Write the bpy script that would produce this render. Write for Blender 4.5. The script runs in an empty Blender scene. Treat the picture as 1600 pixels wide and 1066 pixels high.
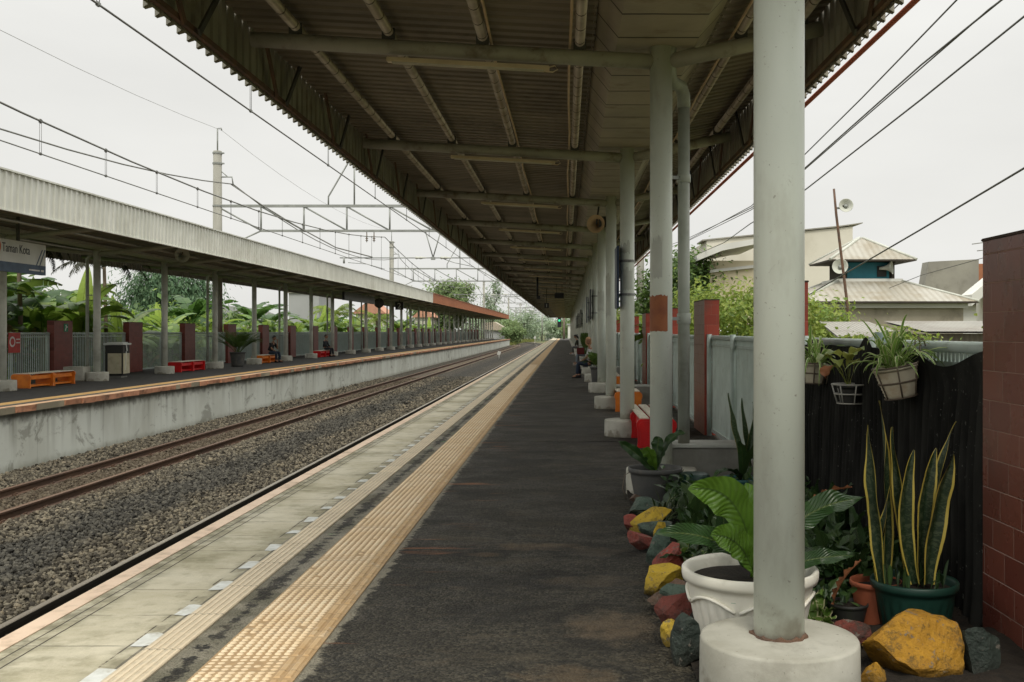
import bpy, bmesh, math, random
import numpy as np
from mathutils import Vector, Matrix, Euler, noise
R = math.radians
PI = math.pi
rnd = random.Random(7)
rng = np.random.default_rng(11)
SC = bpy.context.scene
COL = SC.collection

# ------------------------------------------------------------------ helpers
def px(x, y, Y):
    """a point seen at photo pixel x,y that stands Y metres in front of the camera"""
    return ((x - 884) * Y / 1600.0, Y, 1.5 - (y - 518) * Y / 1600.0)

class MB:
    def __init__(s):
        s.v = []; s.f = []; s.uv = []; s.mi = []; s.sm = []
    def add(s, verts, faces, uvs=None, mi=0, smooth=False):
        o = len(s.v)
        s.v += [tuple(p) for p in verts]
        s.uv += list(uvs) if uvs is not None else [(0, 0)] * len(verts)
        for f in faces:
            s.f.append(tuple(i + o for i in f)); s.mi.append(mi); s.sm.append(smooth)
        return s
    def box(s, lo, hi, mi=0):
        x0, y0, z0 = lo; x1, y1, z1 = hi
        return s.add([(x0,y0,z0),(x1,y0,z0),(x1,y1,z0),(x0,y1,z0),(x0,y0,z1),(x1,y0,z1),(x1,y1,z1),(x0,y1,z1)],
              [(0,3,2,1),(4,5,6,7),(0,1,5,4),(1,2,6,5),(2,3,7,6),(3,0,4,7)], mi=mi)
    def cbox(s, c, size, rot=None, mi=0, bev=0.0):
        sx, sy, sz = [q / 2 for q in size]
        if bev <= 0:
            vs = [Vector((a*sx, b*sy, d*sz)) for a, b, d in ((-1,-1,-1),(1,-1,-1),(1,1,-1),(-1,1,-1),(-1,-1,1),(1,-1,1),(1,1,1),(-1,1,1))]
            fs = [(0,3,2,1),(4,5,6,7),(0,1,5,4),(1,2,6,5),(2,3,7,6),(3,0,4,7)]
        else:
            bm = bmesh.new(); bmesh.ops.create_cube(bm, size=1)
            for v in bm.verts: v.co = Vector((v.co.x*2*sx, v.co.y*2*sy, v.co.z*2*sz))
            bmesh.ops.bevel(bm, geom=bm.edges[:], offset=bev, segments=2, affect='EDGES')
            bm.verts.index_update()
            vs = [v.co.copy() for v in bm.verts]; fs = [[v.index for v in f.verts] for f in bm.faces]; bm.free()
        if rot is not None:
            m = Euler(rot).to_matrix(); vs = [m @ v for v in vs]
        c = Vector(c)
        return s.add([v + c for v in vs], fs, mi=mi)
    def tube(s, pts, r, n=10, cap=True, mi=0, smooth=True, close=False):
        pts = [Vector(p) for p in pts]
        rr = r if isinstance(r, (list, tuple)) else [r] * len(pts)
        N = len(pts); vs = []; up = None
        for i, p in enumerate(pts):
            if close: t = pts[(i+1) % N] - pts[i-1]
            else: t = pts[min(i+1, N-1)] - pts[max(i-1, 0)]
            t.normalize()
            if up is None:
                up = Vector((0,0,1)) if abs(t.z) < .9 else Vector((1,0,0))
            a = t.cross(up)
            if a.length < 1e-5: a = t.orthogonal()
            a.normalize(); b = a.cross(t).normalized(); up = b
            for k in range(n):
                q = 2*PI*k/n
                vs.append(p + (a*math.cos(q) + b*math.sin(q))*rr[i])
        fs = []
        for i in range(N if close else N-1):
            j = (i+1) % N
            for k in range(n):
                l = (k+1) % n
                fs.append((i*n+k, i*n+l, j*n+l, j*n+k))
        s.add(vs, fs, mi=mi, smooth=smooth)
        if cap and not close:
            o = len(s.v) - len(vs)
            s.f.append(tuple(o+k for k in range(n))[::-1]); s.mi.append(mi); s.sm.append(False)
            s.f.append(tuple(o+(N-1)*n+k for k in range(n))); s.mi.append(mi); s.sm.append(False)
        return s
    def lathe(s, prof, n=24, c=(0,0,0), mi=0, smooth=True, capb=True, capt=False, wob=0.0, flute=None):
        vs = []; fs = []
        for i, (r, z) in enumerate(prof):
            for k in range(n):
                q = 2*PI*k/n
                w = 1 + (wob*noise.noise(Vector((math.cos(q)*2, math.sin(q)*2, z*4+c[0]*3+c[1]))) if wob else 0)
                if flute and flute[0] <= i <= flute[1]: w *= 1 + flute[3]*(abs(math.sin(q*flute[2]/2)) - .5)
                vs.append((c[0]+r*w*math.cos(q), c[1]+r*w*math.sin(q), c[2]+z))
        for i in range(len(prof)-1):
            for k in range(n):
                l = (k+1) % n
                fs.append((i*n+k, i*n+l, (i+1)*n+l, (i+1)*n+k))
        s.add(vs, fs, mi=mi, smooth=smooth)
        o = len(s.v) - len(vs)
        if capb: s.f.append(tuple(o+k for k in range(n))[::-1]); s.mi.append(mi); s.sm.append(False)
        if capt: s.f.append(tuple(o+(len(prof)-1)*n+k for k in range(n))); s.mi.append(mi); s.sm.append(False)
        return s
    def prism(s, poly, axis, a, b, mi=0, smooth=False):
        """extrude a closed 2-D polygon along axis ('x','y','z') from a to b"""
        def mk(u, w, t):
            return {'y': (u, t, w), 'x': (t, u, w), 'z': (u, w, t)}[axis]
        n = len(poly)
        vs = [mk(u, w, a) for u, w in poly] + [mk(u, w, b) for u, w in poly]
        fs = [(i, (i+1) % n, n+(i+1) % n, n+i) for i in range(n)]
        s.add(vs, fs, mi=mi, smooth=smooth)
        o = len(s.v) - 2*n
        s.f.append(tuple(o+i for i in range(n))[::-1]); s.mi.append(mi); s.sm.append(False)
        s.f.append(tuple(o+n+i for i in range(n))); s.mi.append(mi); s.sm.append(False)
        return s
    def grid(s, fn, nu, nv, mi=0, smooth=True):
        vs = []; uv = []
        for j in range(nv+1):
            for i in range(nu+1):
                vs.append(fn(i/nu, j/nv)); uv.append((i/nu, j/nv))
        fs = [(j*(nu+1)+i, j*(nu+1)+i+1, (j+1)*(nu+1)+i+1, (j+1)*(nu+1)+i) for j in range(nv) for i in range(nu)]
        return s.add(vs, fs, uv, mi, smooth)
    def build(s, name, mat, parent=None, fixn=False):
        me = bpy.data.meshes.new(name)
        me.from_pydata(s.v, [], s.f)
        for m in (mat if isinstance(mat, (list, tuple)) else [mat]): me.materials.append(m)
        me.polygons.foreach_set('material_index', s.mi)
        me.polygons.foreach_set('use_smooth', s.sm)
        if any(u != (0, 0) for u in s.uv):
            l = me.uv_layers.new(name='UVMap')
            li = np.empty(len(me.loops), dtype=np.int32); me.loops.foreach_get('vertex_index', li)
            l.data.foreach_set('uv', np.array(s.uv, dtype=np.float32)[li].ravel())
        if fixn:
            bm = bmesh.new(); bm.from_mesh(me); bmesh.ops.recalc_face_normals(bm, faces=bm.faces[:]); bm.to_mesh(me); bm.free()
        me.update()
        return link(name, me, parent)

def link(name, me, parent=None):
    o = bpy.data.objects.new(name, me); COL.objects.link(o)
    if parent is not None: o.parent = parent
    return o

def npmesh(name, V, F, mat, parent=None, smooth=False, uv=None):
    """V (n,3), F (m,k) numpy -> one mesh object"""
    me = bpy.data.meshes.new(name)
    V = np.asarray(V, dtype=np.float32); F = np.asarray(F, dtype=np.int32)
    m, k = F.shape
    me.vertices.add(len(V)); me.vertices.foreach_set('co', V.ravel())
    me.loops.add(m*k); me.loops.foreach_set('vertex_index', F.ravel())
    me.polygons.add(m); me.polygons.foreach_set('loop_start', np.arange(0, m*k, k, dtype=np.int32))
    me.polygons.foreach_set('use_smooth', np.full(m, smooth))
    me.materials.append(mat)
    if uv is not None:
        l = me.uv_layers.new(name='UVMap'); l.data.foreach_set('uv', np.asarray(uv, dtype=np.float32)[F.ravel()].ravel())
    me.update(calc_edges=True); me.validate()
    return link(name, me, parent)

def tag(o, label=None, cat=None, group=None, kind=None):
    if label: o['label'] = label
    if cat:
        o['category'] = cat
        if not kind: o['kind'] = 'thing'
    if group: o['group'] = group
    if kind: o['kind'] = kind
    return o
def thing(name, label, cat, loc=(0,0,0), rz=0, group=None):
    o = bpy.data.objects.new(name, None); COL.objects.link(o)
    o.empty_display_size = .1
    o.location = loc; o.rotation_euler = (0, 0, rz)
    return tag(o, label, cat, group, 'thing')
def struct(o, label=None):
    o['kind'] = 'structure'
    if label: o['label'] = label
    return o
def dup(root, loc=None, rz=None, scale=None, label=None, group=None):
    r = root.copy(); COL.objects.link(r)
    if loc is not None: r.location = loc
    if rz is not None: r.rotation_euler = (0, 0, rz)
    if scale is not None: r.scale = (scale,)*3 if not isinstance(scale, (tuple, list)) else scale
    if label: r['label'] = label
    if group: r['group'] = group
    def rec(src, dst):
        for ch in list(src.children):
            c = ch.copy(); COL.objects.link(c); c.parent = dst
            rec(ch, c)
    rec(root, r)
    return r

# ------------------------------------------------------------------ material toolkit
class NT:
    def __init__(s, name):
        s.m = bpy.data.materials.new(name); s.m.use_nodes = True
        s.t = s.m.node_tree; s.t.nodes.clear()
        s.out = s.t.nodes.new('ShaderNodeOutputMaterial')
        s._pos = None
    def n(s, typ, **kw):
        nd = s.t.nodes.new(typ)
        for k, v in kw.items(): setattr(nd, k, v)
        return nd
    def put(s, sock, val):
        if isinstance(val, bpy.types.NodeSocket): s.t.links.new(val, sock)
        else:
            if isinstance(val, (tuple, list)) and len(val) == 3 and sock.type == 'RGBA': val = (*val, 1)
            sock.default_value = val
    @property
    def geo(s):
        if s._pos is None: s._pos = s.n('ShaderNodeNewGeometry')
        return s._pos
    @property
    def pos(s): return s.geo.outputs['Position']
    def xyz(s, v=None):
        nd = s.n('ShaderNodeSeparateXYZ'); s.put(nd.inputs[0], v if v is not None else s.pos); return nd.outputs
    def math(s, op, a, b=0.0, c=None, clamp=False):
        nd = s.n('ShaderNodeMath', operation=op, use_clamp=clamp)
        s.put(nd.inputs[0], a); s.put(nd.inputs[1], b)
        if c is not None: s.put(nd.inputs[2], c)
        return nd.outputs[0]
    def mr(s, v, a, b, c=0.0, d=1.0, smooth=True):
        nd = s.n('ShaderNodeMapRange'); nd.interpolation_type = 'SMOOTHSTEP' if smooth else 'LINEAR'
        for i, q in enumerate((v, a, b, c, d)): s.put(nd.inputs[i], q)
        return nd.outputs[0]
    def scale(s, v, sc, loc=(0,0,0)):
        nd = s.n('ShaderNodeMapping'); s.put(nd.inputs[0], v); nd.inputs['Scale'].default_value = sc; nd.inputs['Location'].default_value = loc
        return nd.outputs[0]
    def noise(s, v=None, scale=5.0, detail=4.0, rough=.55, stretch=None, dist=0.0):
        v = v if v is not None else s.pos
        if stretch: v = s.scale(v, stretch)
        nd = s.n('ShaderNodeTexNoise'); s.put(nd.inputs['Vector'], v)
        nd.inputs['Scale'].default_value = scale; nd.inputs['Detail'].default_value = detail
        nd.inputs['Roughness'].default_value = rough; nd.inputs['Distortion'].default_value = dist
        return nd.outputs['Fac']
    def voro(s, v=None, scale=5.0, feature='F1', out='Distance', rand=1.0):
        nd = s.n('ShaderNodeTexVoronoi', feature=feature); s.put(nd.inputs['Vector'], v if v is not None else s.pos)
        nd.inputs['Scale'].default_value = scale; nd.inputs['Randomness'].default_value = rand
        return nd.outputs[out]
    def mix(s, f, a, b, blend='MIX'):
        nd = s.n('ShaderNodeMix', data_type='RGBA', blend_type=blend)
        s.put(nd.inputs[0], f); s.put(nd.inputs[6], a); s.put(nd.inputs[7], b)
        return nd.outputs[2]
    def ramp(s, v, stops):
        nd = s.n('ShaderNodeValToRGB'); s.put(nd.inputs[0], v)
        el = nd.color_ramp.elements
        while len(el) < len(stops): el.new(.5)
        for e, (p, c) in zip(el, stops): e.position = p; e.color = (*c, 1)
        return nd.outputs[0]
    def bump(s, h, strength=.3, dist=.02, normal=None):
        nd = s.n('ShaderNodeBump'); nd.inputs['Strength'].default_value = strength; nd.inputs['Distance'].default_value = dist
        s.put(nd.inputs['Height'], h)
        if normal is not None: s.put(nd.inputs['Normal'], normal)
        return nd.outputs[0]
    def bsdf(s, color, rough=.7, metallic=0.0, spec=.5, normal=None, **kw):
        b = s.n('ShaderNodeBsdfPrincipled')
        s.put(b.inputs['Base Color'], color); s.put(b.inputs['Roughness'], rough); s.put(b.inputs['Metallic'], metallic)
        s.put(b.inputs['Specular IOR Level'], spec)
        if normal is not None: s.put(b.inputs['Normal'], normal)
        for k, v in kw.items(): s.put(b.inputs[k.replace('_', ' ')], v)
        return b
    def finish(s, shader):
        s.t.links.new(shader if isinstance(shader, bpy.types.NodeSocket) else shader.outputs[0], s.out.inputs[0]); return s.m

def M(name, c1, c2=None, scale=4.0, rough=.6, bump=.15, bscale=60.0, bdist=.004, metal=0.0, spec=.4, stretch=None, stain=None, stain_amt=.5, stain_scale=1.5,
      island=0.0, grime=None, rvar=.15, detail=6.0, specks=None):
    t = NT(name)
    c2 = c2 or tuple(q*.72 for q in c1)
    n = t.noise(scale=scale, detail=detail, stretch=stretch)
    f = t.mr(n, .3, .7)
    c = t.mix(f, c1, c2)
    if stain:
        m = t.noise(scale=stain_scale, detail=8, rough=.65, stretch=stretch)
        c = t.mix(t.math('MULTIPLY', t.mr(m, .5, .72), stain_amt), c, stain)
    if specks:
        c = t.mix(t.mr(t.noise(scale=48, detail=3), .68, .73, 0, .75), c, specks)
        c = t.mix(t.math('MULTIPLY', t.mr(t.noise(scale=17, detail=8, rough=.8, dist=.8), .60, .66), .35), c, specks)
    if grime:   # darkening near a height z0..z1 (world)
        col, z0, z1, amt = grime
        z = t.xyz()[2]
        g = t.math('ADD', z, t.math('MULTIPLY', t.math('SUBTRACT', t.noise(scale=7, detail=6), .5), .5))
        c = t.mix(t.mr(g, z0, z1, amt, 0), c, col)
    if island:
        h = t.n('ShaderNodeHueSaturation'); t.put(h.inputs['Color'], c)
        t.put(h.inputs['Value'], t.mr(t.geo.outputs['Random Per Island'], 0, 1, 1-island, 1+island, smooth=False))
        c = h.outputs[0]
    nrm = t.bump(t.noise(scale=bscale, detail=5), bump, bdist) if bump else None
    r = t.math('ADD', rough, t.math('MULTIPLY', t.math('SUBTRACT', n, .5), rvar), clamp=True)
    return t.finish(t.bsdf(c, r, metal, spec, nrm))

def leafM(name, cols, trans=.3, rough=.45, uvmid=None, edge=None, stripes=None, spec=.4, var=.25, veins=150.0):
    """foliage: colour varies per leaf; optional midrib / margin colour from the blade's own coordinates"""
    t = NT(name)
    rp = t.geo.outputs['Random Per Island']
    st = [(i/(len(cols)-1), q) for i, q in enumerate(cols)]
    c = t.ramp(rp, st)
    c = t.mix(t.mr(t.noise(scale=9, detail=4), .3, .7, 0, .35), c, tuple(q*.5 for q in cols[0]))
    nrm = None
    if uvmid or edge or stripes:
        uvn = t.n('ShaderNodeUVMap'); u = t.xyz(uvn.outputs[0])
        d = t.math('ABSOLUTE', t.math('SUBTRACT', u[0], .5))
        if stripes:
            w = t.noise(t.scale(uvn.outputs[0], (3, stripes[1], 1)), scale=1, detail=3, dist=1.2)
            c = t.mix(t.mr(w, .48, .56, 0, .8), c, stripes[0])
        if uvmid: c = t.mix(t.mr(d, .015, .05, 1, 0), c, uvmid)
        if edge: c = t.mix(t.mr(t.math('ADD', d, t.math('MULTIPLY', t.noise(scale=14), .06)), edge[1]+.03, edge[1]+.06), c, edge[0])
        if veins <= 0: veins = 1e-3
        vq = t.math('ADD', t.math('SUBTRACT', u[1], t.math('MULTIPLY', d, .30)), t.math('MULTIPLY', t.noise(scale=20), .012))
        vv = t.math('SINE', t.math('MULTIPLY', vq, veins))
        c = t.mix(t.mr(vv, .2, -1, 0, .38), c, tuple(q*.55 for q in cols[0]))  # pleat troughs coloured darker to paint in their shade
        nrm = t.bump(t.math('ADD', vv, t.math('MULTIPLY', t.noise(scale=35), .8)), .45, .005)
    b = t.bsdf(c, rough, 0, spec, nrm)
    if trans:
        tr = t.n('ShaderNodeBsdfTranslucent'); t.put(tr.inputs[0], t.mix(.5, c, tuple(min(1, q*1.6) for q in cols[-1])))
        mx = t.n('ShaderNodeMixShader'); mx.inputs[0].default_value = trans
        t.t.links.new(b.outputs[0], mx.inputs[1]); t.t.links.new(tr.outputs[0], mx.inputs[2])
        return t.finish(mx)
    return t.finish(b)
# ------------------------------------------------------------------ world, sun, camera
SUN_EL, SUN_AZ = 54.0, 172.0     # degrees; azimuth clockwise from +Y
w = bpy.data.worlds.new("World"); SC.world = w; w.use_nodes = True
nt = w.node_tree; nt.nodes.clear()
def wn(t, **k):
    n = nt.nodes.new(t)
    for a, b in k.items(): setattr(n, a, b)
    return n
sky = wn('ShaderNodeTexSky', sky_type='NISHITA'); sky.sun_disc = False
sky.sun_elevation = R(SUN_EL); sky.sun_rotation = R(SUN_AZ); sky.air_density = 1.5; sky.dust_density = 6.0
tc = wn('ShaderNodeTexCoord'); sp = wn('ShaderNodeSeparateXYZ'); nt.links.new(tc.outputs['Generated'], sp.inputs[0])
mr = wn('ShaderNodeMapRange'); nt.links.new(sp.outputs[2], mr.inputs[0])
mr.interpolation_type = 'SMOOTHSTEP'; mr.inputs[1].default_value = 0.22; mr.inputs[2].default_value = .95; mr.inputs[3].default_value = 8.05; mr.inputs[4].default_value = 24.0
nz = wn('ShaderNodeTexNoise'); nz.inputs['Scale'].default_value = 2.2; nz.inputs['Detail'].default_value = 5; 
mp = wn('ShaderNodeMapping'); mp.inputs['Scale'].default_value = (1, 1, 3.5); nt.links.new(tc.outputs['Generated'], mp.inputs[0]); nt.links.new(mp.outputs[0], nz.inputs['Vector'])
mr2 = wn('ShaderNodeMapRange'); nt.links.new(nz.outputs['Fac'], mr2.inputs[0])
mr2.inputs[1].default_value = .3; mr2.inputs[2].default_value = .7; mr2.inputs[3].default_value = .925; mr2.inputs[4].default_value = 1.05
ml = wn('ShaderNodeMath', operation='MULTIPLY'); nt.links.new(mr.outputs[0], ml.inputs[0]); nt.links.new(mr2.outputs[0], ml.inputs[1])
cl = wn('ShaderNodeMix', data_type='RGBA', blend_type='MULTIPLY'); cl.inputs[0].default_value = 1
cl.inputs[6].default_value = (1.0, .995, .955, 1); nt.links.new(ml.outputs[0], cl.inputs[7])
hs = wn('ShaderNodeHueSaturation'); hs.inputs['Saturation'].default_value = .25; nt.links.new(sky.outputs[0], hs.inputs['Color'])
mx = wn('ShaderNodeMix', data_type='RGBA'); mx.inputs[0].default_value = .92
nt.links.new(hs.outputs[0], mx.inputs[6]); nt.links.new(cl.outputs[2], mx.inputs[7])
bg = wn('ShaderNodeBackground'); bg.inputs[1].default_value = .110; nt.links.new(mx.outputs[2], bg.inputs[0])
wo = wn('ShaderNodeOutputWorld'); nt.links.new(bg.outputs[0], wo.inputs[0])

sl = bpy.data.lights.new('sun', 'SUN'); sl.energy = 1.5; sl.angle = R(16); sl.color = (1.0, .93, .80)
so = bpy.data.objects.new('sun', sl); COL.objects.link(so)
d = Vector((math.sin(R(SUN_AZ))*math.cos(R(SUN_EL)), math.cos(R(SUN_AZ))*math.cos(R(SUN_EL)), math.sin(R(SUN_EL))))
so.rotation_euler = (-d).to_track_quat('-Z', 'Y').to_euler(); so.location = (0, 0, 60)

cam = bpy.data.cameras.new('camera'); co = bpy.data.objects.new('camera', cam); COL.objects.link(co)
co.location = (0, 0, 1.5); co.rotation_euler = (R(90), 0, 0)
cam.sensor_width = 36; cam.lens = 36.0; cam.shift_x = -84/1600; cam.shift_y = -15/1600
cam.clip_start = .05; cam.clip_end = 6000
SC.camera = co
SC.view_settings.view_transform = 'Standard'; SC.view_settings.look = 'None'; SC.view_settings.exposure = 0
SC.render.engine = 'CYCLES'
cy = SC.cycles; cy.use_denoising = True; cy.max_bounces = 6; cy.diffuse_bounces = 4; cy.glossy_bounces = 2; cy.transmission_bounces = 2; cy.caustics_reflective = False; cy.caustics_refractive = False

# ------------------------------------------------------------------ dimensions
BAY = 5.25
def YN(n): return 4.25 + BAY*n          # near columns
def YF(n): return 25.8 + 5.22*n         # far columns
NCOL = 34
NEAR_END = YN(NCOL-1) + 3.0
FAR_END = 201.0
XC, XF = .885, -14.2
Z0 = -1.29                              # track bed
def bend(y):                            # the line curves gently beyond the platforms
    return -0.0009*max(0, y-170)**2

# ------------------------------------------------------------------ materials
m_paint   = M('column_paint', (.66,.705,.63), (.60,.64,.565), scale=1.6, stretch=(1,1,.35), rough=.40, bump=.10, bscale=30, stain=(.40,.40,.34), stain_amt=.40, stain_scale=5, grime=((.26,.23,.17), .2, .36, .7), spec=.5, specks=(.30,.29,.24))
m_paintf  = M('far_column_paint', (.60,.62,.555), (.50,.52,.46), scale=3, rough=.5, bump=0, stain=(.25,.24,.2), stain_amt=.5)
m_base    = M('whitewashed_base', (.48,.47,.405), (.35,.34,.28), scale=3.5, rough=.75, bump=.45, bscale=35, bdist=.006, stain=(.22,.21,.17), stain_amt=.5, stain_scale=5, grime=((.16,.14,.10), -.02, .07, .8), specks=(.17,.155,.12))
m_steel   = M('canopy_steel', (.40,.39,.325), (.31,.30,.25), scale=2, rough=.5, bump=.08, stain=(.13,.09,.055), stain_amt=.7, stain_scale=4)
m_rust    = M('rusty_brace', (.16,.085,.05), (.09,.06,.045), scale=6, rough=.75, bump=.2)
m_darkst  = M('dark_brace', (.07,.07,.06), (.045,.045,.04), scale=6, rough=.6, bump=0)
m_conduit = M('conduit', (.62,.45,.27), (.5,.36,.22), scale=3, rough=.5, bump=0)
m_light   = M('tube_housing', (.66,.55,.37), (.55,.45,.30), scale=5, rough=.45, bump=0)
m_whitel  = M('tube_glass', (.66,.62,.5), rough=.25, bump=0)
m_red     = M('red_plastic', (.62,.012,.012), (.48,.01,.012), scale=5, rough=.4, bump=.03, spec=.4, stain=(.3,.02,.02), stain_amt=.35, stain_scale=6)
m_orange  = M('orange_plastic', (.74,.21,.018), (.6,.15,.014), scale=5, rough=.4, bump=.03, spec=.4, stain=(.4,.12,.03), stain_amt=.35, stain_scale=6)
m_slat    = M('bench_slat', (.62,.57,.46), (.5,.45,.35), scale=6, rough=.6, stretch=(6,1,1), bump=.1, stain=(.28,.22,.16), stain_amt=.4, stain_scale=5)
m_pipe    = M('pvc_pipe', (.45,.48,.43), (.36,.39,.34), scale=2, rough=.45, bump=.03, stain=(.2,.2,.16), stain_amt=.5, stain_scale=2, grime=((.2,.17,.12), .4, .65, .6))
m_redpipe = M('red_conduit', (.5,.14,.09), (.4,.11,.07), rough=.5, bump=0)
m_wire    = M('wire', (.22,.22,.20), rough=.6, bump=0)
m_cable   = M('thick_cable', (.17,.17,.155), rough=.7, bump=0)
m_galv    = M('galvanised', (.30,.315,.295), (.23,.24,.225), scale=4, rough=.5, bump=0, metal=.2)
m_conc    = M('pole_concrete', (.34,.335,.29), (.26,.255,.22), scale=2, rough=.8, bump=.15, stain=(.2,.18,.14), stain_amt=.5, stretch=(1,1,.25))
m_ceram   = M('insulator', (.2,.16,.12), rough=.3, bump=0)
m_fence   = M('fence_paint', (.45,.525,.485), (.38,.45,.41), scale=4, rough=.5, bump=.05, stain=(.2,.2,.16), stain_amt=.4, stain_scale=5)
m_net     = None
m_black   = M('black_plastic', (.022,.022,.02), (.03,.03,.027), rough=.55, bump=.05)
m_greyp   = M('grey_pot', (.06,.062,.06), (.085,.085,.08), scale=8, rough=.6, bump=.1, stain=(.16,.14,.11), stain_amt=.5, stain_scale=6)
m_whitep  = M('white_pot', (.80,.78,.69), (.72,.70,.60), scale=4, rough=.45, bump=.05, stain=(.33,.3,.22), stain_amt=.45, stain_scale=6, spec=.45)
m_greenp  = M('green_pot', (.008,.036,.026), (.011,.046,.033), scale=5, rough=.45, bump=.05, stain=(.05,.07,.05), stain_amt=.4, stain_scale=7)
m_tealp   = M('teal_pot', (.03,.11,.12), (.04,.14,.15), rough=.5, bump=.05)
m_terra   = M('terracotta_pot', (.36,.10,.045), (.28,.08,.04), rough=.65, bump=.1)
m_creamp  = M('cream_pot', (.52,.48,.37), (.44,.4,.3), scale=6, rough=.55, bump=.05, stain=(.3,.2,.12), stain_amt=.5, stain_scale=8)
m_soil    = M('soil', (.013,.010,.007), (.028,.021,.014), scale=20, rough=.95, bump=.9, bscale=50, bdist=.02)
m_wireb   = M('pot_holder_wire', (.42,.41,.37), rough=.5, bump=0)
m_dkwire  = M('rusty_wire', (.14,.11,.08), rough=.7, bump=0)
m_signblk = M('sign_black', (.012,.013,.016), rough=.4, bump=0)
m_signblue= M('sign_navy', (.018,.035,.075), rough=.45, bump=0)
m_signwh  = M('sign_white', (.66,.68,.64), (.58,.6,.56), scale=2, rough=.5, bump=0)
m_signsl  = M('sign_slate', (.075,.12,.19), rough=.5, bump=0)
m_text    = M('sign_lettering', (.05,.06,.065), rough=.6, bump=0)
m_textw   = M('white_lettering', (.8,.8,.78), rough=.6, bump=0)
m_signred = M('sign_red', (.55,.06,.05), rough=.5, bump=0)
m_signgrn = M('sign_green', (.01,.25,.11), rough=.5, bump=0)
m_logo    = M('logo_orange', (.75,.22,.06), rough=.5, bump=0)
m_horn    = M('horn_paint', (.50,.51,.45), (.42,.43,.37), rough=.5, bump=0)

# tiled brick pillars
def tileM(name, c1, c2, mortar, tw, th, axis, off=0.0, gloss=.25, dirt=(.10,.05,.035)):
    t = NT(name); p = t.xyz()
    u = p[axis]; z = t.math('SUBTRACT', p[2], .0)
    row = t.math('FLOOR', t.math('DIVIDE', z, th))
    odd = t.math('MODULO', t.math('ABSOLUTE', row), 2.0)
    uu = t.math('ADD', t.math('DIVIDE', t.math('ADD', u, off), tw), t.math('MULTIPLY', odd, .5))
    uu = t.math('ADD', uu, t.math('MULTIPLY', t.math('SINE', t.math('MULTIPLY', row, 7.13)), .17))
    fu = t.math('FRACT', t.math('ADD', uu, 1000)); fz = t.math('FRACT', t.math('ADD', t.math('DIVIDE', z, th), 1000))
    du = t.math('MULTIPLY', t.math('MINIMUM', fu, t.math('SUBTRACT', 1.0, fu)), tw)
    dz = t.math('MULTIPLY', t.math('MINIMUM', fz, t.math('SUBTRACT', 1.0, fz)), th)
    dd = t.math('MINIMUM', du, dz)
    mort = t.mr(dd, .0010, .0024, .8, 0)
    cell = t.n('ShaderNodeCombineXYZ'); t.put(cell.inputs[0], t.math('FLOOR', uu)); t.put(cell.inputs[1], row)
    wn_ = t.n('ShaderNodeTexWhiteNoise', noise_dimensions='3D'); t.put(wn_.inputs['Vector'], cell.outputs[0])
    c = t.mix(wn_.outputs['Value'], c1, c2)
    c = t.mix(t.mr(t.noise(scale=6, detail=6, stretch=(1,1,.5)), .5, .75, 0, .5), c, dirt)
    c = t.mix(mort, c, mortar)
    bevel = t.mr(dd, 0.0, .004, 0, 1)
    h = t.math('ADD', bevel, t.math('MULTIPLY', t.noise(scale=18, detail=3), .25))
    nb = t.bump(h, .55, .004)
    r = t.math('ADD', gloss, t.math('ADD', t.math('MULTIPLY', mort, .5), t.math('MULTIPLY', t.noise(scale=5), .15)), clamp=True)
    return t.finish(t.bsdf(c, r, 0, .5, nb))
m_tileL = tileM('maroon_tile_side', (.155,.055,.032), (.20,.075,.042), (.24,.15,.11), .235, .145, 1, gloss=.3)
m_tileF = tileM('red_tile_front', (.27,.034,.016), (.32,.045,.022), (.3,.13,.09), .215, .145, 0, off=.07, gloss=.3)
m_tileO = tileM('brown_tile_side', (.145,.040,.028), (.195,.062,.042), (.40,.29,.23), .235, .145, 1, gloss=.2)
m_tileFar = tileM('maroon_tile_far', (.17,.035,.026), (.21,.048,.034), (.1,.03,.025), .24, .10, 1, gloss=.35)
m_cap   = M('pillar_cap', (.075,.05,.04), (.05,.035,.03), scale=8, rough=.8, bump=.3)

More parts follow.
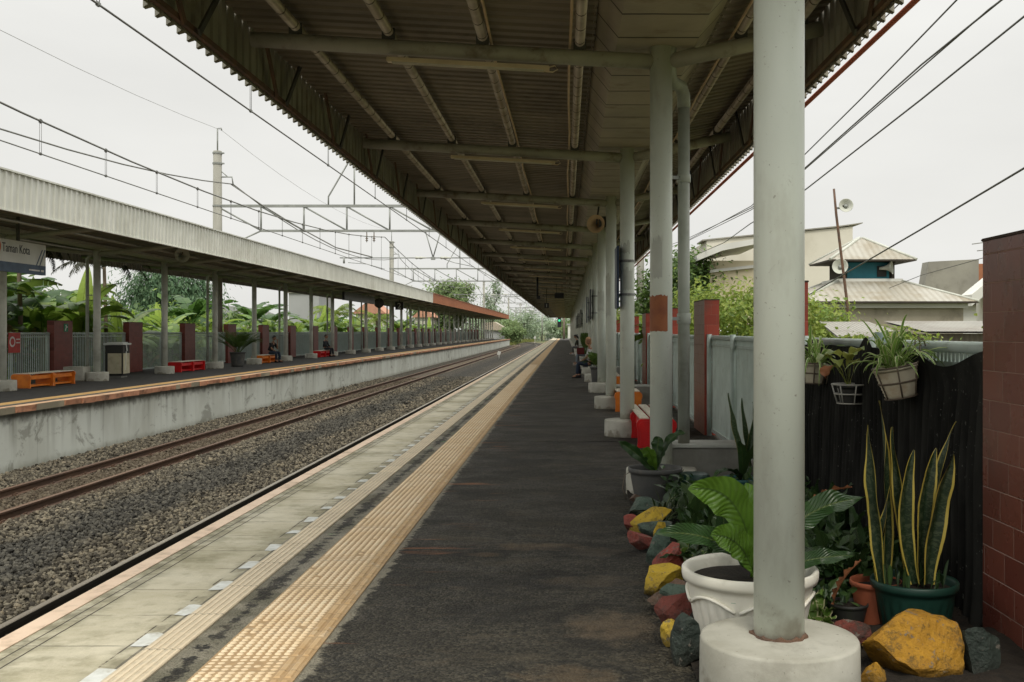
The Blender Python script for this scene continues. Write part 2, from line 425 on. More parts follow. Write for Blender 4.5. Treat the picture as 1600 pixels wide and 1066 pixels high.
# asphalt / concrete surface of the near platform, zoned across its width
def near_surface():
    t = NT('platform_surface'); P = t.xyz(); x, y = P[0], P[1]
    nA = t.noise(scale=7, detail=7, rough=.65); nB = t.noise(scale=1.5, detail=8, rough=.65, stretch=(1, 1.3, 1)); nC = t.noise(scale=28, detail=4)
    nD = t.noise(t.scale(t.pos, (1,1,1), (31,7,0)), scale=3.2, detail=7, rough=.7, stretch=(.5, 1.6, 1))
    grit = t.voro(scale=70, out='Color'); gv = t.xyz(grit)[0]; gdist = t.voro(scale=70)
    asph = t.mix(t.mr(gv, .2, 1), (.018,.0163,.0115), (.084,.075,.053))
    asph = t.mix(t.mr(nC, .52, .70, 0, .6), asph, (.013,.012,.010))
    asph = t.mix(t.mr(nB, .42, .6, 0, .45), asph, (.024,.022,.017))
    asph = t.mix(t.mr(nD, .60, .72, 0, .55), asph, (.095,.068,.04))
    asph = t.mix(t.mr(t.noise(t.scale(t.pos, (1,1,1), (3,17,0)), scale=4.2, detail=7, rough=.7, stretch=(.5, 1.5, 1)), .62, .70, 0, .7), asph, (.006,.006,.005))
    # broken, darker patches with a rough lip, and scattered pale grit
    pt = t.noise(t.scale(t.pos, (1,1,1), (13,41,0)), scale=1.15, detail=10, rough=.72, stretch=(.8,1.5,1))
    asph = t.mix(t.mr(pt, .53, .60, 0, .62), asph, (.011,.010,.0078))
    asph = t.mix(t.mr(pt, .45, .36, 0, .45), asph, (.10,.083,.054))
    asph = t.mix(t.mr(t.voro(scale=38, out='Color') if False else t.noise(scale=150, detail=2), .66, .74, 0, .7), asph, (.16,.145,.11))
    # dusty dried puddles
    for (cx, cy, rx, ry, k, cc) in ((.24,5.22,.27,.30,1.0,(.15,.108,.066)), (.0,4.45,.24,.16,.9,(.14,.098,.055)), (.16,6.15,.34,.15,.9,(.10,.078,.052)), (-.20,7.15,.40,.13,.9,(.15,.105,.06)), (.22,7.0,.25,.18,.8,(.095,.075,.05)), (-.55,6.9,.14,.08,.7,(.15,.10,.05))):
        dx = t.math('DIVIDE', t.math('SUBTRACT', x, cx), rx); dy = t.math('DIVIDE', t.math('SUBTRACT', y, cy), ry)
        q = t.math('ADD', t.math('ADD', t.math('MULTIPLY', dx, dx), t.math('MULTIPLY', dy, dy)), t.math('ADD', t.math('MULTIPLY', t.math('SUBTRACT', nA, .5), 2.6), t.math('MULTIPLY', t.math('SUBTRACT', nD, .5), 2.2)))
        asph = t.mix(t.math('MULTIPLY', t.mr(q, .8, 1.3, 0, .45), t.mr(q, 2.4, 1.4, 0, 1)), asph, (.010,.009,.007))
        asph = t.mix(t.mr(q, .0, 1.15, k*.62, 0), asph, t.mix(t.mr(nA, .3, .7), cc, tuple(v*.55 for v in cc)))
    cem = t.mix(t.mr(nA, .3, .7), (.33,.30,.225), (.21,.195,.145))
    wob = t.math('MULTIPLY', t.math('SUBTRACT', t.noise(scale=11, detail=8, rough=.75), .5), .24)
    wob = t.math('ADD', wob, t.math('MULTIPLY', t.math('SUBTRACT', t.noise(scale=1.1, detail=2), .5), .10))
    # cement smear right of the yellow tiles
    e1 = t.mr(t.math('ADD', x, wob), -1.135, -1.11, .9, 0)
    col = t.mix(e1, asph, cem)
    # orange-brown stains beside the tiles
    so_ = t.math('MULTIPLY', t.mr(t.noise(t.scale(t.pos,(1,1,1),(9,2,0)), scale=2.6, detail=4, stretch=(.35, 2.4, 1)), .60, .68, 0, .7), t.mr(x, -.45, -1.0, 0, 1))
    col = t.mix(so_, col, (.27,.115,.05))
    # strip between the two tactile lines
    dg = t.math('MINIMUM', t.math('SUBTRACT', x, -1.81), t.math('SUBTRACT', -1.615, x))
    eg = t.mr(t.math('ADD', dg, t.math('MULTIPLY', wob, 1.5)), .056, .085, .95, 0)
    gap = t.mix(eg, asph, t.mix(t.mr(nB,.4,.6), cem, (.16,.15,.105)))
    gs = t.mr(t.noise(t.scale(t.pos,(1,1,1),(4,4,0)), scale=2.3, detail=5), .63, .70, 0, .8)
    gap = t.mix(gs, gap, (.10,.23,.09))
    col = t.mix(t.mr(x, -1.3, -1.299, 1, 0), col, gap)
    # concrete slabs along the edge
    con = t.mix(t.mr(nB, .3, .7), (.585,.54,.405), (.46,.42,.295))
    con = t.mix(t.mr(nA, .5, .75, 0, .55), con, (.215,.19,.115))
    con = t.mix(t.mr(t.noise(scale=120, detail=2), .6, .75, 0, .4), con, (.2,.18,.13))
    edge = t.math('ADD', t.mr(x, -2.42, -2.60, 0, 1), t.mr(x, -2.14, -2.04, 0, .8), clamp=True)
    con = t.mix(t.math('MULTIPLY', edge, t.mr(nA, .35, .6, .1, .75)), con, (.125,.115,.062))
    moss = t.math('MULTIPLY', t.mr(t.noise(scale=.9, detail=6, rough=.7), .47, .62), t.mr(nD, .35, .6, .2, .75))
    con = t.mix(moss, con, (.20,.185,.10))
    # white paint blotches, worn
    wpn = t.math('MULTIPLY', t.mr(t.noise(t.scale(t.pos,(1,1,1),(77,5,0)), scale=2.0, detail=6, rough=.7), .62, .68, 0, .6), t.mr(y, 9, 14))
    con = t.mix(wpn, con, (.6,.62,.58))
    yw = t.math('ADD', y, t.math('MULTIPLY', t.math('SUBTRACT', t.noise(scale=3), .5), .02))
    fy = t.math('FRACT', t.math('DIVIDE', t.math('ADD', yw, 20.03), .53))
    jy = t.math('MULTIPLY', t.mr(fy, .010, .022, 1, 0), t.mr(t.noise(scale=2.5), .40, .5))
    wl = t.math('MULTIPLY', t.math('SUBTRACT', t.noise(scale=2.2, detail=4), .5), .012)
    xl = t.math('ADD', x, wl)
    j1 = t.mr(t.math('ABSOLUTE', t.math('ADD', xl, 2.580)), .0025, .006, 1, 0)
    j2 = t.mr(t.math('ABSOLUTE', t.math('ADD', xl, 2.516)), .0025, .006, 1, 0)
    j3 = t.math('MULTIPLY', t.mr(t.math('ABSOLUTE', t.math('ADD', xl, 2.085)), .002, .006, .8, 0), t.mr(nA, .45, .55))
    J = t.math('MAXIMUM', t.math('MAXIMUM', t.math('MULTIPLY', j1, .8), t.math('MULTIPLY', j2, .85)), t.math('MAXIMUM', t.math('MULTIPLY', jy, .8), j3))
    con = t.mix(J, con, (.03,.026,.018))
    zc = t.mr(x, -2.01, -2.005, 1, 0)
    col = t.mix(zc, col, con)
    lump = t.math('MULTIPLY', t.noise(scale=16, detail=6, rough=.7), 2.2)
    h = t.math('ADD', t.math('MULTIPLY', t.math('ADD', t.math('SUBTRACT', gv, gdist), lump), t.math('SUBTRACT', 1.0, t.math('MULTIPLY', zc, .94))), t.math('MULTIPLY', nA, .8))
    h = t.math('SUBTRACT', h, t.math('MULTIPLY', J, .8))
    nrm = t.bump(h, .9, .011)
    r = t.math('ADD', .62, t.math('MULTIPLY', t.mr(nB, .35, .65), .25))
    return t.finish(t.bsdf(col, r, 0, .35, nrm))
m_surf = near_surface()
def farsurf():
    t = NT('far_platform_surface'); x = t.xyz()[0]
    n = t.noise(scale=5, detail=6); n2 = t.noise(scale=.8, detail=5)
    asph = t.mix(t.mr(n,.3,.7), (.028,.027,.025), (.05,.048,.042))
    con = t.mix(t.mr(n2,.35,.65), (.30,.26,.18), (.19,.165,.115))
    xw = t.math('ADD', x, t.math('MULTIPLY', t.math('SUBTRACT', n, .5), .12))
    c = t.mix(t.mr(xw, -11.84, -11.80), asph, con)
    c = t.mix(t.math('MULTIPLY', t.mr(xw,-11.38,-11.36), t.mr(xw,-11.18,-11.16,1,0)), c, (.06,.055,.045))
    return t.finish(t.bsdf(c, .85, 0, .3))
m_fsurf = farsurf()
def tactM(name, c1, c2, wear, per=.30):
    t = NT(name); y = t.xyz()[1]
    n = t.noise(scale=3.5, detail=7, rough=.7); n2 = t.noise(scale=24, detail=4)
    c = t.mix(t.mr(n, .35, .65), c1, c2)
    tile = t.n('ShaderNodeTexWhiteNoise', noise_dimensions='1D'); t.put(tile.inputs['W'], t.math('FLOOR', t.math('DIVIDE', y, per)))
    c = t.mix(t.math('MULTIPLY', tile.outputs['Value'], .4), c, tuple(q*.72 for q in c1))
    c = t.mix(t.math('MULTIPLY', t.mr(n2, .5, .7), t.mr(t.noise(scale=1.7, detail=4), .42, .62, .05, .8)), c, wear)
    fy = t.math('FRACT', t.math('DIVIDE', t.math('ADD', y, 30), per))
    c = t.mix(t.mr(fy, .012, .03, .75, 0), c, tuple(q*.35 for q in c1))
    nz_ = t.math('MULTIPLY', t.mr(t.geo.outputs['Normal'] if False else t.xyz()[2], .006, .0105), .0)
    z = t.xyz()[2]
    c = t.mix(t.math('MULTIPLY', t.mr(z, .0075, .006), t.mr(n2,.3,.6,.15,.5)), c, tuple(q*.5 for q in c1))  # low surface between raised parts painted darker, as their shade
    return t.finish(t.bsdf(c, .65, 0, .35, t.bump(n2, .25, .002)))
m_yel = tactM('tactile_yellow', (.53,.35,.17), (.60,.43,.24), (.60,.52,.38))
m_beige = tactM('tactile_beige', (.76,.645,.46), (.68,.57,.40), (.58,.51,.38), per=.6)
m_mark = M('white_marking', (.70,.72,.69), (.56,.57,.52), scale=14, rough=.7, bump=.1, stain=(.36,.34,.26), stain_amt=.9, stain_scale=9)
m_pink = M('edge_stripe', (.74,.57,.42), (.66,.50,.36), scale=5, rough=.75, bump=.2, stain=(.36,.27,.18), stain_amt=.8, stain_scale=5)
m_slabside = M('slab_side', (.16,.14,.11), (.1,.09,.07), scale=4, rough=.9, bump=.3)

def wallM():
    t = NT('platform_wall'); P = t.xyz(); z = P[2]
    n = t.noise(scale=1.2, detail=7, stretch=(1, .6, .35)); n2 = t.noise(scale=5, detail=6)
    c = t.mix(t.mr(n, .35, .65), (.60,.62,.56), (.50,.51,.45))
    run = t.noise(scale=2.2, detail=5, rough=.6, stretch=(1, 1.5, .07))
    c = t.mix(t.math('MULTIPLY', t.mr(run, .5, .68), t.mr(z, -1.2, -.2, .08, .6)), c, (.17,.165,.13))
    blot = t.noise(scale=.75, detail=9, rough=.72, stretch=(1,1,1.6), dist=.6)
    c = t.mix(t.mr(blot, .55, .62, 0, .62), c, (.20,.195,.16)); c = t.mix(t.mr(t.noise(scale=1.7, detail=10, rough=.78), .62, .67, 0, .8), c, (.07,.065,.05))
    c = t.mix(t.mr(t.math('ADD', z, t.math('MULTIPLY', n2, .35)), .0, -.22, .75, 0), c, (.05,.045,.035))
    c = t.mix(t.mr(t.math('ADD', z, t.math('MULTIPLY', n2, .2)), -1.0, -1.22, 0, .55), c, (.2,.19,.13))
    # vertical cracks
    yy = t.math('ADD', P[1], t.math('MULTIPLY', t.math('SUBTRACT', t.noise(scale=2.4, detail=5), .5), .9))
    cr = t.math('ABSOLUTE', t.math('SUBTRACT', t.math('FRACT', t.math('DIVIDE', yy, 6.1)), .5))
    c = t.mix(t.math('MULTIPLY', t.mr(cr, .0016, .004, 1, 0), t.mr(t.noise(scale=.6), .45, .55)), c, (.05,.05,.04))
    jj = t.math('FRACT', t.math('DIVIDE', P[1], 3.05))
    c = t.mix(t.mr(jj, .003, .008, .35, 0), c, (.15,.15,.12))
    return t.finish(t.bsdf(c, .85, 0, .3, t.bump(n2, .3, .01)))
m_wall = wallM()

def ballastM(name, island):
    t = NT(name); P = t.xyz(); x = P[0]
    v = t.voro(scale=17, out='Color'); r = t.geo.outputs['Random Per Island'] if island else t.xyz(v)[0]
    c = t.ramp(r, [(0, (.024,.021,.016)), (.3, (.064,.056,.042)), (.6, (.112,.098,.072)), (.85, (.165,.147,.108)), (1, (.22,.185,.13))])
    nb = t.math('MULTIPLY', t.math('SUBTRACT', t.noise(scale=.7, detail=4), .5), 1.6)
    xx = t.math('ADD', x, nb)
    band = t.math('MULTIPLY', t.mr(xx, -7.35, -6.75), t.mr(xx, -6.2, -5.75, 1, 0))
    c = t.mix(t.math('MULTIPLY', band, .72), c, t.mix(r, (.020,.020,.018), (.070,.070,.062)))
    rr = t.math('ABSOLUTE', t.math('ADD', xx, 8.73))
    c = t.mix(t.mr(rr, .9, .4, 0, .55), c, (.085,.062,.04))
    if not island:
        c = t.mix(t.mr(t.voro(scale=17), .25, .55, 0, .8), c, (.02,.018,.014))
        nrm = t.bump(t.math('SUBTRACT', 1.0, t.voro(scale=17)), 1.0, .05)
    else: nrm = t.bump(t.noise(scale=70, detail=3), .3, .005)
    return t.finish(t.bsdf(c, .9, 0, .25, nrm))
m_ballast = ballastM('ballast', False); m_stone = ballastM('ballast_stone', True)
m_railside = M('rail_rust', (.10,.055,.032), (.065,.038,.025), scale=3, rough=.75, bump=.2, stretch=(1,.3,1))
m_raildark = M('rail_dark', (.03,.024,.018), (.02,.017,.014), scale=3, rough=.7, bump=.2, stretch=(1,.3,1))
m_railtop  = M('rail_top', (.30,.27,.21), (.22,.19,.145), scale=2, rough=.38, bump=0, stretch=(1,.1,1), metal=.5)
m_sleeper  = M('sleeper_concrete', (.20,.17,.12), (.13,.1,.075), scale=5, rough=.9, bump=.3)
def groundM():
    t = NT('earth'); n = t.noise(scale=.12, detail=9); n2 = t.noise(scale=3, detail=5)
    c = t.mix(t.mr(n,.42,.6), (.12,.10,.06), (.07,.11,.03)); c = t.mix(t.mr(n2,.4,.7,0,.5), c, (.16,.14,.07))
    return t.finish(t.bsdf(c, .95, 0, .2, t.bump(n2,.4,.05)))
m_ground = groundM()
m_grass = leafM('grass_blade', [(.07,.10,.02),(.16,.20,.04),(.24,.22,.08)], trans=.25, rough=.7)
# ------------------------------------------------------------------ the setting: ground, track bed, platforms
struct(MB().add([(-3000,-300,-1.4),(3000,-300,-1.4),(3000,5000,-1.4),(-3000,5000,-1.4)], [(0,1,2,3)]).build('ground', m_ground), 'earth and grass around the station')

# track bed with a low crown under each track
prof = [(-10.9,-1.27),(-10.2,-1.25),(-9.9,-1.235),(-9.45,-1.25),(-9.2,-1.262),(-8.26,-1.262),(-8.0,-1.25),(-7.4,-1.20),(-6.2,-1.19),(-5.6,-1.21),(-3.2,-1.215),(-2.6,-1.26)]
ys = [-6] + [2+i*2 for i in range(100)] + [210+i*10 for i in range(40)]
mb = MB(); vs = []; fs = []
for j, y in enumerate(ys):
    for (x, z) in prof: vs.append((x + bend(y) + (0 if y < 200 else (x+6.7)*.25), y, z))
n = len(prof)
for j in range(len(ys)-1):
    for i in range(n-1): fs.append((j*n+i, j*n+i+1, (j+1)*n+i+1, (j+1)*n+i))
mb.add(vs, fs, smooth=True); struct(mb.build('track_bed', m_ballast), 'grey brown stone ballast under the two tracks')

def bedz(x):
    return np.interp(x, [p[0] for p in prof], [p[1] for p in prof])
# loose ballast stones lying on the bed
def stones(name, pts, size):
    phi = (1+5**.5)/2
    ico = np.array([(-1,phi,0),(1,phi,0),(-1,-phi,0),(1,-phi,0),(0,-1,phi),(0,1,phi),(0,-1,-phi),(0,1,-phi),(phi,0,-1),(phi,0,1),(-phi,0,-1),(-phi,0,1)]) / math.sqrt(1+phi*phi)
    tri = np.array([(0,11,5),(0,5,1),(0,1,7),(0,7,10),(0,10,11),(1,5,9),(5,11,4),(11,10,2),(10,7,6),(7,1,8),(3,9,4),(3,4,2),(3,2,6),(3,6,8),(3,8,9),(4,9,5),(2,4,11),(6,2,10),(8,6,7),(9,8,1)])
    N = len(pts)
    V = ico[None] * (1 + rng.uniform(-.28,.28,(N,12,1)))
    V = V * rng.uniform(.6,1.25,(N,1,3)) * (size*rng.uniform(.55,1.25,(N,1,1)))
    a = rng.uniform(0,2*PI,N); b = rng.uniform(-.7,.7,N)
    ca, sa, cb, sb = np.cos(a), np.sin(a), np.cos(b), np.sin(b)
    Rz = np.zeros((N,3,3)); Rz[:,0,0]=ca; Rz[:,0,1]=-sa; Rz[:,1,0]=sa; Rz[:,1,1]=ca; Rz[:,2,2]=1
    Rx = np.zeros((N,3,3)); Rx[:,0,0]=1; Rx[:,1,1]=cb; Rx[:,1,2]=-sb; Rx[:,2,1]=sb; Rx[:,2,2]=cb
    V = np.einsum('nij,nkj->nki', Rz@Rx, V) + pts[:,None,:]
    F = (tri[None] + (np.arange(N)*12)[:,None,None]).reshape(-1,3)
    return npmesh(name, V.reshape(-1,3), F, m_stone)
P_ = []
for (y0, y1, sp_, sz) in ((7.6, 20, .047, .030), (20, 34, .062, .037), (34, 60, .10, .046)):
    area = (y1-y0)*6.2; k = int(area/(sp_*sp_))
    x = rng.uniform(-10.85,-4.7,k); y = rng.uniform(y0,y1,k)
    keep = (x > -(884+260)*y/1600) & (np.abs(x+9.3) > .08) & (np.abs(x+8.16) > .08) & (np.abs(x+5.0) > .06)
    x, y = x[keep], y[keep]
    near = np.minimum(np.minimum(np.abs(x+9.3), np.abs(x+8.16)), np.abs(x+5.0))
    z = bedz(x) + sz*rng.uniform(-.2,.7,len(x)) + rng.uniform(0,.02,len(x)) - np.where(near<.17, .035, 0)
    P_.append((np.stack([x,y,z],1), sz))
allst = None
V_all = np.concatenate([p for p,_ in P_]); S_all = np.concatenate([np.full((len(p),1,1), s) for p,s in P_])
tag(stones('ballast_gravel', V_all, S_all), 'loose grey brown ballast stones between the platforms', kind='stuff')

# near platform
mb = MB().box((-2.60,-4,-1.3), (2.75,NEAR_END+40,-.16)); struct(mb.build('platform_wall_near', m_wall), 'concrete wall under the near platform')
mb = MB()
# surface as a fine sheet with slight unevenness near the camera
def sheet(x0, x1, y0, y1, nx, ny, amp, z=0.0):
    def fn(u, v):
        x = x0+(x1-x0)*u; y = y0+(y1-y0)*v
        e = min(1, max(0, (x+1.0)/.3))
        return (x, y, z + e*amp*(noise.noise(Vector((x*1.6, y*1.9, 3)))*.7 + noise.noise(Vector((x*5, y*7, 9)))*.45 + noise.noise(Vector((x*17, y*19, 4)))*.30 - .9*max(0, noise.noise(Vector((x*2.1, y*2.6, 7)))-.18)*max(0, noise.noise(Vector((x*9, y*11, 2)))+.3)))
    mb.grid(fn, nx, ny)
sheet(-2.745, 2.75, 3.2, 14, 190, 400, .013)
mb.add([(-2.745,-4,0),(2.75,-4,0),(2.75,3.2,0),(-2.745,3.2,0)], [(0,1,2,3)])
mb.add([(-2.745,14,0),(2.75,14,0),(2.75,NEAR_END+40,0),(-2.745,NEAR_END+40,0)], [(0,1,2,3)])
mb.add([(-2.745,-4,-.14),(-2.745,-4,0),(-2.745,NEAR_END+40,0),(-2.745,NEAR_END+40,-.14)], [(0,1,2,3)], mi=1)
mb.add([(-2.745,-4,-.14),(-2.59,-4,-.14),(-2.59,NEAR_END+40,-.14),(-2.745,NEAR_END+40,-.14)], [(0,1,2,3)], mi=1)
struct(mb.build('platform', [m_surf, m_slabside]), 'near platform of worn black asphalt with a concrete edge')
mb = MB()   # pinkish painted edge line, a thin coping
mb.box((-2.752,-4,-.05), (-2.64,NEAR_END+40,.005)); struct(mb.build('platform_edge_stripe', m_pink), 'pale orange edge line of the near platform')
# tactile strips
mb = MB(); mb.box((-1.985,-4,.0), (-1.806,NEAR_END+30,.006))
for k in range(5):
    xx = -1.972 + k*.036
    mb.add([(xx,2,.0062),(xx+.020,2,.0062),(xx+.020,60,.0062),(xx,60,.0062),(xx+.004,2,.010),(xx+.016,2,.010),(xx+.016,60,.010),(xx+.004,60,.010)],
           [(0,4,7,3),(4,5,6,7),(5,1,2,6)])
struct(mb.build('tactile_guide_line', m_beige), 'narrow beige ridged guide tiles along the platform')
mb = MB(); mb.box((-1.62,-4,0), (-1.165,NEAR_END+30,.006))
for k in range(2):
    xx = -1.262 + k*.048
    j = 2.0
    while j < 45:
        mb.add([(xx,j+.012,.0062),(xx+.032,j+.012,.0062),(xx+.032,j+.288,.0062),(xx,j+.288,.0062),(xx+.006,j+.02,.0112),(xx+.026,j+.02,.0112),(xx+.026,j+.28,.0112),(xx+.006,j+.28,.0112)],
               [(4,5,6,7),(0,1,5,4),(1,2,6,5),(2,3,7,6),(3,0,4,7)]); j += .30
struct(mb.build('tactile_strip', m_yel), 'yellow tactile paving strip')
# blister domes
dome = [(math.cos(q)*r_, math.sin(q)*r_, z_) for (r_, z_) in ((1,0),(.62,.75)) for q in [2*PI*k/8 for k in range(8)]] + [(0,0,1)]
dome = np.array(dome)
df = [(k,(k+1)%8,8+(k+1)%8,8+k) for k in range(8)]; df3 = []
for a,b,c_,d_ in df: df3 += [(a,b,c_),(a,c_,d_)]
df3 += [(8+k,8+(k+1)%8,16) for k in range(8)]; df3 = np.array(df3)
cx = -1.62 + .026 + .0437*np.arange(8); cyy = np.arange(2.0, 46, .0428)
g = np.stack(np.meshgrid(cx, cyy), -1).reshape(-1,2); g = g[rng.uniform(0,1,len(g)) > .02]
h = rng.uniform(.7,1.1,(len(g),1))*np.where(np.abs(np.sin(g[:,1:2]*.9+np.sin(g[:,1:2]*2.3)))<.12, .35, 1)
V = dome[None]*np.array([.0165,.0165,1.0]) ; V = np.repeat(V, len(g), 0); V[:,:,2] *= .0085*h
V[:,:,:2] += g[:,None,:]; V[:,:,2] += .0061
F = (df3[None] + (np.arange(len(g))*17)[:,None,None]).reshape(-1,3)
m_dome = M('blister_yellow', (.78,.64,.44), (.70,.53,.32), scale=3, rough=.6, bump=.1, stain=(.72,.66,.5), stain_amt=.6, stain_scale=4)  # paler than the strip below: domes' lit look is put into the colour
struct(npmesh('tactile_blister', V.reshape(-1,3), F, m_dome, smooth=True), 'raised blisters of the yellow tactile paving')
# white dashes
mb = MB(); y = 2400/540 - .53*3
i = 0
while y < 60:
    a, b = .105, .112
    if rnd.random() < (.12 if y < 8 else .75) and y > 5: a *= rnd.uniform(.3,.8); b *= rnd.uniform(.2,.9)
    q = [rnd.uniform(-.012,.012) for _ in range(8)]
    vs = [(-2.070+q[0],y-a+q[1],.004),(-2.01+q[2]*.5,y-a*1.05+q[3],.004),(-1.988,y-a*.8+q[4],.004),(-1.988,y+b*.8,.004),(-2.03+q[5],y+b+q[6],.004),(-2.068+q[7],y+b*.9,.004)]
    mb.add(vs, [tuple(range(6))]); y += .53; i += 1
struct(mb.build('platform_marking', m_mark), 'row of worn white paint dashes beside the guide tiles')
# planting bed soil between the stones and the fence
mb = MB()
def soil(u, v):
    x = .56 + (2.35-.56)*u; y = 3.6 + (9.45-3.6)*v
    return (x, y, .02 + .035*noise.noise(Vector((x*3,y*3,1))) + .03*noise.noise(Vector((x*9,y*9,2))) + .03*math.sin(PI*u))
mb.grid(soil, 30, 90); tag(mb.build('bed_soil', m_soil), 'dark damp soil of the planting bed', kind='stuff')

# far platform
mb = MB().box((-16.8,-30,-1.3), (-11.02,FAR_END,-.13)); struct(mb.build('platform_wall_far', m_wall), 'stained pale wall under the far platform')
mb = MB().box((-16.8,-30,-.128), (-10.93,FAR_END,0)); struct(mb.build('platform_far', m_fsurf), 'far platform of dark asphalt')
m_coping = M('coping_orange', (.58,.37,.22), (.50,.32,.20), scale=2.5, rough=.8, bump=.3, stain=(.18,.12,.08), stain_amt=.8, stain_scale=2.5)
m_copfront = M('coping_front', (.50,.24,.135), (.40,.19,.11), scale=5, rough=.85, bump=.4, stain=(.05,.035,.025), stain_amt=.95, stain_scale=1.6)
mb = MB(); vs = []; fs = []; y = 8.0; i = 0
while y < FAR_END:                                   # ragged orange coping bricks, one strip
    L = rnd.uniform(.35,.9); dz = -.10 - rnd.uniform(0,.03); xo = -10.87 + rnd.uniform(-.03,.015)
    r_ = rnd.random()
    if r_ < .16: xo -= rnd.uniform(.04,.1); dz = -.04
    y2 = min(y+L, FAR_END)
    a = [(-11.16,y,.004),(xo,y,.004),(xo+rnd.uniform(-.03,0),y,dz),(-11.0,y,dz),(-11.16,y2,.004),(xo,y2,.004),(xo+rnd.uniform(-.03,0),y2,dz+rnd.uniform(-.015,.015)),(-11.0,y2,dz)]
    mb.add(a, [(0,1,5,4)]); mb.add(a, [(1,2,6,5),(2,3,7,6),(1,0,3,2),(4,5,6,7)], mi=1)
    y = y2 + (rnd.uniform(.0,.02)); i += 1
struct(mb.build('platform_coping', [m_coping, m_copfront]), 'crumbling orange coping along the far platform')
m_farline = M('far_tactile', (.58,.36,.13), (.50,.30,.11), scale=2, rough=.75, bump=0, stain=(.33,.25,.14), stain_amt=.7, stain_scale=1.3)
mb = MB(); mb.add([(-11.78,-20,.006),(-11.42,-20,.006),(-11.42,FAR_END-2,.006),(-11.78,FAR_END-2,.006)], [(0,1,2,3)])
struct(mb.build('tactile_strip_far', m_farline), 'yellow tactile strip of the far platform')

# ------------------------------------------------------------------ tracks
def rail_pts(x, y0, y1):
    ys_ = [y0, 170] + [170+i*8 for i in range(1, int((y1-170)/8)+1)]
    return [(x + bend(y), y) for y in ys_]
RP = [(-.062,0),(.062,0),(.062,.010),(.012,.026),(.010,.10),(.034,.115),(.036,.145),(.028,.152),(-.028,.152),(-.036,.145),(-.034,.115),(-.010,.10),(-.012,.026),(-.062,.010)]
def rail(x, parent, side):
    pts = rail_pts(x, -2, 520); mb = MB(); n = len(RP)
    vs = [(px_+u, y, -1.258+w_) for (px_, y) in pts for (u, w_) in RP]
    for j in range(len(pts)-1):
        for i in range(n):
            k = (i+1) % n
            mb.sm.append(False); mb.f.append((j*n+i, j*n+k, (j+1)*n+k, (j+1)*n+i)); mb.mi.append(1 if i in (6,7,8) else 0)
    mb.v = vs; mb.uv = [(0,0)]*len(vs)
    return mb.build('rail', [side, m_railtop if side is m_raildark else m_railside2], parent)
m_railside2 = M('rail_crown_rust', (.15,.09,.055), (.10,.06,.04), scale=2, rough=.6, bump=0, stretch=(1,.1,1))
def track(xl, xr, label, side, y0):
    t = thing('railway_track', label, 'railway track')
    rail(xl, t, side); rail(xr, t, side)
    xm = (xl+xr)/2
    s0 = None
    NS = 92 if y0 > 10 else 0     # the near track's sleepers lie hidden below the platform edge
    for k in range(NS):
        y = y0 + k*.62
        if s0 is None:
            mb = MB(); mb.cbox((0,0,0), (1.95,.22,.16), bev=.02)
            s0 = mb.build('sleeper', m_sleeper, t)
            cl0 = []
            for xx in (xl-xm, xr-xm):
                for sd in (-1,1):
                    c_ = MB(); c_.cbox((xx+sd*.085,0,.085), (.075,.10,.05), rot=(0,sd*.25,0)); c_.tube([(xx+sd*.07,-.03,.1),(xx+sd*.10,-.03,.13),(xx+sd*.10,.03,.13),(xx+sd*.07,.03,.1)], .009, n=5)
                    cl0.append(c_.build('rail_clip', m_railside, s0))
            s0.location = (xm, y, -1.262-.075)
        else:
            s = s0.copy(); COL.objects.link(s); s.location = (xm, y, -1.262-.075)
            if k < 24:
                for q in cl0: c2_ = q.copy(); COL.objects.link(c2_); c2_.parent = s
    mb = MB()
    y = y0 + NS*.62
    while y < 230:
        mb.box((xm-.97+bend(y), y-.11, -1.40), (xm+.97+bend(y), y+.11, -1.245)); y += .62
    o = mb.build('sleeper_run', m_sleeper, t); o['kind'] = 'stuff'
    return t
track(-9.30, -8.16, 'rusty two rail track beside the far platform wall', m_railside, 12.2)
track(-5.00, -3.86, 'dark railed track close under the near platform edge', m_raildark, 8.2)
# small things on the ballast
mb = MB(); mb.cbox((-6.35,40.5,-1.20), (.62,.13,.05), rot=(.05,.04,.5)); tag(mb.build('wooden_plank', M('old_wood', (.16,.10,.05), rough=.9)), 'short brown plank lying on the ballast between the tracks', 'plank')
m_mkr = M('marker_white', (.6,.6,.56), rough=.6, bump=0)
for (X, Y, lab, hh) in ((-6.35,97.5,'small white post standing alone in the ballast between the tracks',.85), (-5.9,196,'far white signal post between the tracks near the curve',1.9)):
    t = thing('track_marker', lab, 'marker post', (X,Y,-1.29)); mb = MB(); mb.tube([(0,0,0),(0,0,hh*.75)], .035); mb.build('post', m_mkr, t)
    mb = MB(); mb.cbox((0,-.05,hh*.85), (.3 if hh < 1 else .35,.05,.36 if hh < 1 else .5), rot=(0,.3,0), bev=.01); mb.build('plate', m_mkr, t)
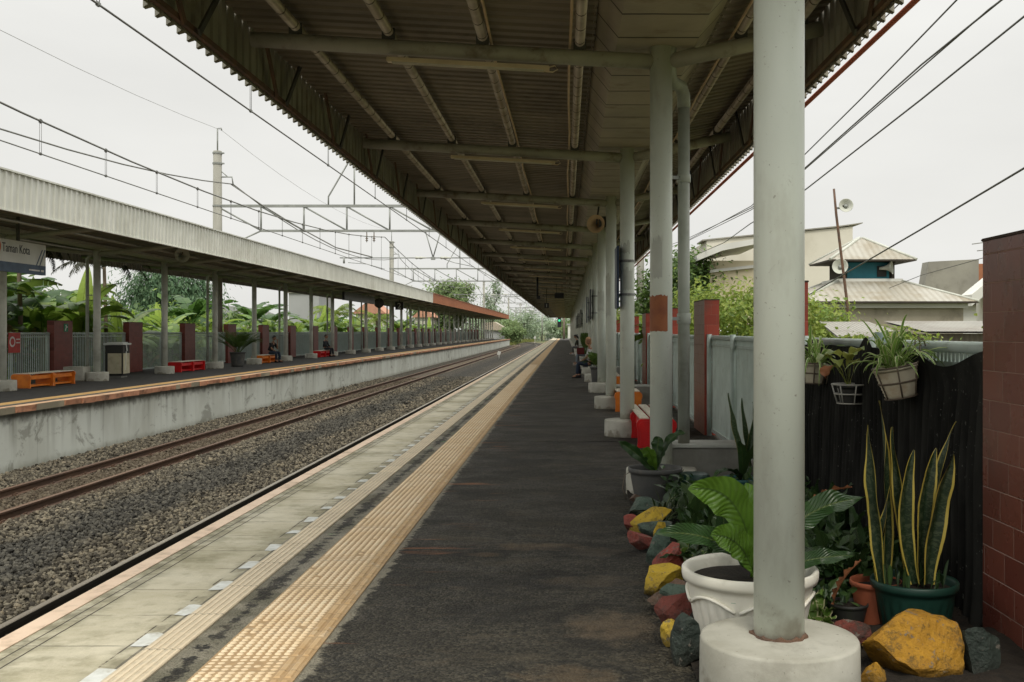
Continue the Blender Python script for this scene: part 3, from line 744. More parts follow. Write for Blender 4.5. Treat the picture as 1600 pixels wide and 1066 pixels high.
# ------------------------------------------------------------------ near canopy
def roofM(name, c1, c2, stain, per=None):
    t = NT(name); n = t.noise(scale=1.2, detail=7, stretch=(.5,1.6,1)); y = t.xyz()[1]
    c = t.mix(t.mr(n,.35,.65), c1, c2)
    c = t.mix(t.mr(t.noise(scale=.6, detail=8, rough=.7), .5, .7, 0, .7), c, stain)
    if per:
        f = t.math('FRACT', t.math('DIVIDE', t.math('SUBTRACT', y, 2.4), per)); c = t.mix(t.mr(t.math('ABSOLUTE', t.math('SUBTRACT', f, .6)), .04, .10, .8, 0), c, tuple(q*.35 for q in stain))  # shading of the ribs painted in as one dark line per rib
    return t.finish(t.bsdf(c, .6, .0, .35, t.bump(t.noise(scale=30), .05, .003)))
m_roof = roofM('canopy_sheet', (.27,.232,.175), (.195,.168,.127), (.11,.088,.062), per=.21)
m_fasc = roofM('fascia_inside', (.36,.35,.29), (.26,.245,.195), (.15,.11,.075))
def gutM():
    t = NT('gutter_panel'); y = t.xyz()[1]; n = t.noise(scale=1.1, detail=6)
    c = t.mix(t.mr(n,.35,.65), (.40,.355,.265), (.31,.275,.205))
    c = t.mix(t.mr(t.noise(scale=2.4, detail=7, rough=.7, stretch=(1,1.5,1)), .52, .72, 0, .7), c, (.19,.145,.09))
    f = t.math('FRACT', t.math('DIVIDE', t.math('ADD', y, t.math('MULTIPLY', t.noise(scale=3), .03)), .68))
    d = t.math('ABSOLUTE', t.math('SUBTRACT', f, .5))
    c = t.mix(t.mr(d, .02, .034, .96, 0), c, (.02,.016,.012))
    return t.finish(t.bsdf(c, .5, 0, .4))
m_gut = gutM()
XL, ZL = -2.91, 4.21       # left arm end
XR, ZR = 2.37, 4.31        # right arm end
def zl(x): return 4.0 + (XC - x)*(ZL-4.0)/(XC-XL)
def zr(x): return 4.0 + (x - XC)*(ZR-4.0)/(XR-XC)
canopy = thing('platform_canopy', 'long butterfly canopy with brown ribbed underside over the near platform', 'canopy', (0,0,0))
Ys = 2.4
def ribbed(mb, xa, za, xb, zb, y0, y1, pitch, depth, mi=0):
    """sheet with ribs running from a to b, spaced along y"""
    prof = []; y = y0
    while y < y1:
        prof += [(y,0),(y+pitch*.55,0),(y+pitch*.65,depth),(y+pitch*.9,depth)]; y += pitch
    vs = []
    for (yy, d) in prof: vs += [(xa,yy,za+d),(xb,yy,zb+d)]
    mb.add(vs, [(2*i,2*i+1,2*i+3,2*i+2) for i in range(len(prof)-1)], mi=mi)
off = .27
mb = MB(); ribbed(mb, .27, zl(.27)+off, XL-.2, zl(XL-.2)+off, Ys, NEAR_END, .21, .035)
ribbed(mb, 1.42, zr(1.42)+off-.03, XR+.1, zr(XR+.1)+off-.03, Ys, NEAR_END, .21, .035)
# outer skin over the gutter keeps the daylight out
mb.add([(.27,Ys,zl(.27)+off+.05),(1.42,Ys,zl(.27)+off+.05),(1.42,NEAR_END,zl(.27)+off+.05),(.27,NEAR_END,zl(.27)+off+.05)], [(0,1,2,3)])
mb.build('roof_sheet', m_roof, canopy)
# fascias: upright corrugated sheets with a stepped lower edge
def fascia(mb, X, zlo, zhi, y0, y1, pitch, depth, sgn, mi=0, drop=.02):
    prof = []; y = y0
    while y < y1:
        prof += [(y,0),(y+pitch*.62,0),(y+pitch*.70,depth),(y+pitch*.92,depth)]; y += pitch
    vs = []
    for (yy, d) in prof: vs += [(X+sgn*d,yy,zlo - (drop if d else 0)),(X+sgn*d,yy,zhi)]
    mb.add(vs, [(2*i,2*i+1,2*i+3,2*i+2) for i in range(len(prof)-1)], mi=mi)
mb = MB(); fascia(mb, -3.10, 3.93, 4.82, Ys, NEAR_END, .22, .045, -1); mb.build('fascia', m_fasc, canopy)
mb = MB(); fascia(mb, 2.47, 3.96, 4.86, Ys, NEAR_END, .22, .045, 1); mb.build('fascia', m_fasc, canopy)
mb = MB()
for X, z in ((-3.06,3.98),(2.43,4.01)): mb.box((X-.02,Ys,z-.03),(X+.02,NEAR_END,z+.02))
mb.build('fascia_rail', m_rust, canopy)
# bulkhead at the far end
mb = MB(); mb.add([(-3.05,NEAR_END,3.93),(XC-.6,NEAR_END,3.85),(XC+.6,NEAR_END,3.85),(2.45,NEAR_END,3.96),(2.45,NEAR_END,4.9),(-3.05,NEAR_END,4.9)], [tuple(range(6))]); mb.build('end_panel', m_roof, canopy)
# gutter box
mb = MB(); gp = [(.25,zl(.25)+.27),(.28,4.36),(.47,4.13),(1.19,4.13),(1.40,4.36),(1.43,zr(1.4)+.25)]
for (a, b) in zip(gp, gp[1:]): mb.add([(a[0],Ys,a[1]),(b[0],Ys,b[1]),(b[0],NEAR_END,b[1]),(a[0],NEAR_END,a[1])], [(0,1,2,3)])
mb.build('gutter', m_gut, canopy)
m_purlin = NT('purlin_pipe')
def _p():
    t = m_purlin; y = t.xyz()[1]
    f = t.math('FRACT', t.math('DIVIDE', t.math('ADD', y, .07), .42)); d = t.math('ABSOLUTE', t.math('SUBTRACT', f, .5))
    c = t.mix(t.mr(t.noise(scale=3, detail=5), .35, .65), (.46,.40,.31), (.33,.28,.21))
    c = t.mix(t.mr(d, .025, .04, .9, 0), c, (.05,.035,.025))  # dark rings: reflections of the ribbed roof painted into the pipe colour
    return t.finish(t.bsdf(c, .34, .25, .5))
m_purlin = _p()
purl = [(-2.50,zl(-2.50)+.135),(-1.64,zl(-1.64)+.135),(-.77,zl(-.77)+.135),(.13,zl(.13)+.135),(1.62,zr(1.62)+.135),(2.18,zr(2.18)+.135)]
for (x, z) in purl:
    mb = MB(); mb.tube([(x,Ys,z),(x,NEAR_END,z)], .048, n=12); mb.build('purlin', m_purlin, canopy)
for (x, z) in ((-.69,zl(-.69)+.10),(.04,zl(.04)+.10),(1.53,zr(1.53)+.085)):
    mb = MB(); mb.tube([(x,Ys,z)]+[(x+.012*math.sin(k*1.7),k*1.7,z+.008*math.sin(k*2.9)) for k in range(1,60)]+[(x,NEAR_END,z)], .013, n=6); mb.build('conduit', m_conduit, canopy)
# arms, brackets, braces: one of each, then copies down the platform
mbL = MB(); mbL.tube([(XC-.06,0,4.0),(XL,0,ZL)], .072, n=16)
armL = mbL.build('beam', m_steel, canopy)
mbR = MB(); mbR.tube([(XC+.06,0,4.0),(XR,0,ZR)], .072, n=16); armR = mbR.build('beam', m_steel, canopy)
brk = []
for (x, z) in purl:
    mbB = MB(); mbB.cbox((x, 0, z-.085), (.09,.07,.10), bev=.01); mbB.cbox((x,-.03,z-.02), (.12,.02,.10)); brk.append(mbB.build('purlin_bracket', m_darkst, canopy))
def vbrace(X, s):
    mb = MB(); mb.cbox((X,.62,4.30), (.02,.075,.95), rot=(.72,0,0), mi=0)
    mb.cbox((X+s*.02,1.55,4.28), (.02,.06,.95), rot=(-.8,0,0), mi=1)
    return mb.build('brace', [m_rust, m_darkst], canopy)
br1 = vbrace(-3.02, 1); br2 = vbrace(2.39, -1)
def place(o, y, first):
    if first: o.location = (0,y,0); return o
    c = o.copy(); COL.objects.link(c); c.location = (0,y,0); return c
for n_ in range(NCOL):
    for o in [armL, armR] + (brk if n_ < 9 else []): place(o, YN(n_), n_ == 0)
    place(br1, YN(n_)+.3, n_ == 0); place(br2, YN(n_)+.3, n_ == 0)
    if n_ < 18:
        place(br1, YN(n_)+.3+BAY/2, False); place(br2, YN(n_)+.3+BAY/2, False)
# twin tube lamps strapped under the left arms
lampl = None
ordn = ['first','second','third','fourth','fifth','sixth','seventh','eighth','ninth','tenth']
for n_ in range(NCOL):
    if n_ == 0: continue
    Y = YN(n_) - .06
    if lampl is None:
        lampl = thing('tube_light', '', 'ceiling light', (0,Y,0), group='tube lights under the canopy arms')
        sl_ = math.atan2(zl(-1.65)-zl(-.15), -1.5)
        ang = -math.atan((ZL-4.0)/(XC-XL))
        cxm = -.90; cz = zl(cxm) - .125
        mb = MB(); mb.cbox((cxm,0,cz-.01), (1.50,.085,.04), rot=(0,-ang,0), bev=.006); mb.build('housing', m_light, lampl)
        for s in (-1,1):
            mb = MB(); q = .70; a = Vector((cxm-q, s*.022, cz-.03+(q)*math.sin(-ang))); b = Vector((cxm+q, s*.022, cz-.03-q*math.sin(-ang)))
            mb.tube([a,b], .013, n=8); mb.build('tube', m_whitel, lampl)
        mb = MB(); ex = cxm+.75; ez = cz-.75*math.sin(-ang)
        mb.tube([(ex-.02,0,ez),(ex+.05,-.01,ez+.015),(ex+.075,-.01,ez-.02),(ex+.03,-.01,ez-.045),(ex-.12,-.01,ez-.03)], .007, n=6); mb.build('cable_loop', m_light, lampl)
        r = lampl
    else: r = dup(lampl, (0,Y,0))
    r['label'] = ('%s twin tube light along the near canopy, counted from the closest beam' % ordn[n_-1]) if n_ <= 6 else 'distant twin tube light under a canopy arm of the near platform'
# edge conduit and bird wire on the outside of the right eave
mb = MB(); mb.tube([(2.60,-1,3.96),(2.60,60,3.96),(2.60,NEAR_END,3.96)], .024, n=8); tag(mb.build('red_pipe', m_redpipe), 'thin red pipe running along outside the canopy eave', 'pipe')
mb = MB(); mb.tube([(2.565,-1,4.02),(2.565,NEAR_END,4.02)], .005, n=5); tag(mb.build('eave_wire', m_wire), 'thin wire stretched beside the red pipe at the eave', 'wire')

# ------------------------------------------------------------------ near columns
def column(name, mp, mbase, r, h, rb, hb, zt):
    t = thing(name, '', 'column')
    mb = MB(); mb.tube([(0,0,hb-.02),(0,0,h)], r, n=32); mb.build('shaft', mp, t)
    mb = MB(); mb.lathe([(rb*1.01,-.005),(rb*1.0,.02),(rb*.998,hb*.5),(rb*.992,hb-.012),(rb*.978,hb-.002),(rb*.93,hb),(r*1.05,hb+.008)], n=40, wob=.004, capt=True); mb.build('base', mbase, t)
    return t
c0 = column('canopy_column', m_paint, m_base, .104, 4.13, .328, .235, 4.0)
labs = {0:'thick pale green column standing in front of the white fern pot',
        1:'pale green column with a brown paint patch, behind the grey potted fern',
        2:'column carrying a narrow dark blue sign plate, between the red and orange benches',
        3:'fourth column along the near platform, standing between the two orange benches',
        4:'fifth column along the near platform, right behind the big grey palm pot'}
cols = []
for n_ in range(NCOL):
    t = c0 if n_ == 0 else dup(c0)
    t.location = (XC, YN(n_), 0); t['group'] = 'columns of the near canopy'
    t['label'] = labs.get(n_, 'distant pale green column in the receding row of the near canopy')
    cols.append(t)
# chipped concrete ring at the foot of the closest shaft
mb = MB(); vs = []
for k in range(60):
    q = 2*PI*k/60; rr = .108 + .016*max(0, noise.noise(Vector((math.cos(q)*2.5,math.sin(q)*2.5,1)))+.35); zz = .246 + .016*max(0, noise.noise(Vector((math.cos(q)*4,math.sin(q)*4,5)))+.25)
    vs += [(rr*math.cos(q),rr*math.sin(q),.236),(rr*math.cos(q),rr*math.sin(q),zz),(.100*math.cos(q),.100*math.sin(q),zz+.004)]
mb.add(vs, [(3*k+a,(3*k+3+a)%180,(3*k+4+a)%180,3*k+1+a) for k in range(60) for a in (0,1)]); mb.build('rust_collar', m_rust, cols[0])
def patch(parent, q0, q1, z0, z1, mat, name, r=.106, jag=.02):
    mb = MB(); N = 14
    vs = []
    for k in range(N+1):
        q = q0+(q1-q0)*k/N
        vs += [(r*math.cos(q), r*math.sin(q), z0+rnd.uniform(-jag,jag)*.5), (r*math.cos(q), r*math.sin(q), z1+rnd.uniform(-jag,jag))]
    mb.add(vs, [(2*k,2*k+2,2*k+3,2*k+1) for k in range(N)], smooth=True)
    return mb.build(name, mat, parent)
m_brown = M('brown_patch', (.30,.10,.035), (.22,.07,.03), scale=8, rough=.6, bump=.1)
m_scuff = M('grey_scuff', (.47,.49,.44), (.54,.57,.51), scale=6, rough=.7, bump=0)
patch(cols[1], PI*1.0, PI*1.66, 1.5, 1.83, m_brown, 'paint_patch', jag=.012)
patch(cols[1], PI*1.15, PI*1.5, 1.98, 2.35, m_scuff, 'scuff_mark', jag=.05)
patch(cols[2], PI*1.3, PI*1.75, 2.1, 2.4, m_scuff, 'scuff_mark', jag=.04)
patch(cols[2], PI*1.1, PI*1.6, 2.62, 2.76, m_scuff, 'scuff_mark', jag=.05)
patch(cols[3], PI*1.0, PI*1.45, 1.8, 2.6, m_scuff, 'scuff_mark', jag=.045)
patch(cols[4], PI*1.0, PI*1.7, 2.0, 2.5, m_scuff, 'scuff_mark', jag=.045)
# sign plates on columns
sg = None
for n_, z0, z1, mt in ((2,1.83,2.71,m_signblue),(5,1.85,2.75,m_signblk),(6,1.8,2.7,m_signblue),(9,1.7,2.6,m_signblk),(11,1.7,2.6,m_signblk),(13,1.7,2.6,m_signblk)):
    t = thing('column_sign', 'dark sign plate strapped edge-on to a distant column' if n_ > 2 else 'narrow navy sign plate strapped to the third column with two steel bands', 'sign', (XC,YN(n_),0), group='sign plates on the near columns')
    mb = MB(); mb.cbox((-.150,-.02,(z0+z1)/2), (.035,.62,z1-z0), bev=.008); mb.build('plate', mt, t)
    for z in (z0+.2, z1-.2):
        mb = MB(); mb.lathe([(.112,-.018),(.112,.018)], n=24, c=(0,0,z), capb=False); mb.tube([(-.13,0,z),(.0,-.125,z)], .012, n=6); mb.cbox((.03,-.118,z), (.03,.02,.03)); mb.build('band', m_galv, t)
# rain pipes
dp = None
for i, n_ in enumerate((1,4,7,10,13,16)):
    if dp is None:
        dp = thing('rain_pipe', '', 'rain pipe', group='rain pipes of the near canopy')
        Xp = .235
        mb = MB(); mb.tube([(Xp,.22,.44),(Xp,.22,3.68)], .056, n=18); mb.lathe([(.062,-.05),(.066,-.045),(.066,.045),(.062,.05)], n=18, c=(Xp,.22,1.62), capb=False); mb.lathe([(.062,-.04),(.066,-.035),(.066,.035),(.062,.04)], n=18, c=(Xp,.22,2.95), capb=False); mb.build('pipe', m_pipe, dp)
        mb = MB(); mb.tube([(Xp,.22,3.62),(Xp,.22,3.74),(Xp-.03,.20,3.82),(Xp-.09,.14,3.83),(Xp-.14,.06,3.85),(Xp-.155,.02,3.95),(Xp-.155,.0,4.16)], .062, n=16); mb.build('elbow', m_pipe, dp)
        mb = MB(); mb.cbox((Xp-.08,.16,1.62), (.13,.02,.03), rot=(0,0,.6)); mb.cbox((Xp-.08,.16,2.95), (.13,.02,.03), rot=(0,0,.6)); mb.build('bracket', m_galv, dp)
        t = dp
    else: t = dup(dp)
    t.location = (XC, YN(n_), 0)
    t['label'] = 'pale rain pipe with an elbow beside the brown patched column' if n_ == 1 else 'distant pale rain pipe behind a column of the near canopy'
# low concrete walls between column and fence
m_plinth = M('plinth_concrete', (.25,.25,.22), (.20,.20,.175), scale=3, rough=.85, bump=.25, stain=(.13,.12,.1), stain_amt=.5)
m_plcap = M('plinth_cap', (.42,.43,.39), (.34,.35,.31), scale=4, rough=.8, bump=.2)
for i, n_ in enumerate((1,3,5)):
    t = thing('low_wall', ['grey concrete low wall behind the grey fern pot, carrying the rain pipe','grey low wall behind the orange benches','small grey low wall far along the fence'][i], 'low wall', (0,YN(n_),0))
    x1 = 1.66 if n_ == 1 else 1.9
    mb = MB(); mb.cbox(((.94+x1)/2,.28,.205), (x1-.94,.42,.41), bev=.008); mb.build('wall', m_plinth, t)
    mb = MB(); mb.cbox(((.93+x1+.01)/2,.28,.426), (x1-.91,.45,.03), bev=.006); mb.build('cap', m_plcap, t)

# ------------------------------------------------------------------ benches
def bench(name, mcol, L=2.5, W=.52, H=.37, k=3):
    t = thing(name, '', 'bench')
    def panel(y):
        mb = MB(); w_ = W/2; th = .05
        # arched end panel: rounded shoulders, waist with notches, flared foot
        out = []
        for q in range(7): a = PI/2*q/6; out.append((w_-.07+.07*math.sin(a), H-.07+.07*math.cos(a)))
        out += [(w_,H-.10),(w_-.016,H-.14),(w_-.02,.08),(w_-.012,.02),(w_-.012,0)]
        poly = [(-x,z) for x, z in out][::-1] + out
        mb.prism(poly, 'y', y-th/2, y+th/2)
        inner = [(x*.86, H*.06+z*.86) for x, z in poly]
        mb.prism(inner, 'y', y-th/2-.008, y-th/2)
        return mb.build('end_panel', mcol, t)
    ys_ = [-L/2+.03+i*(L-.06)/(k-1) for i in range(k)]
    for y in ys_: panel(y)
    for y in ys_[1:-1]: panel(y+.07)
    for i in range(3):
        x = -.155+.155*i
        mb = MB(); mb.cbox((x,0,H+.006), (.125,L-.08,.022), bev=.006); mb.build('slat', m_slat, t)
    mb = MB()
    for s in (-1,1): mb.cbox((s*(W/2-.09),0,H-.1), (.03,L-.1,.10))
    mb.cbox((0,0,.05),(W-.2,L-.1,.04)); mb.build('side_rail', mcol, t)
    return t
bR = bench('platform_bench', m_red); bO = bench('platform_bench', m_orange)
XB = 1.17
benches = [(bR,XB,14.43,'red plastic bench with pale slats behind the brown patched column','near'),
    (bO,XB,20.35,'orange plastic bench just behind the dark blue plated column','near'),
    (bO,XB,26.9,'orange bench farther off, partly hidden behind the big palm pot','near'),
    (bR,XB,33.2,'red bench on which the person in a pale headscarf sits','near'),
    (bO,XB,46.0,'distant bench where people sit in a row on the near platform','near'),
    (bR,XB,67.0,'farthest bench with a person far along the near platform','near'),
    (bO,-14.35,28.2,'orange bench on the far platform beside the litter bin','far'),
    (bR,-14.35,38.8,'empty red bench on the far platform between two columns','far'),
    (bO,-14.4,49.0,'orange bench on the far platform where a person in black sits hunched','far'),
    (bR,-14.4,60.4,'small red bench on the far platform beside the person in a dark suit','far')]
used = set()
for (o, x, y, lab, side) in benches:
    if o.name in used: t = dup(o)
    else: t = o; used.add(o.name)
    t.location = (x,y,0); t['label'] = lab; t['group'] = 'slatted platform benches'

# ------------------------------------------------------------------ pillars and fences, near side
def pillar_mesh(mats, lx, ly, h, nm):
    t = thing(nm, '', 'pillar')
    mb = MB(); mb.cbox((0,0,h/2), (lx,ly,h))
    for i, f in enumerate(mb.f[:6]):
        mb.mi[i] = {0:2,1:2,2:0,4:0,3:1,5:1}[i]
    mb.build('shaft', mats, t)
    mb = MB(); mb.cbox((0,0,h+.008), (lx+.015,ly+.015,.016), bev=.004); mb.build('top_course', m_cap, t)
    return t
pn = pillar_mesh([m_tileF, m_tileL, m_cap], .215, 1.2, 1.95, 'brick_pillar')
plab = ['big maroon tiled pillar close by, at the end of the black netting','maroon pillar behind the thick front column with only its red edge showing','red tiled pillar with glossy front beside the pale green fence panel','red tiled pillar behind the rain pipe','dull red pillar standing near the orange benches']
for i in range(32):
    t = pn if i == 0 else dup(pn)
    t.location = (2.205 if i == 0 else 2.11,3.95+.6+5.42*i,0)
    t['label'] = plab[i] if i < 5 else 'distant red pillar in the fence of the near platform'
    t['group'] = 'tiled pillars of the near fence'
for o in pn.children:
    if o.name.startswith('shaft'): o.data = o.data.copy(); o.data.materials[1] = m_tileO
def fence_panel(L, h, bars, rb, name, z0=.06):
    t = thing(name, '', 'fence')
    mb = MB(); mb.tube([(0,0,h),(0,L,h)], .034, n=12); mb.build('top_rail', m_fence, t)
    mb = MB(); mb.cbox((0,L/2,z0+.02), (.05,L,.05)); mb.cbox((0,L/2,h-.10), (.03,L,.03)); mb.build('bottom_rail', m_fence, t)
    mb = MB(); k = int(L/bars)
    for i in range(k+1): mb.cbox((0,i*L/k,(h+z0)/2), (.012,rb*2,h-z0-.02))
    mb.build('bars', m_fence, t)
    ch = [c for c in t.children if c.name.startswith('bars')][0]; ch.name = 'bar_infill'
    for y in (.02, L*.5, L-.02):
        mb = MB(); mb.tube([(-.05,y,-.02),(-.05,y,h+.05)], .036, n=12, cap=True); mb.cbox((-.03,y,h*.75),(.06,.03,.03)); mb.cbox((-.03,y,.25),(.06,.03,.03)); mb.build('post', m_fence, t)
    return t
fp = fence_panel(4.2, 1.41, .060, .019, 'fence')
flab = ['fence panel hidden behind the black netting with hanging pots','pale green barred fence panel between two red pillars, beyond the low wall','pale green fence panel behind the rain pipe','pale green fence panel behind the orange benches']
for i in range(30):
    t = fp if i == 0 else dup(fp)
    t.location = (2.235 if i == 0 else 2.12,5.17+5.42*i,0); t['label'] = flab[i] if i < 4 else 'distant pale green fence panel of the near platform'
    t['group'] = 'fence panels of the near platform'
# teal cap where the fence pipe is joined
mb = MB(); mb.lathe([(.042,-.04),(.044,-.035),(.044,.035),(.042,.04)], n=16, c=(-.10,1.76,1.455), capt=True); mb.tube([(-.10,1.76,1.34),(-.10,1.76,1.45)], .034, n=12)
mb.build('post_cap', M('post_cap_teal', (.30,.40,.39), rough=.5, bump=0), fp)

# black shade netting hung over the first panel
def netM():
    t = NT('black_netting'); P = t.xyz()
    v = t.voro(scale=70, out='Distance'); n = t.noise(scale=1.6, detail=5)
    c = t.mix(t.mr(t.noise(scale=6, detail=5, stretch=(1,1,.3)), .35, .7), (.008,.008,.007), (.024,.024,.021))
    sp_ = t.math('MULTIPLY', t.mr(t.noise(scale=110, detail=1, stretch=(1,1,.45)), .69, .76), t.mr(t.noise(scale=2.6, detail=3), .50, .64))
    c = t.mix(t.math('MULTIPLY', sp_, .7), c, (.17,.175,.15))  # pale specks paint in light showing through holes in the net
    wv = t.math('SINE', t.math('MULTIPLY', P[2], 1400)); wy = t.math('SINE', t.math('MULTIPLY', P[1], 1000))
    return t.finish(t.bsdf(c, .85, 0, .15, t.bump(t.math('ADD', t.noise(scale=45, detail=4), t.math('MULTIPLY', wv, .1)), .35, .006)))
m_net = netM()
def net(u, v):
    y = 5.158 + 4.25*u
    top = 1.39
    px_ = 884 + 2.0*1600/y
    sag = math.exp(-((y-5.62)/.32)**2)*.085 + math.exp(-((y-5.17)/.2)**2)*-.02 + .03*noise.noise(Vector((y*2.1,0,5)))
    top = top - sag if y < 6.1 else max(top - sag, 1.345 + .115*math.exp(-((y-6.95)/.16)**2) + .11*math.exp(-((y-6.3)/.13)**2) + .10*math.exp(-((y-8.3)/.3)**2))
    z = .0 + (top)*(1-v)
    x = 2.035 + .09*max(0,1-u*3) - .020*math.sin(y*2*PI/.085)*min(1,v*5)**1.5 - .05*v + .018*noise.noise(Vector((y*1.3, z*2, 0)))
    fold = math.exp(-((z-(top-.1-.1*math.sin(y*2)))/.06)**2)*.02
    return (x - fold, y, z)
mb = MB(); mb.grid(net, 420, 36); t = mb.build('shade_net', m_net); tag(t, 'black shade netting hung over the fence behind the plant bed', 'netting')

# ------------------------------------------------------------------ far canopy and platform furniture
m_ffas = roofM('far_fascia', (.66,.66,.59), (.58,.58,.51), (.46,.45,.38))
m_forg = roofM('orange_fascia', (.37,.15,.075), (.33,.135,.07), (.28,.12,.06))
m_froof = roofM('far_canopy_sheet', (.22,.21,.17), (.17,.16,.13), (.12,.10,.07))
m_fbeam = M('far_beam', (.36,.36,.31), (.28,.28,.24), rough=.6, bump=0)
fc = thing('platform_canopy', 'long canopy with pale ribbed fascia over the far platform, orange at its distant end', 'canopy')
FY0 = 8.0; XFF, XFR = -11.2, -17.2
mb = MB(); fascia(mb, XFF, 3.93, 4.72, FY0, 86, .245, .035, 1); mb.build('fascia', m_ffas, fc)
mb = MB(); fascia(mb, XFF, 3.93, 4.72, 86.1, FAR_END, .245, .035, 1); mb.build('orange_fascia', m_forg, fc)
mb = MB(); mb.box((XFF-.03,FY0,4.715),(XFF+.06,86,4.75)); mb.box((XFF-.02,FY0,3.91),(XFF+.05,86,3.935)); mb.build('fascia_trim', m_ffas, fc)
mb = MB(); mb.box((XFF-.03,86.1,4.715),(XFF+.06,FAR_END,4.75)); mb.build('fascia_trim', m_forg, fc)
mb = MB(); fascia(mb, XFR, 3.95, 4.7, FY0, FAR_END, .245, .035, -1); mb.build('fascia', m_froof, fc)
mb = MB(); ribbed(mb, XF, 4.08, XFF-.04, 4.42, FY0, FAR_END, .25, .035); ribbed(mb, XF, 4.08, XFR+.04, 4.42, FY0, FAR_END, .25, .035); mb.build('roof_sheet', m_froof, fc)
mb = MB(); mb.add([(XFF,FAR_END,3.93),(XFF,FAR_END,4.72),(XFR,FAR_END,4.7),(XFR,FAR_END,3.95),(XF,FAR_END,3.8)], [(0,1,2,3,4)]); mb.build('end_panel', m_froof, fc)
mb = MB(); mb.tube([(0,0,3.84),(XFF-.08-XF,0,4.16)], .07, n=10); fb1 = mb.build('beam', m_fbeam, fc)
mb = MB(); mb.tube([(0,0,3.84),(XFR+.08-XF,0,4.16)], .07, n=10); fb2 = mb.build('beam', m_fbeam, fc)
for (x, z) in ((-11.9,4.2),(-13.0,4.1),(-15.4,4.1),(-16.5,4.2)):
    mb = MB(); mb.tube([(x,FY0,z),(x,FAR_END,z)], .045, n=8); mb.build('purlin', m_fbeam, fc)
mb = MB(); mb.box((XF-.3,FY0,4.02),(XF+.3,FAR_END,4.1)); mb.build('gutter', m_fbeam, fc)
fcol = column('canopy_column', m_paintf, m_base, .105, 3.95, .335, .27, 3.9)
fdp = None
flabs = {0:'far platform column at the frame edge beside the orange bench', 1:'far platform column between the orange bench and the litter bin', 2:'far platform column beside the empty red bench', 3:'far platform column between the red bench and the potted palm', 4:'far platform column beside the potted palm and the seated person in black'}
for n_ in range(-2, 34):
    t = fcol if n_ == -2 else dup(fcol)
    t.location = (XF, YF(n_), 0); t['group'] = 'columns of the far canopy'
    t['label'] = flabs.get(n_, 'distant pale column in the receding row of the far canopy')
    for o in (fb1, fb2):
        if n_ == -2: o.location = (XF, YF(n_), 0)
        else: c = o.copy(); COL.objects.link(c); c.location = (XF, YF(n_), 0)
    if n_ % 2 == 1:
        if fdp is None:
            fdp = thing('rain_pipe', '', 'rain pipe', group='rain pipes of the far canopy')
            mb = MB(); mb.tube([(-.34,.1,0),(-.34,.1,3.7),(-.2,.05,3.85),(-.05,.0,3.9)], .05, n=10); mb.build('pipe', m_pipe, fdp)
            mb = MB(); 
            for z in (1.3,2.6): mb.cbox((-.2,.06,z),(.28,.03,.03))
            mb.build('bracket', m_galv, fdp); p_ = fdp
        else: p_ = dup(fdp)
        p_.location = (XF, YF(n_), 0)
        p_['label'] = 'rain pipe beside the far column next to the litter bin' if n_ == 1 else 'distant rain pipe standing beside a far platform column'
# small concrete block behind the second column
mb = MB(); mb.cbox((-14.75,30.9,.22),(.6,.5,.44), bev=.01); tag(mb.build('concrete_block', m_base), 'low concrete block beside the far column near the litter bin', 'block')
# tiled pillars + fences on the far side
pf = pillar_mesh([m_tileFar, m_tileFar, m_cap], .22, 1.2, 1.83, 'brick_pillar')
for i in range(-1, 29):
    t = pf if i == -1 else dup(pf)
    t.location = (-16.1, 32.6+5.5*i, 0); t['group'] = 'tiled pillars of the far fence'
    t['label'] = {0:'maroon tiled pillar bearing a small green sign on the far platform',1:'maroon tiled pillar behind the litter bin',2:'maroon tiled pillar behind the empty red bench',3:'maroon tiled pillar behind the potted palm',4:'maroon tiled pillar behind the seated person in black'}.get(i, 'distant maroon pillar in the far fence')
ff = None
for i in range(-2, 29):
    if ff is None:
        ff = fence_panel(4.2, 1.43, .11, .018, 'fence')
        t = ff
    else: t = dup(ff)
    t.location = (-16.12, 33.25+5.5*i, 0); t['group'] = 'fence panels of the far platform'
    t['label'] = {-1:'barred fence panel behind the far orange bench, bearing a red notice',0:'barred fence panel behind the litter bin',1:'barred fence panel behind the empty red bench',2:'barred fence panel behind the potted palm'}.get(i, 'pale green fence panel in the receding far fence')
# solid pale sheets behind the bars further along
m_fsheet = M('fence_sheet', (.30,.39,.36), (.25,.33,.30), scale=1.2, rough=.6, bump=0)
fs0 = None
for i in range(3, 29):
    if fs0 is None:
        mb = MB(); mb.cbox((-.06,2.1,.74),(.015,4.2,1.34)); fs0 = mb.build('fence_sheet', m_fsheet); t = fs0
    else: t = fs0.copy(); COL.objects.link(t)
    t.location = (-16.12,33.25+5.5*i,0); tag(t, 'pale green sheet fixed behind the bars of the receding far fence', 'fence sheet', 'sheets of the far fence')

# litter bin
t = thing('litter_bin', 'cream and black litter bin with a white lid on the far platform', 'litter bin', (-14.62,33.4,0), rz=.0)
m_bincream = M('bin_cream', (.52,.48,.33), (.45,.41,.28), rough=.5, bump=0, stain=(.3,.25,.16), stain_amt=.5, stain_scale=4)
mb = MB(); mb.cbox((0,0,.56),(.56,.56,.98), bev=.02); mb.build('body', m_black, t)
mb = MB(); mb.cbox((.03,-.286,.46),(.44,.02,.66), bev=.005); mb.build('door', m_bincream, t)
mb = MB(); mb.cbox((.286,0,.46),(.02,.48,.66), bev=.005); mb.build('door', m_bincream, t)
mb = MB(); mb.cbox((0,0,1.09),(.66,.66,.06), bev=.02); mb.cbox((0,0,1.13),(.5,.5,.04), bev=.015); mb.build('lid', m_signwh, t)
mb = MB(); mb.cbox((0,0,.04),(.44,.44,.08)); mb.build('foot', m_plinth, t)
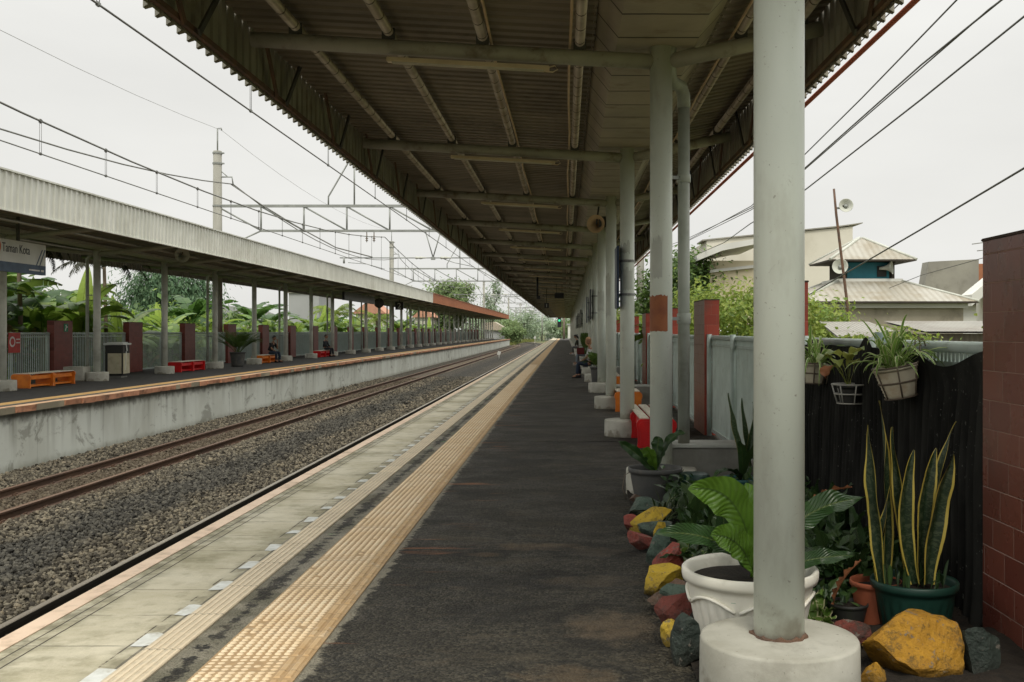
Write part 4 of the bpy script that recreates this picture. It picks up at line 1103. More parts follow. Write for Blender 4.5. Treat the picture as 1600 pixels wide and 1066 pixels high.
mb = MB(); mb.cbox((.298,.0,.98),(.012,.06,.24), rot=(.25,0,0)); mb.cbox((.298,-.06,.55),(.012,.03,.6), rot=(-.1,0,0)); mb.build('handle', m_signwh, t)

# name board hung from the far canopy
def textmesh(s, size, mat, name, parent, loc, rot, extrude=.002, align='LEFT', sx=1.0):
    cu = bpy.data.curves.new(name, 'FONT'); cu.body = s; cu.size = size; cu.extrude = extrude; cu.align_x = align
    o = bpy.data.objects.new(name, cu); COL.objects.link(o)
    bpy.context.view_layer.update()
    me = bpy.data.meshes.new_from_object(o.evaluated_get(bpy.context.evaluated_depsgraph_get()))
    bpy.data.objects.remove(o); bpy.data.curves.remove(cu)
    me.materials.clear(); me.materials.append(mat)
    m = link(name, me, parent); m.location = loc; m.rotation_euler = rot; m.scale = (sx,1,1)
    return m
XS = -13.0
t = thing('station_sign', 'white station name board reading Taman Kota, hung from the far canopy', 'sign', (XS,0,0))
mb = MB(); mb.cbox((0,22.9,3.38),(.10,5.2,.52)); mb.build('board', m_signwh, t)
mb = MB(); mb.cbox((0,22.9,3.005),(.104,5.2,.228)); mb.build('lower_band', m_signsl, t)
rt = (R(90), 0, R(90))
textmesh('Taman Kota', .30, m_text, 'lettering', t, (.054,23.52,3.35), rt, sx=.82)
mb = MB(); mb.cbox((.054,24.95,2.99),(.004,.5,.035)); mb.cbox((.054,25.33,2.99),(.004,.13,.05)); mb.build('small_lettering', m_textw, t)
mb = MB(); mb.tube([(.053,23.27+.16*math.cos(q),3.45+.16*math.sin(q)) for q in [2*PI*k/24 for k in range(24)]], .022, n=6, close=True); mb.cbox((.055,23.27,3.45),(.004,.17,.03)); mb.cbox((.055,23.27,3.45),(.004,.03,.17)); mb.build('logo', m_logo, t)
mb = MB()
for k in range(2): mb.cbox((.054,25.18+k*.14,3.30),(.004,.035,.52), rot=(-.62+0.06*k,0,0))
mb.build('stripe', m_signsl, t)
for y in (20.6,22.9,24.3):
    mb = MB(); mb.cbox((0,y,3.95),(.06,.06,.66)); mb.build('hanger', m_darkst, t)
# dark leafy stain cloth hanging beside the board is foliage; red notice and green marker on fence / pillar
t = thing('notice_sign', 'small red notice with a white round emblem on the far fence', 'sign', (-16.02,0,0))
mb = MB(); mb.cbox((0,29.75,1.17),(.02,.62,.58)); mb.build('plate', m_signred, t)
mb = MB(); mb.lathe([(.155,0),(.155,.004)], n=24, c=(0,0,0), capt=True); o = mb.build('emblem', m_textw, t); o.location = (.012,29.62,1.2); o.rotation_euler = (0,R(90),0)
mb = MB(); mb.lathe([(.10,0),(.10,.004)], n=24, c=(0,0,0), capt=True); o = mb.build('emblem_centre', m_signred, t); o.location = (.016,29.62,1.2); o.rotation_euler = (0,R(90),0)
mb = MB(); mb.cbox((.012,29.93,1.27),(.004,.2,.035)); mb.cbox((.012,29.93,1.17),(.004,.2,.035)); mb.build('text_line', m_textw, t)
t = thing('marker_plate', 'small green square marker on the maroon far pillar', 'sign', (-15.985,0,0))
mb = MB(); mb.cbox((0,32.75,1.62),(.012,.26,.26)); mb.build('plate', m_signgrn, t)
mb = MB(); mb.cbox((.008,32.75,1.66),(.004,.05,.10), rot=(.3,0,0)); mb.cbox((.008,32.72,1.57),(.004,.05,.10), rot=(-.5,0,0)); mb.cbox((.008,32.80,1.64),(.004,.10,.03)); mb.build('figure', m_textw, t)

# information board, round sign and number sign on the far canopy
t = thing('information_board', 'long dark information board under the far canopy', 'sign', (-13.2,0,0))
mb = MB(); mb.cbox((0,65.6,3.62),(.14,9.6,.50)); mb.build('board', m_signblk, t)
for y in (62.5,68.6):
    mb = MB(); mb.cbox((0,y,4.0),(.05,.05,.5)); mb.build('hanger', m_darkst, t)
t = thing('round_sign', 'round grey disc hung under the far canopy beside the dark board', 'sign', (-13.2,72.4,3.50))
mb = MB(); mb.lathe([(.0,-.03),(.33,-.03),(.35,0),(.33,.03),(0,.03)], n=28); o = mb.build('disc', m_darkst, t); o.rotation_euler = (R(90),0,0)
mb = MB(); mb.cbox((0,0,.55),(.05,.05,.45)); mb.build('hanger', m_darkst, t)
t = thing('track_number_sign', 'black hanging sign with a white 2 under the far canopy', 'sign', (-13.0,80,3.5))
mb = MB(); mb.cbox((0,0,0),(.62,.12,.62)); mb.build('box', m_signblk, t); mb = MB(); mb.cbox((0,0,.5),(.05,.05,.45)); mb.build('hanger', m_darkst, t)
textmesh('2', .62, m_textw, 'numeral', t, (0,-.065,-.21), (R(90),0,0), align='CENTER')
t = thing('loudspeaker', 'pale horn loudspeaker fixed under the far canopy near the front', 'loudspeaker', (-12.6,33.6,4.0))
mb = MB(); mb.lathe([(.05,-.3),(.06,-.12),(.12,-.02),(.22,.05),(.24,.055)], n=20, capb=True); o = mb.build('horn', m_horn, t); o.rotation_euler = (R(90),0,R(35))
mb = MB(); mb.tube([(0,0,.0),(0,.12,.2)], .02, n=6); mb.build('bracket', m_darkst, t)

# hanging signs and a horn under the near canopy
t = thing('track_number_sign', 'black hanging sign with a white 1 under the near canopy', 'sign', (-1.12,60,3.02))
mb = MB(); mb.cbox((0,0,0),(.26,.12,.30)); mb.build('box', m_signblk, t); mb = MB(); mb.cbox((0,0,.55),(.04,.04,.85)); mb.build('hanger', m_darkst, t)
textmesh('1', .27, m_textw, 'numeral', t, (0,-.065,-.095), (R(90),0,0), align='CENTER')
t = thing('information_board', 'dark display board hung under the near canopy in the distance', 'sign', (-.35,55,3.42))
mb = MB(); mb.cbox((0,0,0),(.50,.16,.27)); mb.build('box', m_signblk, t)
for s in (-1,1): mb = MB(); mb.cbox((s*.15,0,.35),(.03,.03,.5)); mb.build('hanger', m_darkst, t)
mb = MB(); mb.tube([(-.9,0,.06),(-.25,0,.06)], .025, n=6); mb.tube([(-.9,0,-.02),(-.25,0,-.02)], .025, n=6); mb.build('bracket', m_darkst, t)
t = thing('camera_post', 'thin dark post hanging from the near canopy near the number sign', 'post', (-1.3,47,3.2))
mb = MB(); mb.tube([(0,0,-.1),(0,0,1.0)], .05, n=8); mb.build('stem', m_signblk, t); mb = MB(); mb.cbox((.05,-.1,-.15),(.16,.34,.16), bev=.02); mb.build('housing', m_signblk, t)
t = thing('loudspeaker', 'rusty brown horn loudspeaker on a far canopy beam of the near platform', 'loudspeaker', (.6,YN(3)+.05,3.6))
mb = MB(); mb.lathe([(.04,-.26),(.05,-.1),(.10,-.02),(.17,.05),(.18,.055)], n=20); o = mb.build('horn', m_conduit, t); o.rotation_euler = (R(90),0,R(-15))
mb = MB(); mb.tube([(0,0,0),(.05,.1,.36)], .02, n=6); mb.cbox((.12,.05,.05),(.14,.12,.2)); mb.build('bracket', m_darkst, t)
# green signal and post at the end of the platform
t = thing('railway_signal', 'railway signal showing green at the end of the near platform', 'signal', (-.35,198,0))
mb = MB(); mb.tube([(0,0,-1.2),(0,0,4.4)], .22, n=10); mb.build('post', m_dkwire, t)
mb = MB(); mb.cbox((-.9,-.1,3.2),(.7,.3,1.9), bev=.05); mb.build('head', m_signblk, t)
gl = NT('signal_green'); e_ = gl.n('ShaderNodeEmission'); e_.inputs[0].default_value = (.08,1,.45,1); e_.inputs[1].default_value = 1.0; gl.finish(e_)
mb = MB(); mb.lathe([(.22,0),(.22,.02)], n=16, capt=True); o = mb.build('lamp', gl.m, t); o.location = (-.9,-.27,3.6); o.rotation_euler = (R(90),0,0)
# ------------------------------------------------------------------ overhead line
def gantry_parts(t):
    mb = MB(); mb.tube([(-16.8,0,-1.4),(-16.8,0,10.2)], [.25,.20], n=14); mb.build('pole', m_conc, t)
    mb = MB(); mb.tube([(3.6,0,-1.4),(3.6,0,10.2)], [.21,.16], n=14); mb.build('pole', m_conc, t)
    for z in (7.55, 9.6, 2.6, 10.1):
        mb = MB(); mb.lathe([(.235,-.04),(.235,.04)], n=14, c=(-16.8,0,z), capb=False); mb.cbox((-16.55,0,z),(.14,.1,.06)); mb.build('band', m_galv, t)
    mb = MB()
    mb.cbox(((-16.8+3.6)/2,0,7.55),(20.4,.11,.13)); mb.cbox(((-14.7+1.7)/2,0,6.35),(16.4,.10,.11))
    xs = [-14.7+2.07*i for i in range(9)]
    prev = -16.8
    for i, x in enumerate(xs):
        mb.tube([(x,0,6.35),(x,0,7.55)], .045, n=6); mb.tube([(prev,0,7.52),(x,0,6.37)], .045, n=6); prev = x
    mb.tube([(prev,0,6.35),(3.5,0,7.5)], .03, n=6)
    mb.tube([(-14.7,0,6.35),(-16.7,0,5.45)], .04, n=6)
    mb.build('truss', m_galv, t)
    mb = MB(); mb.tube([(-11.45,0,7.6),(-11.45,0,8.0),(-10.35,0,9.9),(-10.2,0,9.85)], .04, n=8); mb.tube([(-10.2,0,7.6),(-10.2,0,9.9)], .04, n=8); mb.build('top_bracket', m_galv, t)
    mb = MB(); mb.tube([(-16.8,0,10.1),(-16.8,0,11.3),(-16.62,0,11.3),(-16.6,0,11.2)], .035, n=6); mb.build('earth_wire_rod', m_galv, t)
    mb = MB(); mb.tube([(-16.65,0,8.95),(-16.1,0,8.95),(-16.05,0,8.6)], .035, n=6); mb.tube([(-16.65,0,9.25),(-16.3,0,8.95)], .025, n=6); mb.build('wire_bracket', m_galv, t)
    for xv in (-6.4,):
        mb = MB(); mb.tube([(xv-.37,0,6.33),(xv,0,5.06)], .03, n=6); mb.tube([(xv+.37,0,6.33),(xv,0,5.06)], .03, n=6); mb.cbox((xv,0,5.02),(.2,.12,.14)); mb.build('drop_frame', m_galv, t)
    mb = MB(); mb.tube([(-10.9,0,5.05),(-4.2,0,5.05)], .028, n=8); mb.tube([(-10.7,0,5.05),(-10.7,0,4.78)], .05, n=6)
    mb.tube([(-8.73,0,4.5),(-9.6,0,4.75),(-10.5,0,4.82)], .018, n=6); mb.tube([(-4.43,0,4.62),(-5.4,0,4.82),(-5.9,0,5.0)], .018, n=6)
    mb.build('registration_tube', m_galv, t)
    for (x, z0, z1) in ((-9.6,6.3,5.8),(-9.25,6.3,5.8)):
        mb = MB(); mb.lathe([(.02,0),(.02,.06),(.08,.07),(.03,.12),(.03,.16),(.08,.17),(.03,.22),(.03,.26),(.08,.27),(.03,.32),(.02,.5)], n=10, c=(x,0,z1)); mb.build('insulator', m_ceram, t)
    for x in (-7.0,-5.8):
        mb = MB(); mb.tube([(x-.28,0,5.05),(x-.2,0,5.05),(x-.1,0,5.05),(x,0,5.05),(x+.1,0,5.05),(x+.28,0,5.05)], [.03,.075,.045,.075,.045,.03], n=10); mb.build('insulator', m_horn, t)
g0 = thing('catenary_gantry', 'closest overhead line gantry on a concrete pole behind the far platform', 'gantry', (0,49.4,0))
gantry_parts(g0); g0['group'] = 'overhead line gantries'
dup(g0, (0,98.8,0), label='second overhead line gantry, smaller, beyond the pale fascia')
dup(g0, (0.4,205,0), scale=(1,1,1.13), label='third distant overhead gantry past the end of the far canopy')
dup(g0, (1.0,262,0), scale=(.93,1,1.0), label='fourth tiny overhead gantry in the hazy distance')
m_polefar = M('far_pole_concrete', (.36,.36,.33), rough=.8, bump=0)
pf0 = None
for (x_, y_, Y, lab) in ((813,474,300,'hazy far line pole with side arms above the green shrubs'),(821,480,330,'hazy far line pole beside the curving track'),(847,478,290,'slim far line pole standing in front of the pale trees'),(832,486,380,'faintest far line pole among the distant trees'),(806,482,350,'small hazy far pole behind the shrubs')):
    if pf0 is None:
        pf0 = thing('line_pole', lab, 'line pole', group='far overhead line poles')
        mb = MB(); mb.tube([(0,0,-1.4),(0,0,10)], [.2,.15], n=8); mb.build('shaft', m_polefar, pf0)
        mb = MB()
        mb.tube([(0,0,8.6),(4.5,0,9.2)], .06, n=5); mb.tube([(0,0,6.8),(4.2,0,6.8)], .06, n=5); mb.tube([(0,0,6.8),(3,0,9)], .05, n=5); mb.tube([(-1.3,0,9.6),(1.3,0,9.6)], .06, n=5); mb.build('side_arm', m_polefar, pf0); t = pf0
    else: t = dup(pf0, label=lab)
    p = px(x_, y_, Y); t.location = (p[0], Y, 0); t.scale = (1,1,p[2]/10)

def wire(name, pts, r, mat, label, group=None, n=5):
    mb = MB(); mb.tube(pts, r, n=n, cap=False); return tag(mb.build(name, mat), label, 'wire', group)
sup = [-49.4, 0, 49.4, 98.8, 148, 205, 262, 330]
def cat(x, zs, zm, r, label, name='overhead_wire', mat=None, xo=lambda y: 0):
    pts = []
    for a, b in zip(sup[1:-1], sup[2:]):
        for k in range(12):
            s = k/12; y = a+(b-a)*s
            pts.append((x+bend(y)+xo(y), y, zs - (zs-zm)*4*s*(1-s)))
    return wire(name, pts, r, mat or m_wire, label)
def con(x, z, r, label): return wire('contact_wire', [(x+bend(y),y,z) for y in (1,25,49,100,150,205,262,330)], r, m_wire, label)
con(-4.43, 4.60, .012, 'contact wire over the near track, crossing the sky toward the canopy eave')
con(-8.73, 4.45, .012, 'contact wire over the far track, lowest of the wires above the far canopy')
cat(-8.73, 6.05, 4.88, .019, 'thick messenger wire sagging over the far track')
cat(-4.43, 6.3, 5.3, .015, 'messenger wire over the near track, mostly behind the canopy')
cat(-16.05, 8.6, 7.2, .028, 'twisted feeder cable hung from brackets on the concrete poles', mat=m_cable)
wire('earth_wire', [(-16.6,y,11.2-.9*4*(s)*(1-s)) for y, s in [(0+49.4*k/10, k/10) for k in range(11)]] + [(-16.6,49.4+49.4*k/10,11.2-.9*4*(k/10)*(1-k/10)) for k in range(1,11)], .009, M('thin_wire',(.3,.3,.29),bump=0), 'hair thin earth wire along the pole tops')
wire('jumper_cable', [px(361,288,49.3), px(407,319,49.3), px(464,354,49.3), px(525,387,49.3), px(582,402,49.3)], .03, m_cable, 'drooping jumper cable slung beneath the closest gantry')
# droppers between messenger and contact wire
def zmess(y, zs, zm):
    s = (y % 49.4)/49.4; return zs-(zs-zm)*4*s*(1-s)
for (x, zs, zm, zc, nm) in ((-8.73,6.05,4.88,4.45,'dropper with a round clamp hanging between the far track wires'), (-4.43,6.3,5.3,4.6,'dropper rising from the near track contact wire')):
    y = 14.6 if x < -5 else 9.7; d0 = None
    while y < 100:
        zm_ = zmess(y, zs, zm)
        mb = MB()
        for s in (-.03,.03): mb.tube([(0,s,0),(0,s,zm_-zc)], .004, n=4)
        mb.cbox((0,0,zm_-zc),(.05,.07,.075), bev=.015); mb.cbox((0,0,0),(.04,.06,.045), bev=.01)
        o = mb.build('wire_dropper', m_galv if x > -5 else m_cable); o.location = (x,y,zc); tag(o, nm, 'dropper', 'droppers of the '+('far' if x<-5 else 'near')+' track')
        y += 2.42 if x < -5 else 4.7
# utility wires on the street side
m_uw = M('utility_wire', (.13,.13,.12), rough=.6, bump=0)
wire('utility_wire', [px(1600,-108,9),px(1495,0,10.5),px(1347,153,14),px(1254,245,17.5),px(1174,322,23),px(1074,376,36),px(1000,405,60)], .010, m_uw, 'steepest of the street wires, meeting its neighbour behind the thick column')
wire('utility_wire', [px(1700,-100,9),px(1565,0,10.5),px(1440,101,13),px(1254,266,19),px(1174,325,25),px(1074,373,40),px(1000,400,64)], .012, m_uw, 'upper street wire of the close pair left of the tall lone wire', 'street wire pair')
wire('utility_wire', [px(1690,-95,9.2),px(1545,15,10.8),px(1440,106,13.2),px(1254,268,19.3),px(1174,328,25.2),px(1074,377,40)], .010, m_uw, 'upper street wire of the close pair left of the tall lone wire', 'street wire pair')
wire('utility_wire', [px(1720,-75,10),px(1600,26,11.5),px(1440,155,14),px(1254,300,20),px(1172,350,26),px(1132,379,34),px(1060,410,60)], .013, m_uw, 'lone street wire slanting across the sky beside the thick column')
wire('utility_wire', [px(1750,172,10),px(1600,263,12),px(1440,358,16),px(1265,460,24),px(1150,525,36)], .014, m_uw, 'street wire passing in front of the tiered roof')
wire('utility_wire', [px(1640,395,24),px(1540,402,26),px(1440,430,30),px(1340,470,35),px(1262,500,40)], .010, m_uw, 'low slack wire running above the hipped metal roof')

# ------------------------------------------------------------------ buildings on the street side
def corrM(name, c1, c2, rust, per=.10, axis=0, bandw=.9, amt=.5):
    t = NT(name); P = t.xyz(); u = P[axis]
    n = t.noise(scale=1.1, detail=7, rough=.65)
    wv = t.n('ShaderNodeTexWhiteNoise', noise_dimensions='1D'); t.put(wv.inputs['W'], t.math('FLOOR', t.math('DIVIDE', u, bandw)))
    c = t.mix(t.mr(wv.outputs['Value'], .3, .7), c1, c2)
    c = t.mix(t.math('MULTIPLY', t.mr(n, .42, .66), amt), c, rust)
    s = t.math('SINE', t.math('MULTIPLY', u, 2*PI/per))
    c = t.mix(t.mr(s, .2, -1, 0, .25), c, tuple(q*.6 for q in rust))
    return t.finish(t.bsdf(c, .55, .1, .35, t.bump(s, .5, .02)))
m_mroof = corrM('mosque_roof', (.27,.245,.185), (.37,.355,.305), (.23,.185,.115), per=.2, bandw=1.1, amt=.6)
m_mroofy = corrM('mosque_roof_side', (.27,.245,.185), (.37,.355,.305), (.23,.185,.115), per=.2, axis=1, amt=.6, bandw=1.1)
m_shack = corrM('shack_sheet', (.24,.235,.21), (.30,.29,.25), (.15,.12,.09), per=.08, bandw=.8)
m_shackw = corrM('shack_wall', (.27,.26,.21), (.22,.21,.17), (.14,.11,.08), per=.09, bandw=.8)
m_oldwall = M('weathered_wall', (.33,.30,.235), (.26,.235,.18), scale=1.5, rough=.9, bump=.2, stain=(.12,.11,.085), stain_amt=.7, stain_scale=1.2)
m_cream = M('cream_wall', (.62,.595,.51), (.57,.545,.46), scale=.6, rough=.9, bump=0, stain=(.40,.37,.29), stain_amt=.4, stain_scale=.6)
m_yellow = M('yellow_wall', (.58,.52,.37), (.52,.46,.32), scale=.8, rough=.9, bump=0)
m_whitew = M('white_wall', (.62,.62,.58), (.54,.54,.5), scale=.8, rough=.9, bump=0)
m_grayc = M('grey_concrete', (.29,.28,.235), (.23,.22,.19), scale=.7, rough=.9, bump=.1, stain=(.15,.14,.11), stain_amt=.5)
m_darkgap = M('dark_opening', (.02,.02,.018), bump=0)
m_teal = M('teal_panel', (.01,.16,.21), (.012,.12,.16), scale=2, rough=.5, bump=0)
m_darkwood = M('dark_wood', (.05,.04,.03), rough=.8, bump=0)
m_rooft = M('orange_roof_tile', (.38,.15,.07), (.3,.12,.06), rough=.8)
t = thing('mosque', 'low mosque with a two tiered metal hip roof and a teal lantern', 'building', (9.8,34,0))
h, e, l = 2.45, 2.8, .95
mb = MB(); mb.box((-h,-h,-1.4),(h,h,2.36)); mb.build('wall', m_oldwall, t)
def hip(mb, half, z0, half2, z1, th=.05, mi=0):
    a = [(-half,-half,z0),(half,-half,z0),(half,half,z0),(-half,half,z0)]; b = [(-half2,-half2,z1),(half2,-half2,z1),(half2,half2,z1),(-half2,half2,z1)]
    for i in range(4):
        j = (i+1) % 4
        mb.add([a[i],a[j],b[j],b[i]], [(0,1,2,3)], mi=i % 2)
        mb.add([a[i],a[j],(a[j][0],a[j][1],z0-th),(a[i][0],a[i][1],z0-th)], [(3,2,1,0)], mi=2)
        mb.tube([a[i],b[i]], .05, n=6, mi=3)
    mb.add([(p[0],p[1],z0-th) for p in a], [(3,2,1,0)], mi=2)
mb = MB(); hip(mb, e, 2.42, l+.08, 3.12); mb.build('roof', [m_mroof, m_mroofy, m_darkwood, m_horn], t)
mb = MB(); mb.box((-h-.1,-h-.12,2.22),(h+.1,-h-.02,2.36)); mb.box((-l-.1,-l-.1,3.08),(l+.1,l+.1,3.2)); mb.build('wall_plate', m_whitew, t)
mb = MB(); mb.box((-l+.12,-l+.12,3.1),(l-.12,l-.12,3.8)); lt = mb.build('lantern', m_darkwood, t)
mb = MB(); mb.cbox((-.02,-l+.11,3.47),(1.36,.05,.52)); mb.cbox((l-.11,0,3.47),(.05,1.3,.5)); mb.build('teal_panel', m_teal, lt)
mb = MB(); mb.cbox((.42,-l+.07,3.44),(.30,.03,.34)); mb.build('opening', m_darkgap, lt)
mb = MB()
for x in (-.78,.78): mb.cbox((x,-l+.08,3.45),(.09,.09,.7))
mb.build('corner_post', m_darkwood, lt)
mb = MB(); hip(mb, 1.38, 3.80, .05, 4.60); mb.build('upper_roof', [m_mroof, m_mroofy, m_darkwood, m_horn], t)
def horn(name, label, loc, rot, rad, stem=None):
    t = thing(name, label, 'loudspeaker', loc); k = rad/.24
    mb = MB(); mb.lathe([(.045*k,-.34*k),(.06*k,-.2*k),(.085*k,-.1*k),(.15*k,0),(.225*k,.06*k),(.24*k,.065*k),(.225*k,.055*k),(.14*k,0),(.06*k,-.08*k),(.0,-.09*k)], n=24); o = mb.build('horn', m_horn, t); o.rotation_euler = rot
    mb = MB(); mb.lathe([(.07*k,-.06*k),(.06*k,.0),(.0,.01)], n=14); o = mb.build('driver', m_galv, t); o.rotation_euler = rot
    if stem: mb = MB(); mb.tube([(0,0.02,0), stem], .02, n=6); mb.build('bracket', m_darkst, t)
    return t
horn('loudspeaker', 'round horn loudspeaker on the lantern beside the teal panel, facing the platform', (8.74,32.6,3.56), (R(80),0,R(-20)), .25, (.4,.3,0))
horn('loudspeaker', 'horn loudspeaker on the lantern turned sideways, right of the teal panel', (10.42,32.9,3.56), (R(85),0,R(62)), .24, (-.3,.3,0))
t = thing('leaning_pole', 'thin leaning metal pole rising in front of the tiered roof', 'pole', (7.85,27,-1.4))
mb = MB(); mb.tube([(.02,0,0),(-.32,0,2.75),(-.72,0,6.0),(-.78,0,6.66)], [.045,.04,.035,.03], n=8); mb.build('shaft', m_rust, t)
mb = MB(); mb.cbox((-.62,0,6.15),(.25,.04,.05)); mb.build('arm', m_galv, t)
horn('loudspeaker', 'lone horn loudspeaker high on the leaning pole', (7.36,26.9,4.80), (R(80),0,R(-12)), .185, (-.15,.08,0))

t = thing('cream_house', 'tall blank cream gable wall behind the tiered roof', 'building', (0,48,0))
mb = MB(); mb.prism([(6.6,-1.4),(13.45,-1.4),(13.45,6.42),(6.6,5.75)], 'y', 0, 9); mb.build('wall', m_cream, t)
mb = MB(); mb.prism([(6.4,5.74),(12.9,6.40),(13.9,6.56),(13.9,6.60),(12.9,6.46),(6.4,5.80)], 'y', -.10, 2); mb.build('roof', m_grayc, t)
t = thing('yellow_house', 'pale yellow house with an overhanging white roof edge behind the bright green tree', 'building', (0,42,0))
mb = MB(); mb.box((5.9,0,-1.4),(7.7,5,4.4)); mb.build('wall', m_yellow, t)
mb = MB(); mb.prism([(5.3,4.35),(6.3,4.75),(7.6,5.0),(8.0,5.05),(8.0,5.28),(7.6,5.22),(6.2,4.98),(5.25,4.55)], 'y', -.9, 5.2); mb.build('roof', m_whitew, t)
mb = MB(); mb.prism([(5.9,3.9),(7.7,4.1),(7.7,4.22),(5.9,4.02)], 'y', -.15, 0); mb.build('ledge', m_whitew, t)
t = thing('concrete_house', 'flat roofed grey concrete house with a darker upper storey', 'building', (0,60,0))
mb = MB(); mb.box((21.3,0,-1.4),(24.6,1.5,3.1)); mb.build('wall', m_whitew, t)
mb = MB(); mb.prism([(20.7,3.2),(24.0,3.2),(24.0,5.7),(21.1,5.55)], 'y', -.5, .6); mb.build('upper_storey', m_grayc, t)
mb = MB(); mb.box((20.6,-.6,3.05),(24.8,1.6,3.2)); mb.build('slab_edge', m_darkwood, t)
mb = MB(); mb.prism([(24.0,4.2),(25.6,4.2),(24.7,5.5),(24.0,5.5)], 'y', .5, 1.5); mb.build('roof', m_rooft, t)
mb = MB(); mb.tube([(25.0,1,4.2),(25.0,1,6.9)], .04, n=5); mb.tube([(24.2,1,6.7),(25.6,1,6.9)], .03, n=5); mb.tube([(24.5,1,6.3),(25.4,1,6.4)], .03, n=5); mb.build('antenna', m_galv, t)
t = thing('white_house', 'white gabled house partly hidden behind the big maroon pillar', 'building', (.5,45,0))
mb = MB(); mb.prism([(17.9,-1.4),(25,-1.4),(25,4.0),(21.3,5.9),(17.9,3.0)], 'y', 0, .9); mb.build('wall', m_whitew, t)
mb = MB(); mb.prism([(17.1,3.1),(21.3,6.5),(25.6,3.7),(25.6,3.35),(21.3,6.05),(17.1,2.6)], 'y', -.6, .6); mb.build('roof', m_whitew, t)
mb = MB(); mb.cbox((18.7,-.02,1.9),(.9,.06,1.4)); mb.build('window', m_darkgap, t)
t = thing('shack', 'low shed with a pale sloping corrugated roof beneath the tiered roof', 'shed', (0,20,0))
mb = MB(); mb.add([(5.0,-1.2,1.40),(6.55,-1.2,1.36),(6.2,1.0,1.70),(5.2,1.0,1.70)], [(0,1,2,3)]); mb.add([(5.0,-1.2,1.37),(6.55,-1.2,1.33),(6.2,1.0,1.67),(5.2,1.0,1.67)], [(3,2,1,0)]); mb.build('roof', m_shack, t)
mb = MB(); mb.box((5.2,-.9,-1.4),(6.3,.9,1.34)); mb.build('wall', m_shackw, t)
t = thing('shack', 'corrugated lean-to shed with a weathered grey roof near the big maroon pillar', 'shed', (0,18,0))
mb = MB(); mb.add([(6.0,-.9,1.50),(7.9,-.9,1.50),(7.6,.7,1.69),(5.8,.7,1.69)], [(0,1,2,3)]); mb.add([(6.0,-.9,1.47),(7.9,-.9,1.47),(7.6,.7,1.66),(5.8,.7,1.66)], [(3,2,1,0)]); mb.build('roof', m_shack, t)
mb = MB(); mb.box((6.05,-.7,-1.4),(7.7,.6,1.46)); mb.box((5.75,.0,-1.4),(6.05,.6,1.5)); mb.build('wall', m_shackw, t)
# white roof low behind the fence
t = thing('shack', 'white sloping sheet roof just above the pale green fence panel', 'shed', (0,26,0))
mb = MB(); mb.add([(3.6,-1,1.35),(5.6,-1,1.30),(5.6,1.4,1.62),(4.0,1.4,1.66)], [(0,1,2,3)]); mb.build('roof', m_whitew, t)
mb = MB(); mb.box((3.9,-.6,-1.4),(5.4,1.2,1.25)); mb.build('wall', m_shackw, t)
# far left buildings beyond the bananas
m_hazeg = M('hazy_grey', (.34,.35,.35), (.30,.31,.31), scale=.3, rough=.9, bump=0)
t = thing('warehouse', 'long hazy grey warehouse roof beyond the banana plants', 'building', (0,125,0))
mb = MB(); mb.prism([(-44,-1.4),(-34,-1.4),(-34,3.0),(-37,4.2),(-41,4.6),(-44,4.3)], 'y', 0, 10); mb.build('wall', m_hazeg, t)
t = thing('grey_house', 'plain grey block house rising above the banana plants', 'building', (0,112,0))
mb = MB(); mb.box((-30.3,0,-1.4),(-27.0,6,5.7)); mb.build('wall', m_hazeg, t); mb = MB(); mb.box((-30.5,-.2,5.7),(-26.8,6.2,5.85)); mb.build('roof', m_grayc, t)
m_peach = M('peach_roof', (.50,.26,.17), (.42,.22,.15), scale=1, rough=.9, bump=0)
for (xa, Y, w_, lab) in ((-22.6,118,3.2,'house with a peach tiled roof seen between the far columns'),(-20.8,150,2.6,'second peach roofed house deeper behind the far columns')):
    t = thing('peach_roof_house', lab, 'building', (xa,Y,0))
    mb = MB(); mb.box((-w_/2,0,-1.4),(w_/2,5,3.6)); mb.build('wall', m_cream, t)
    mb = MB(); mb.prism([(-w_/2-.4,3.55),(w_/2+.4,3.55),(0,5.1)], 'y', -.4, 5.4); mb.build('roof', m_peach, t)
t = thing('far_shelter', 'small tan roofed shelter beyond the end of the far platform', 'shelter', (0,215,0))
mb = MB(); mb.prism([(-17.5,1.9),(-12.4,1.6),(-12.2,1.9),(-15,3.5),(-17.5,3.3)], 'y', 0, 8); mb.build('roof', M('tan_roof', (.42,.36,.28), bump=0), t)
mb = MB(); mb.box((-17,.5,-1.4),(-13.2,7,1.7)); mb.build('wall', m_hazeg, t)
for (x0,Y,w_,h_,lab) in ((-2.0,330,9,2.4,'low white building at the far end of the line'),(2.5,240,4,3.0,'pale building past the end of the near platform')):
    t = thing('far_building', lab, 'building', (x0,Y,0)); mb = MB(); mb.box((-w_/2,0,-1.4),(w_/2,6,h_)); mb.build('wall', m_whitew, t); mb = MB(); mb.box((-w_/2-.3,-.3,h_),(w_/2+.3,6.3,h_+.3)); mb.build('roof', m_hazeg, t)
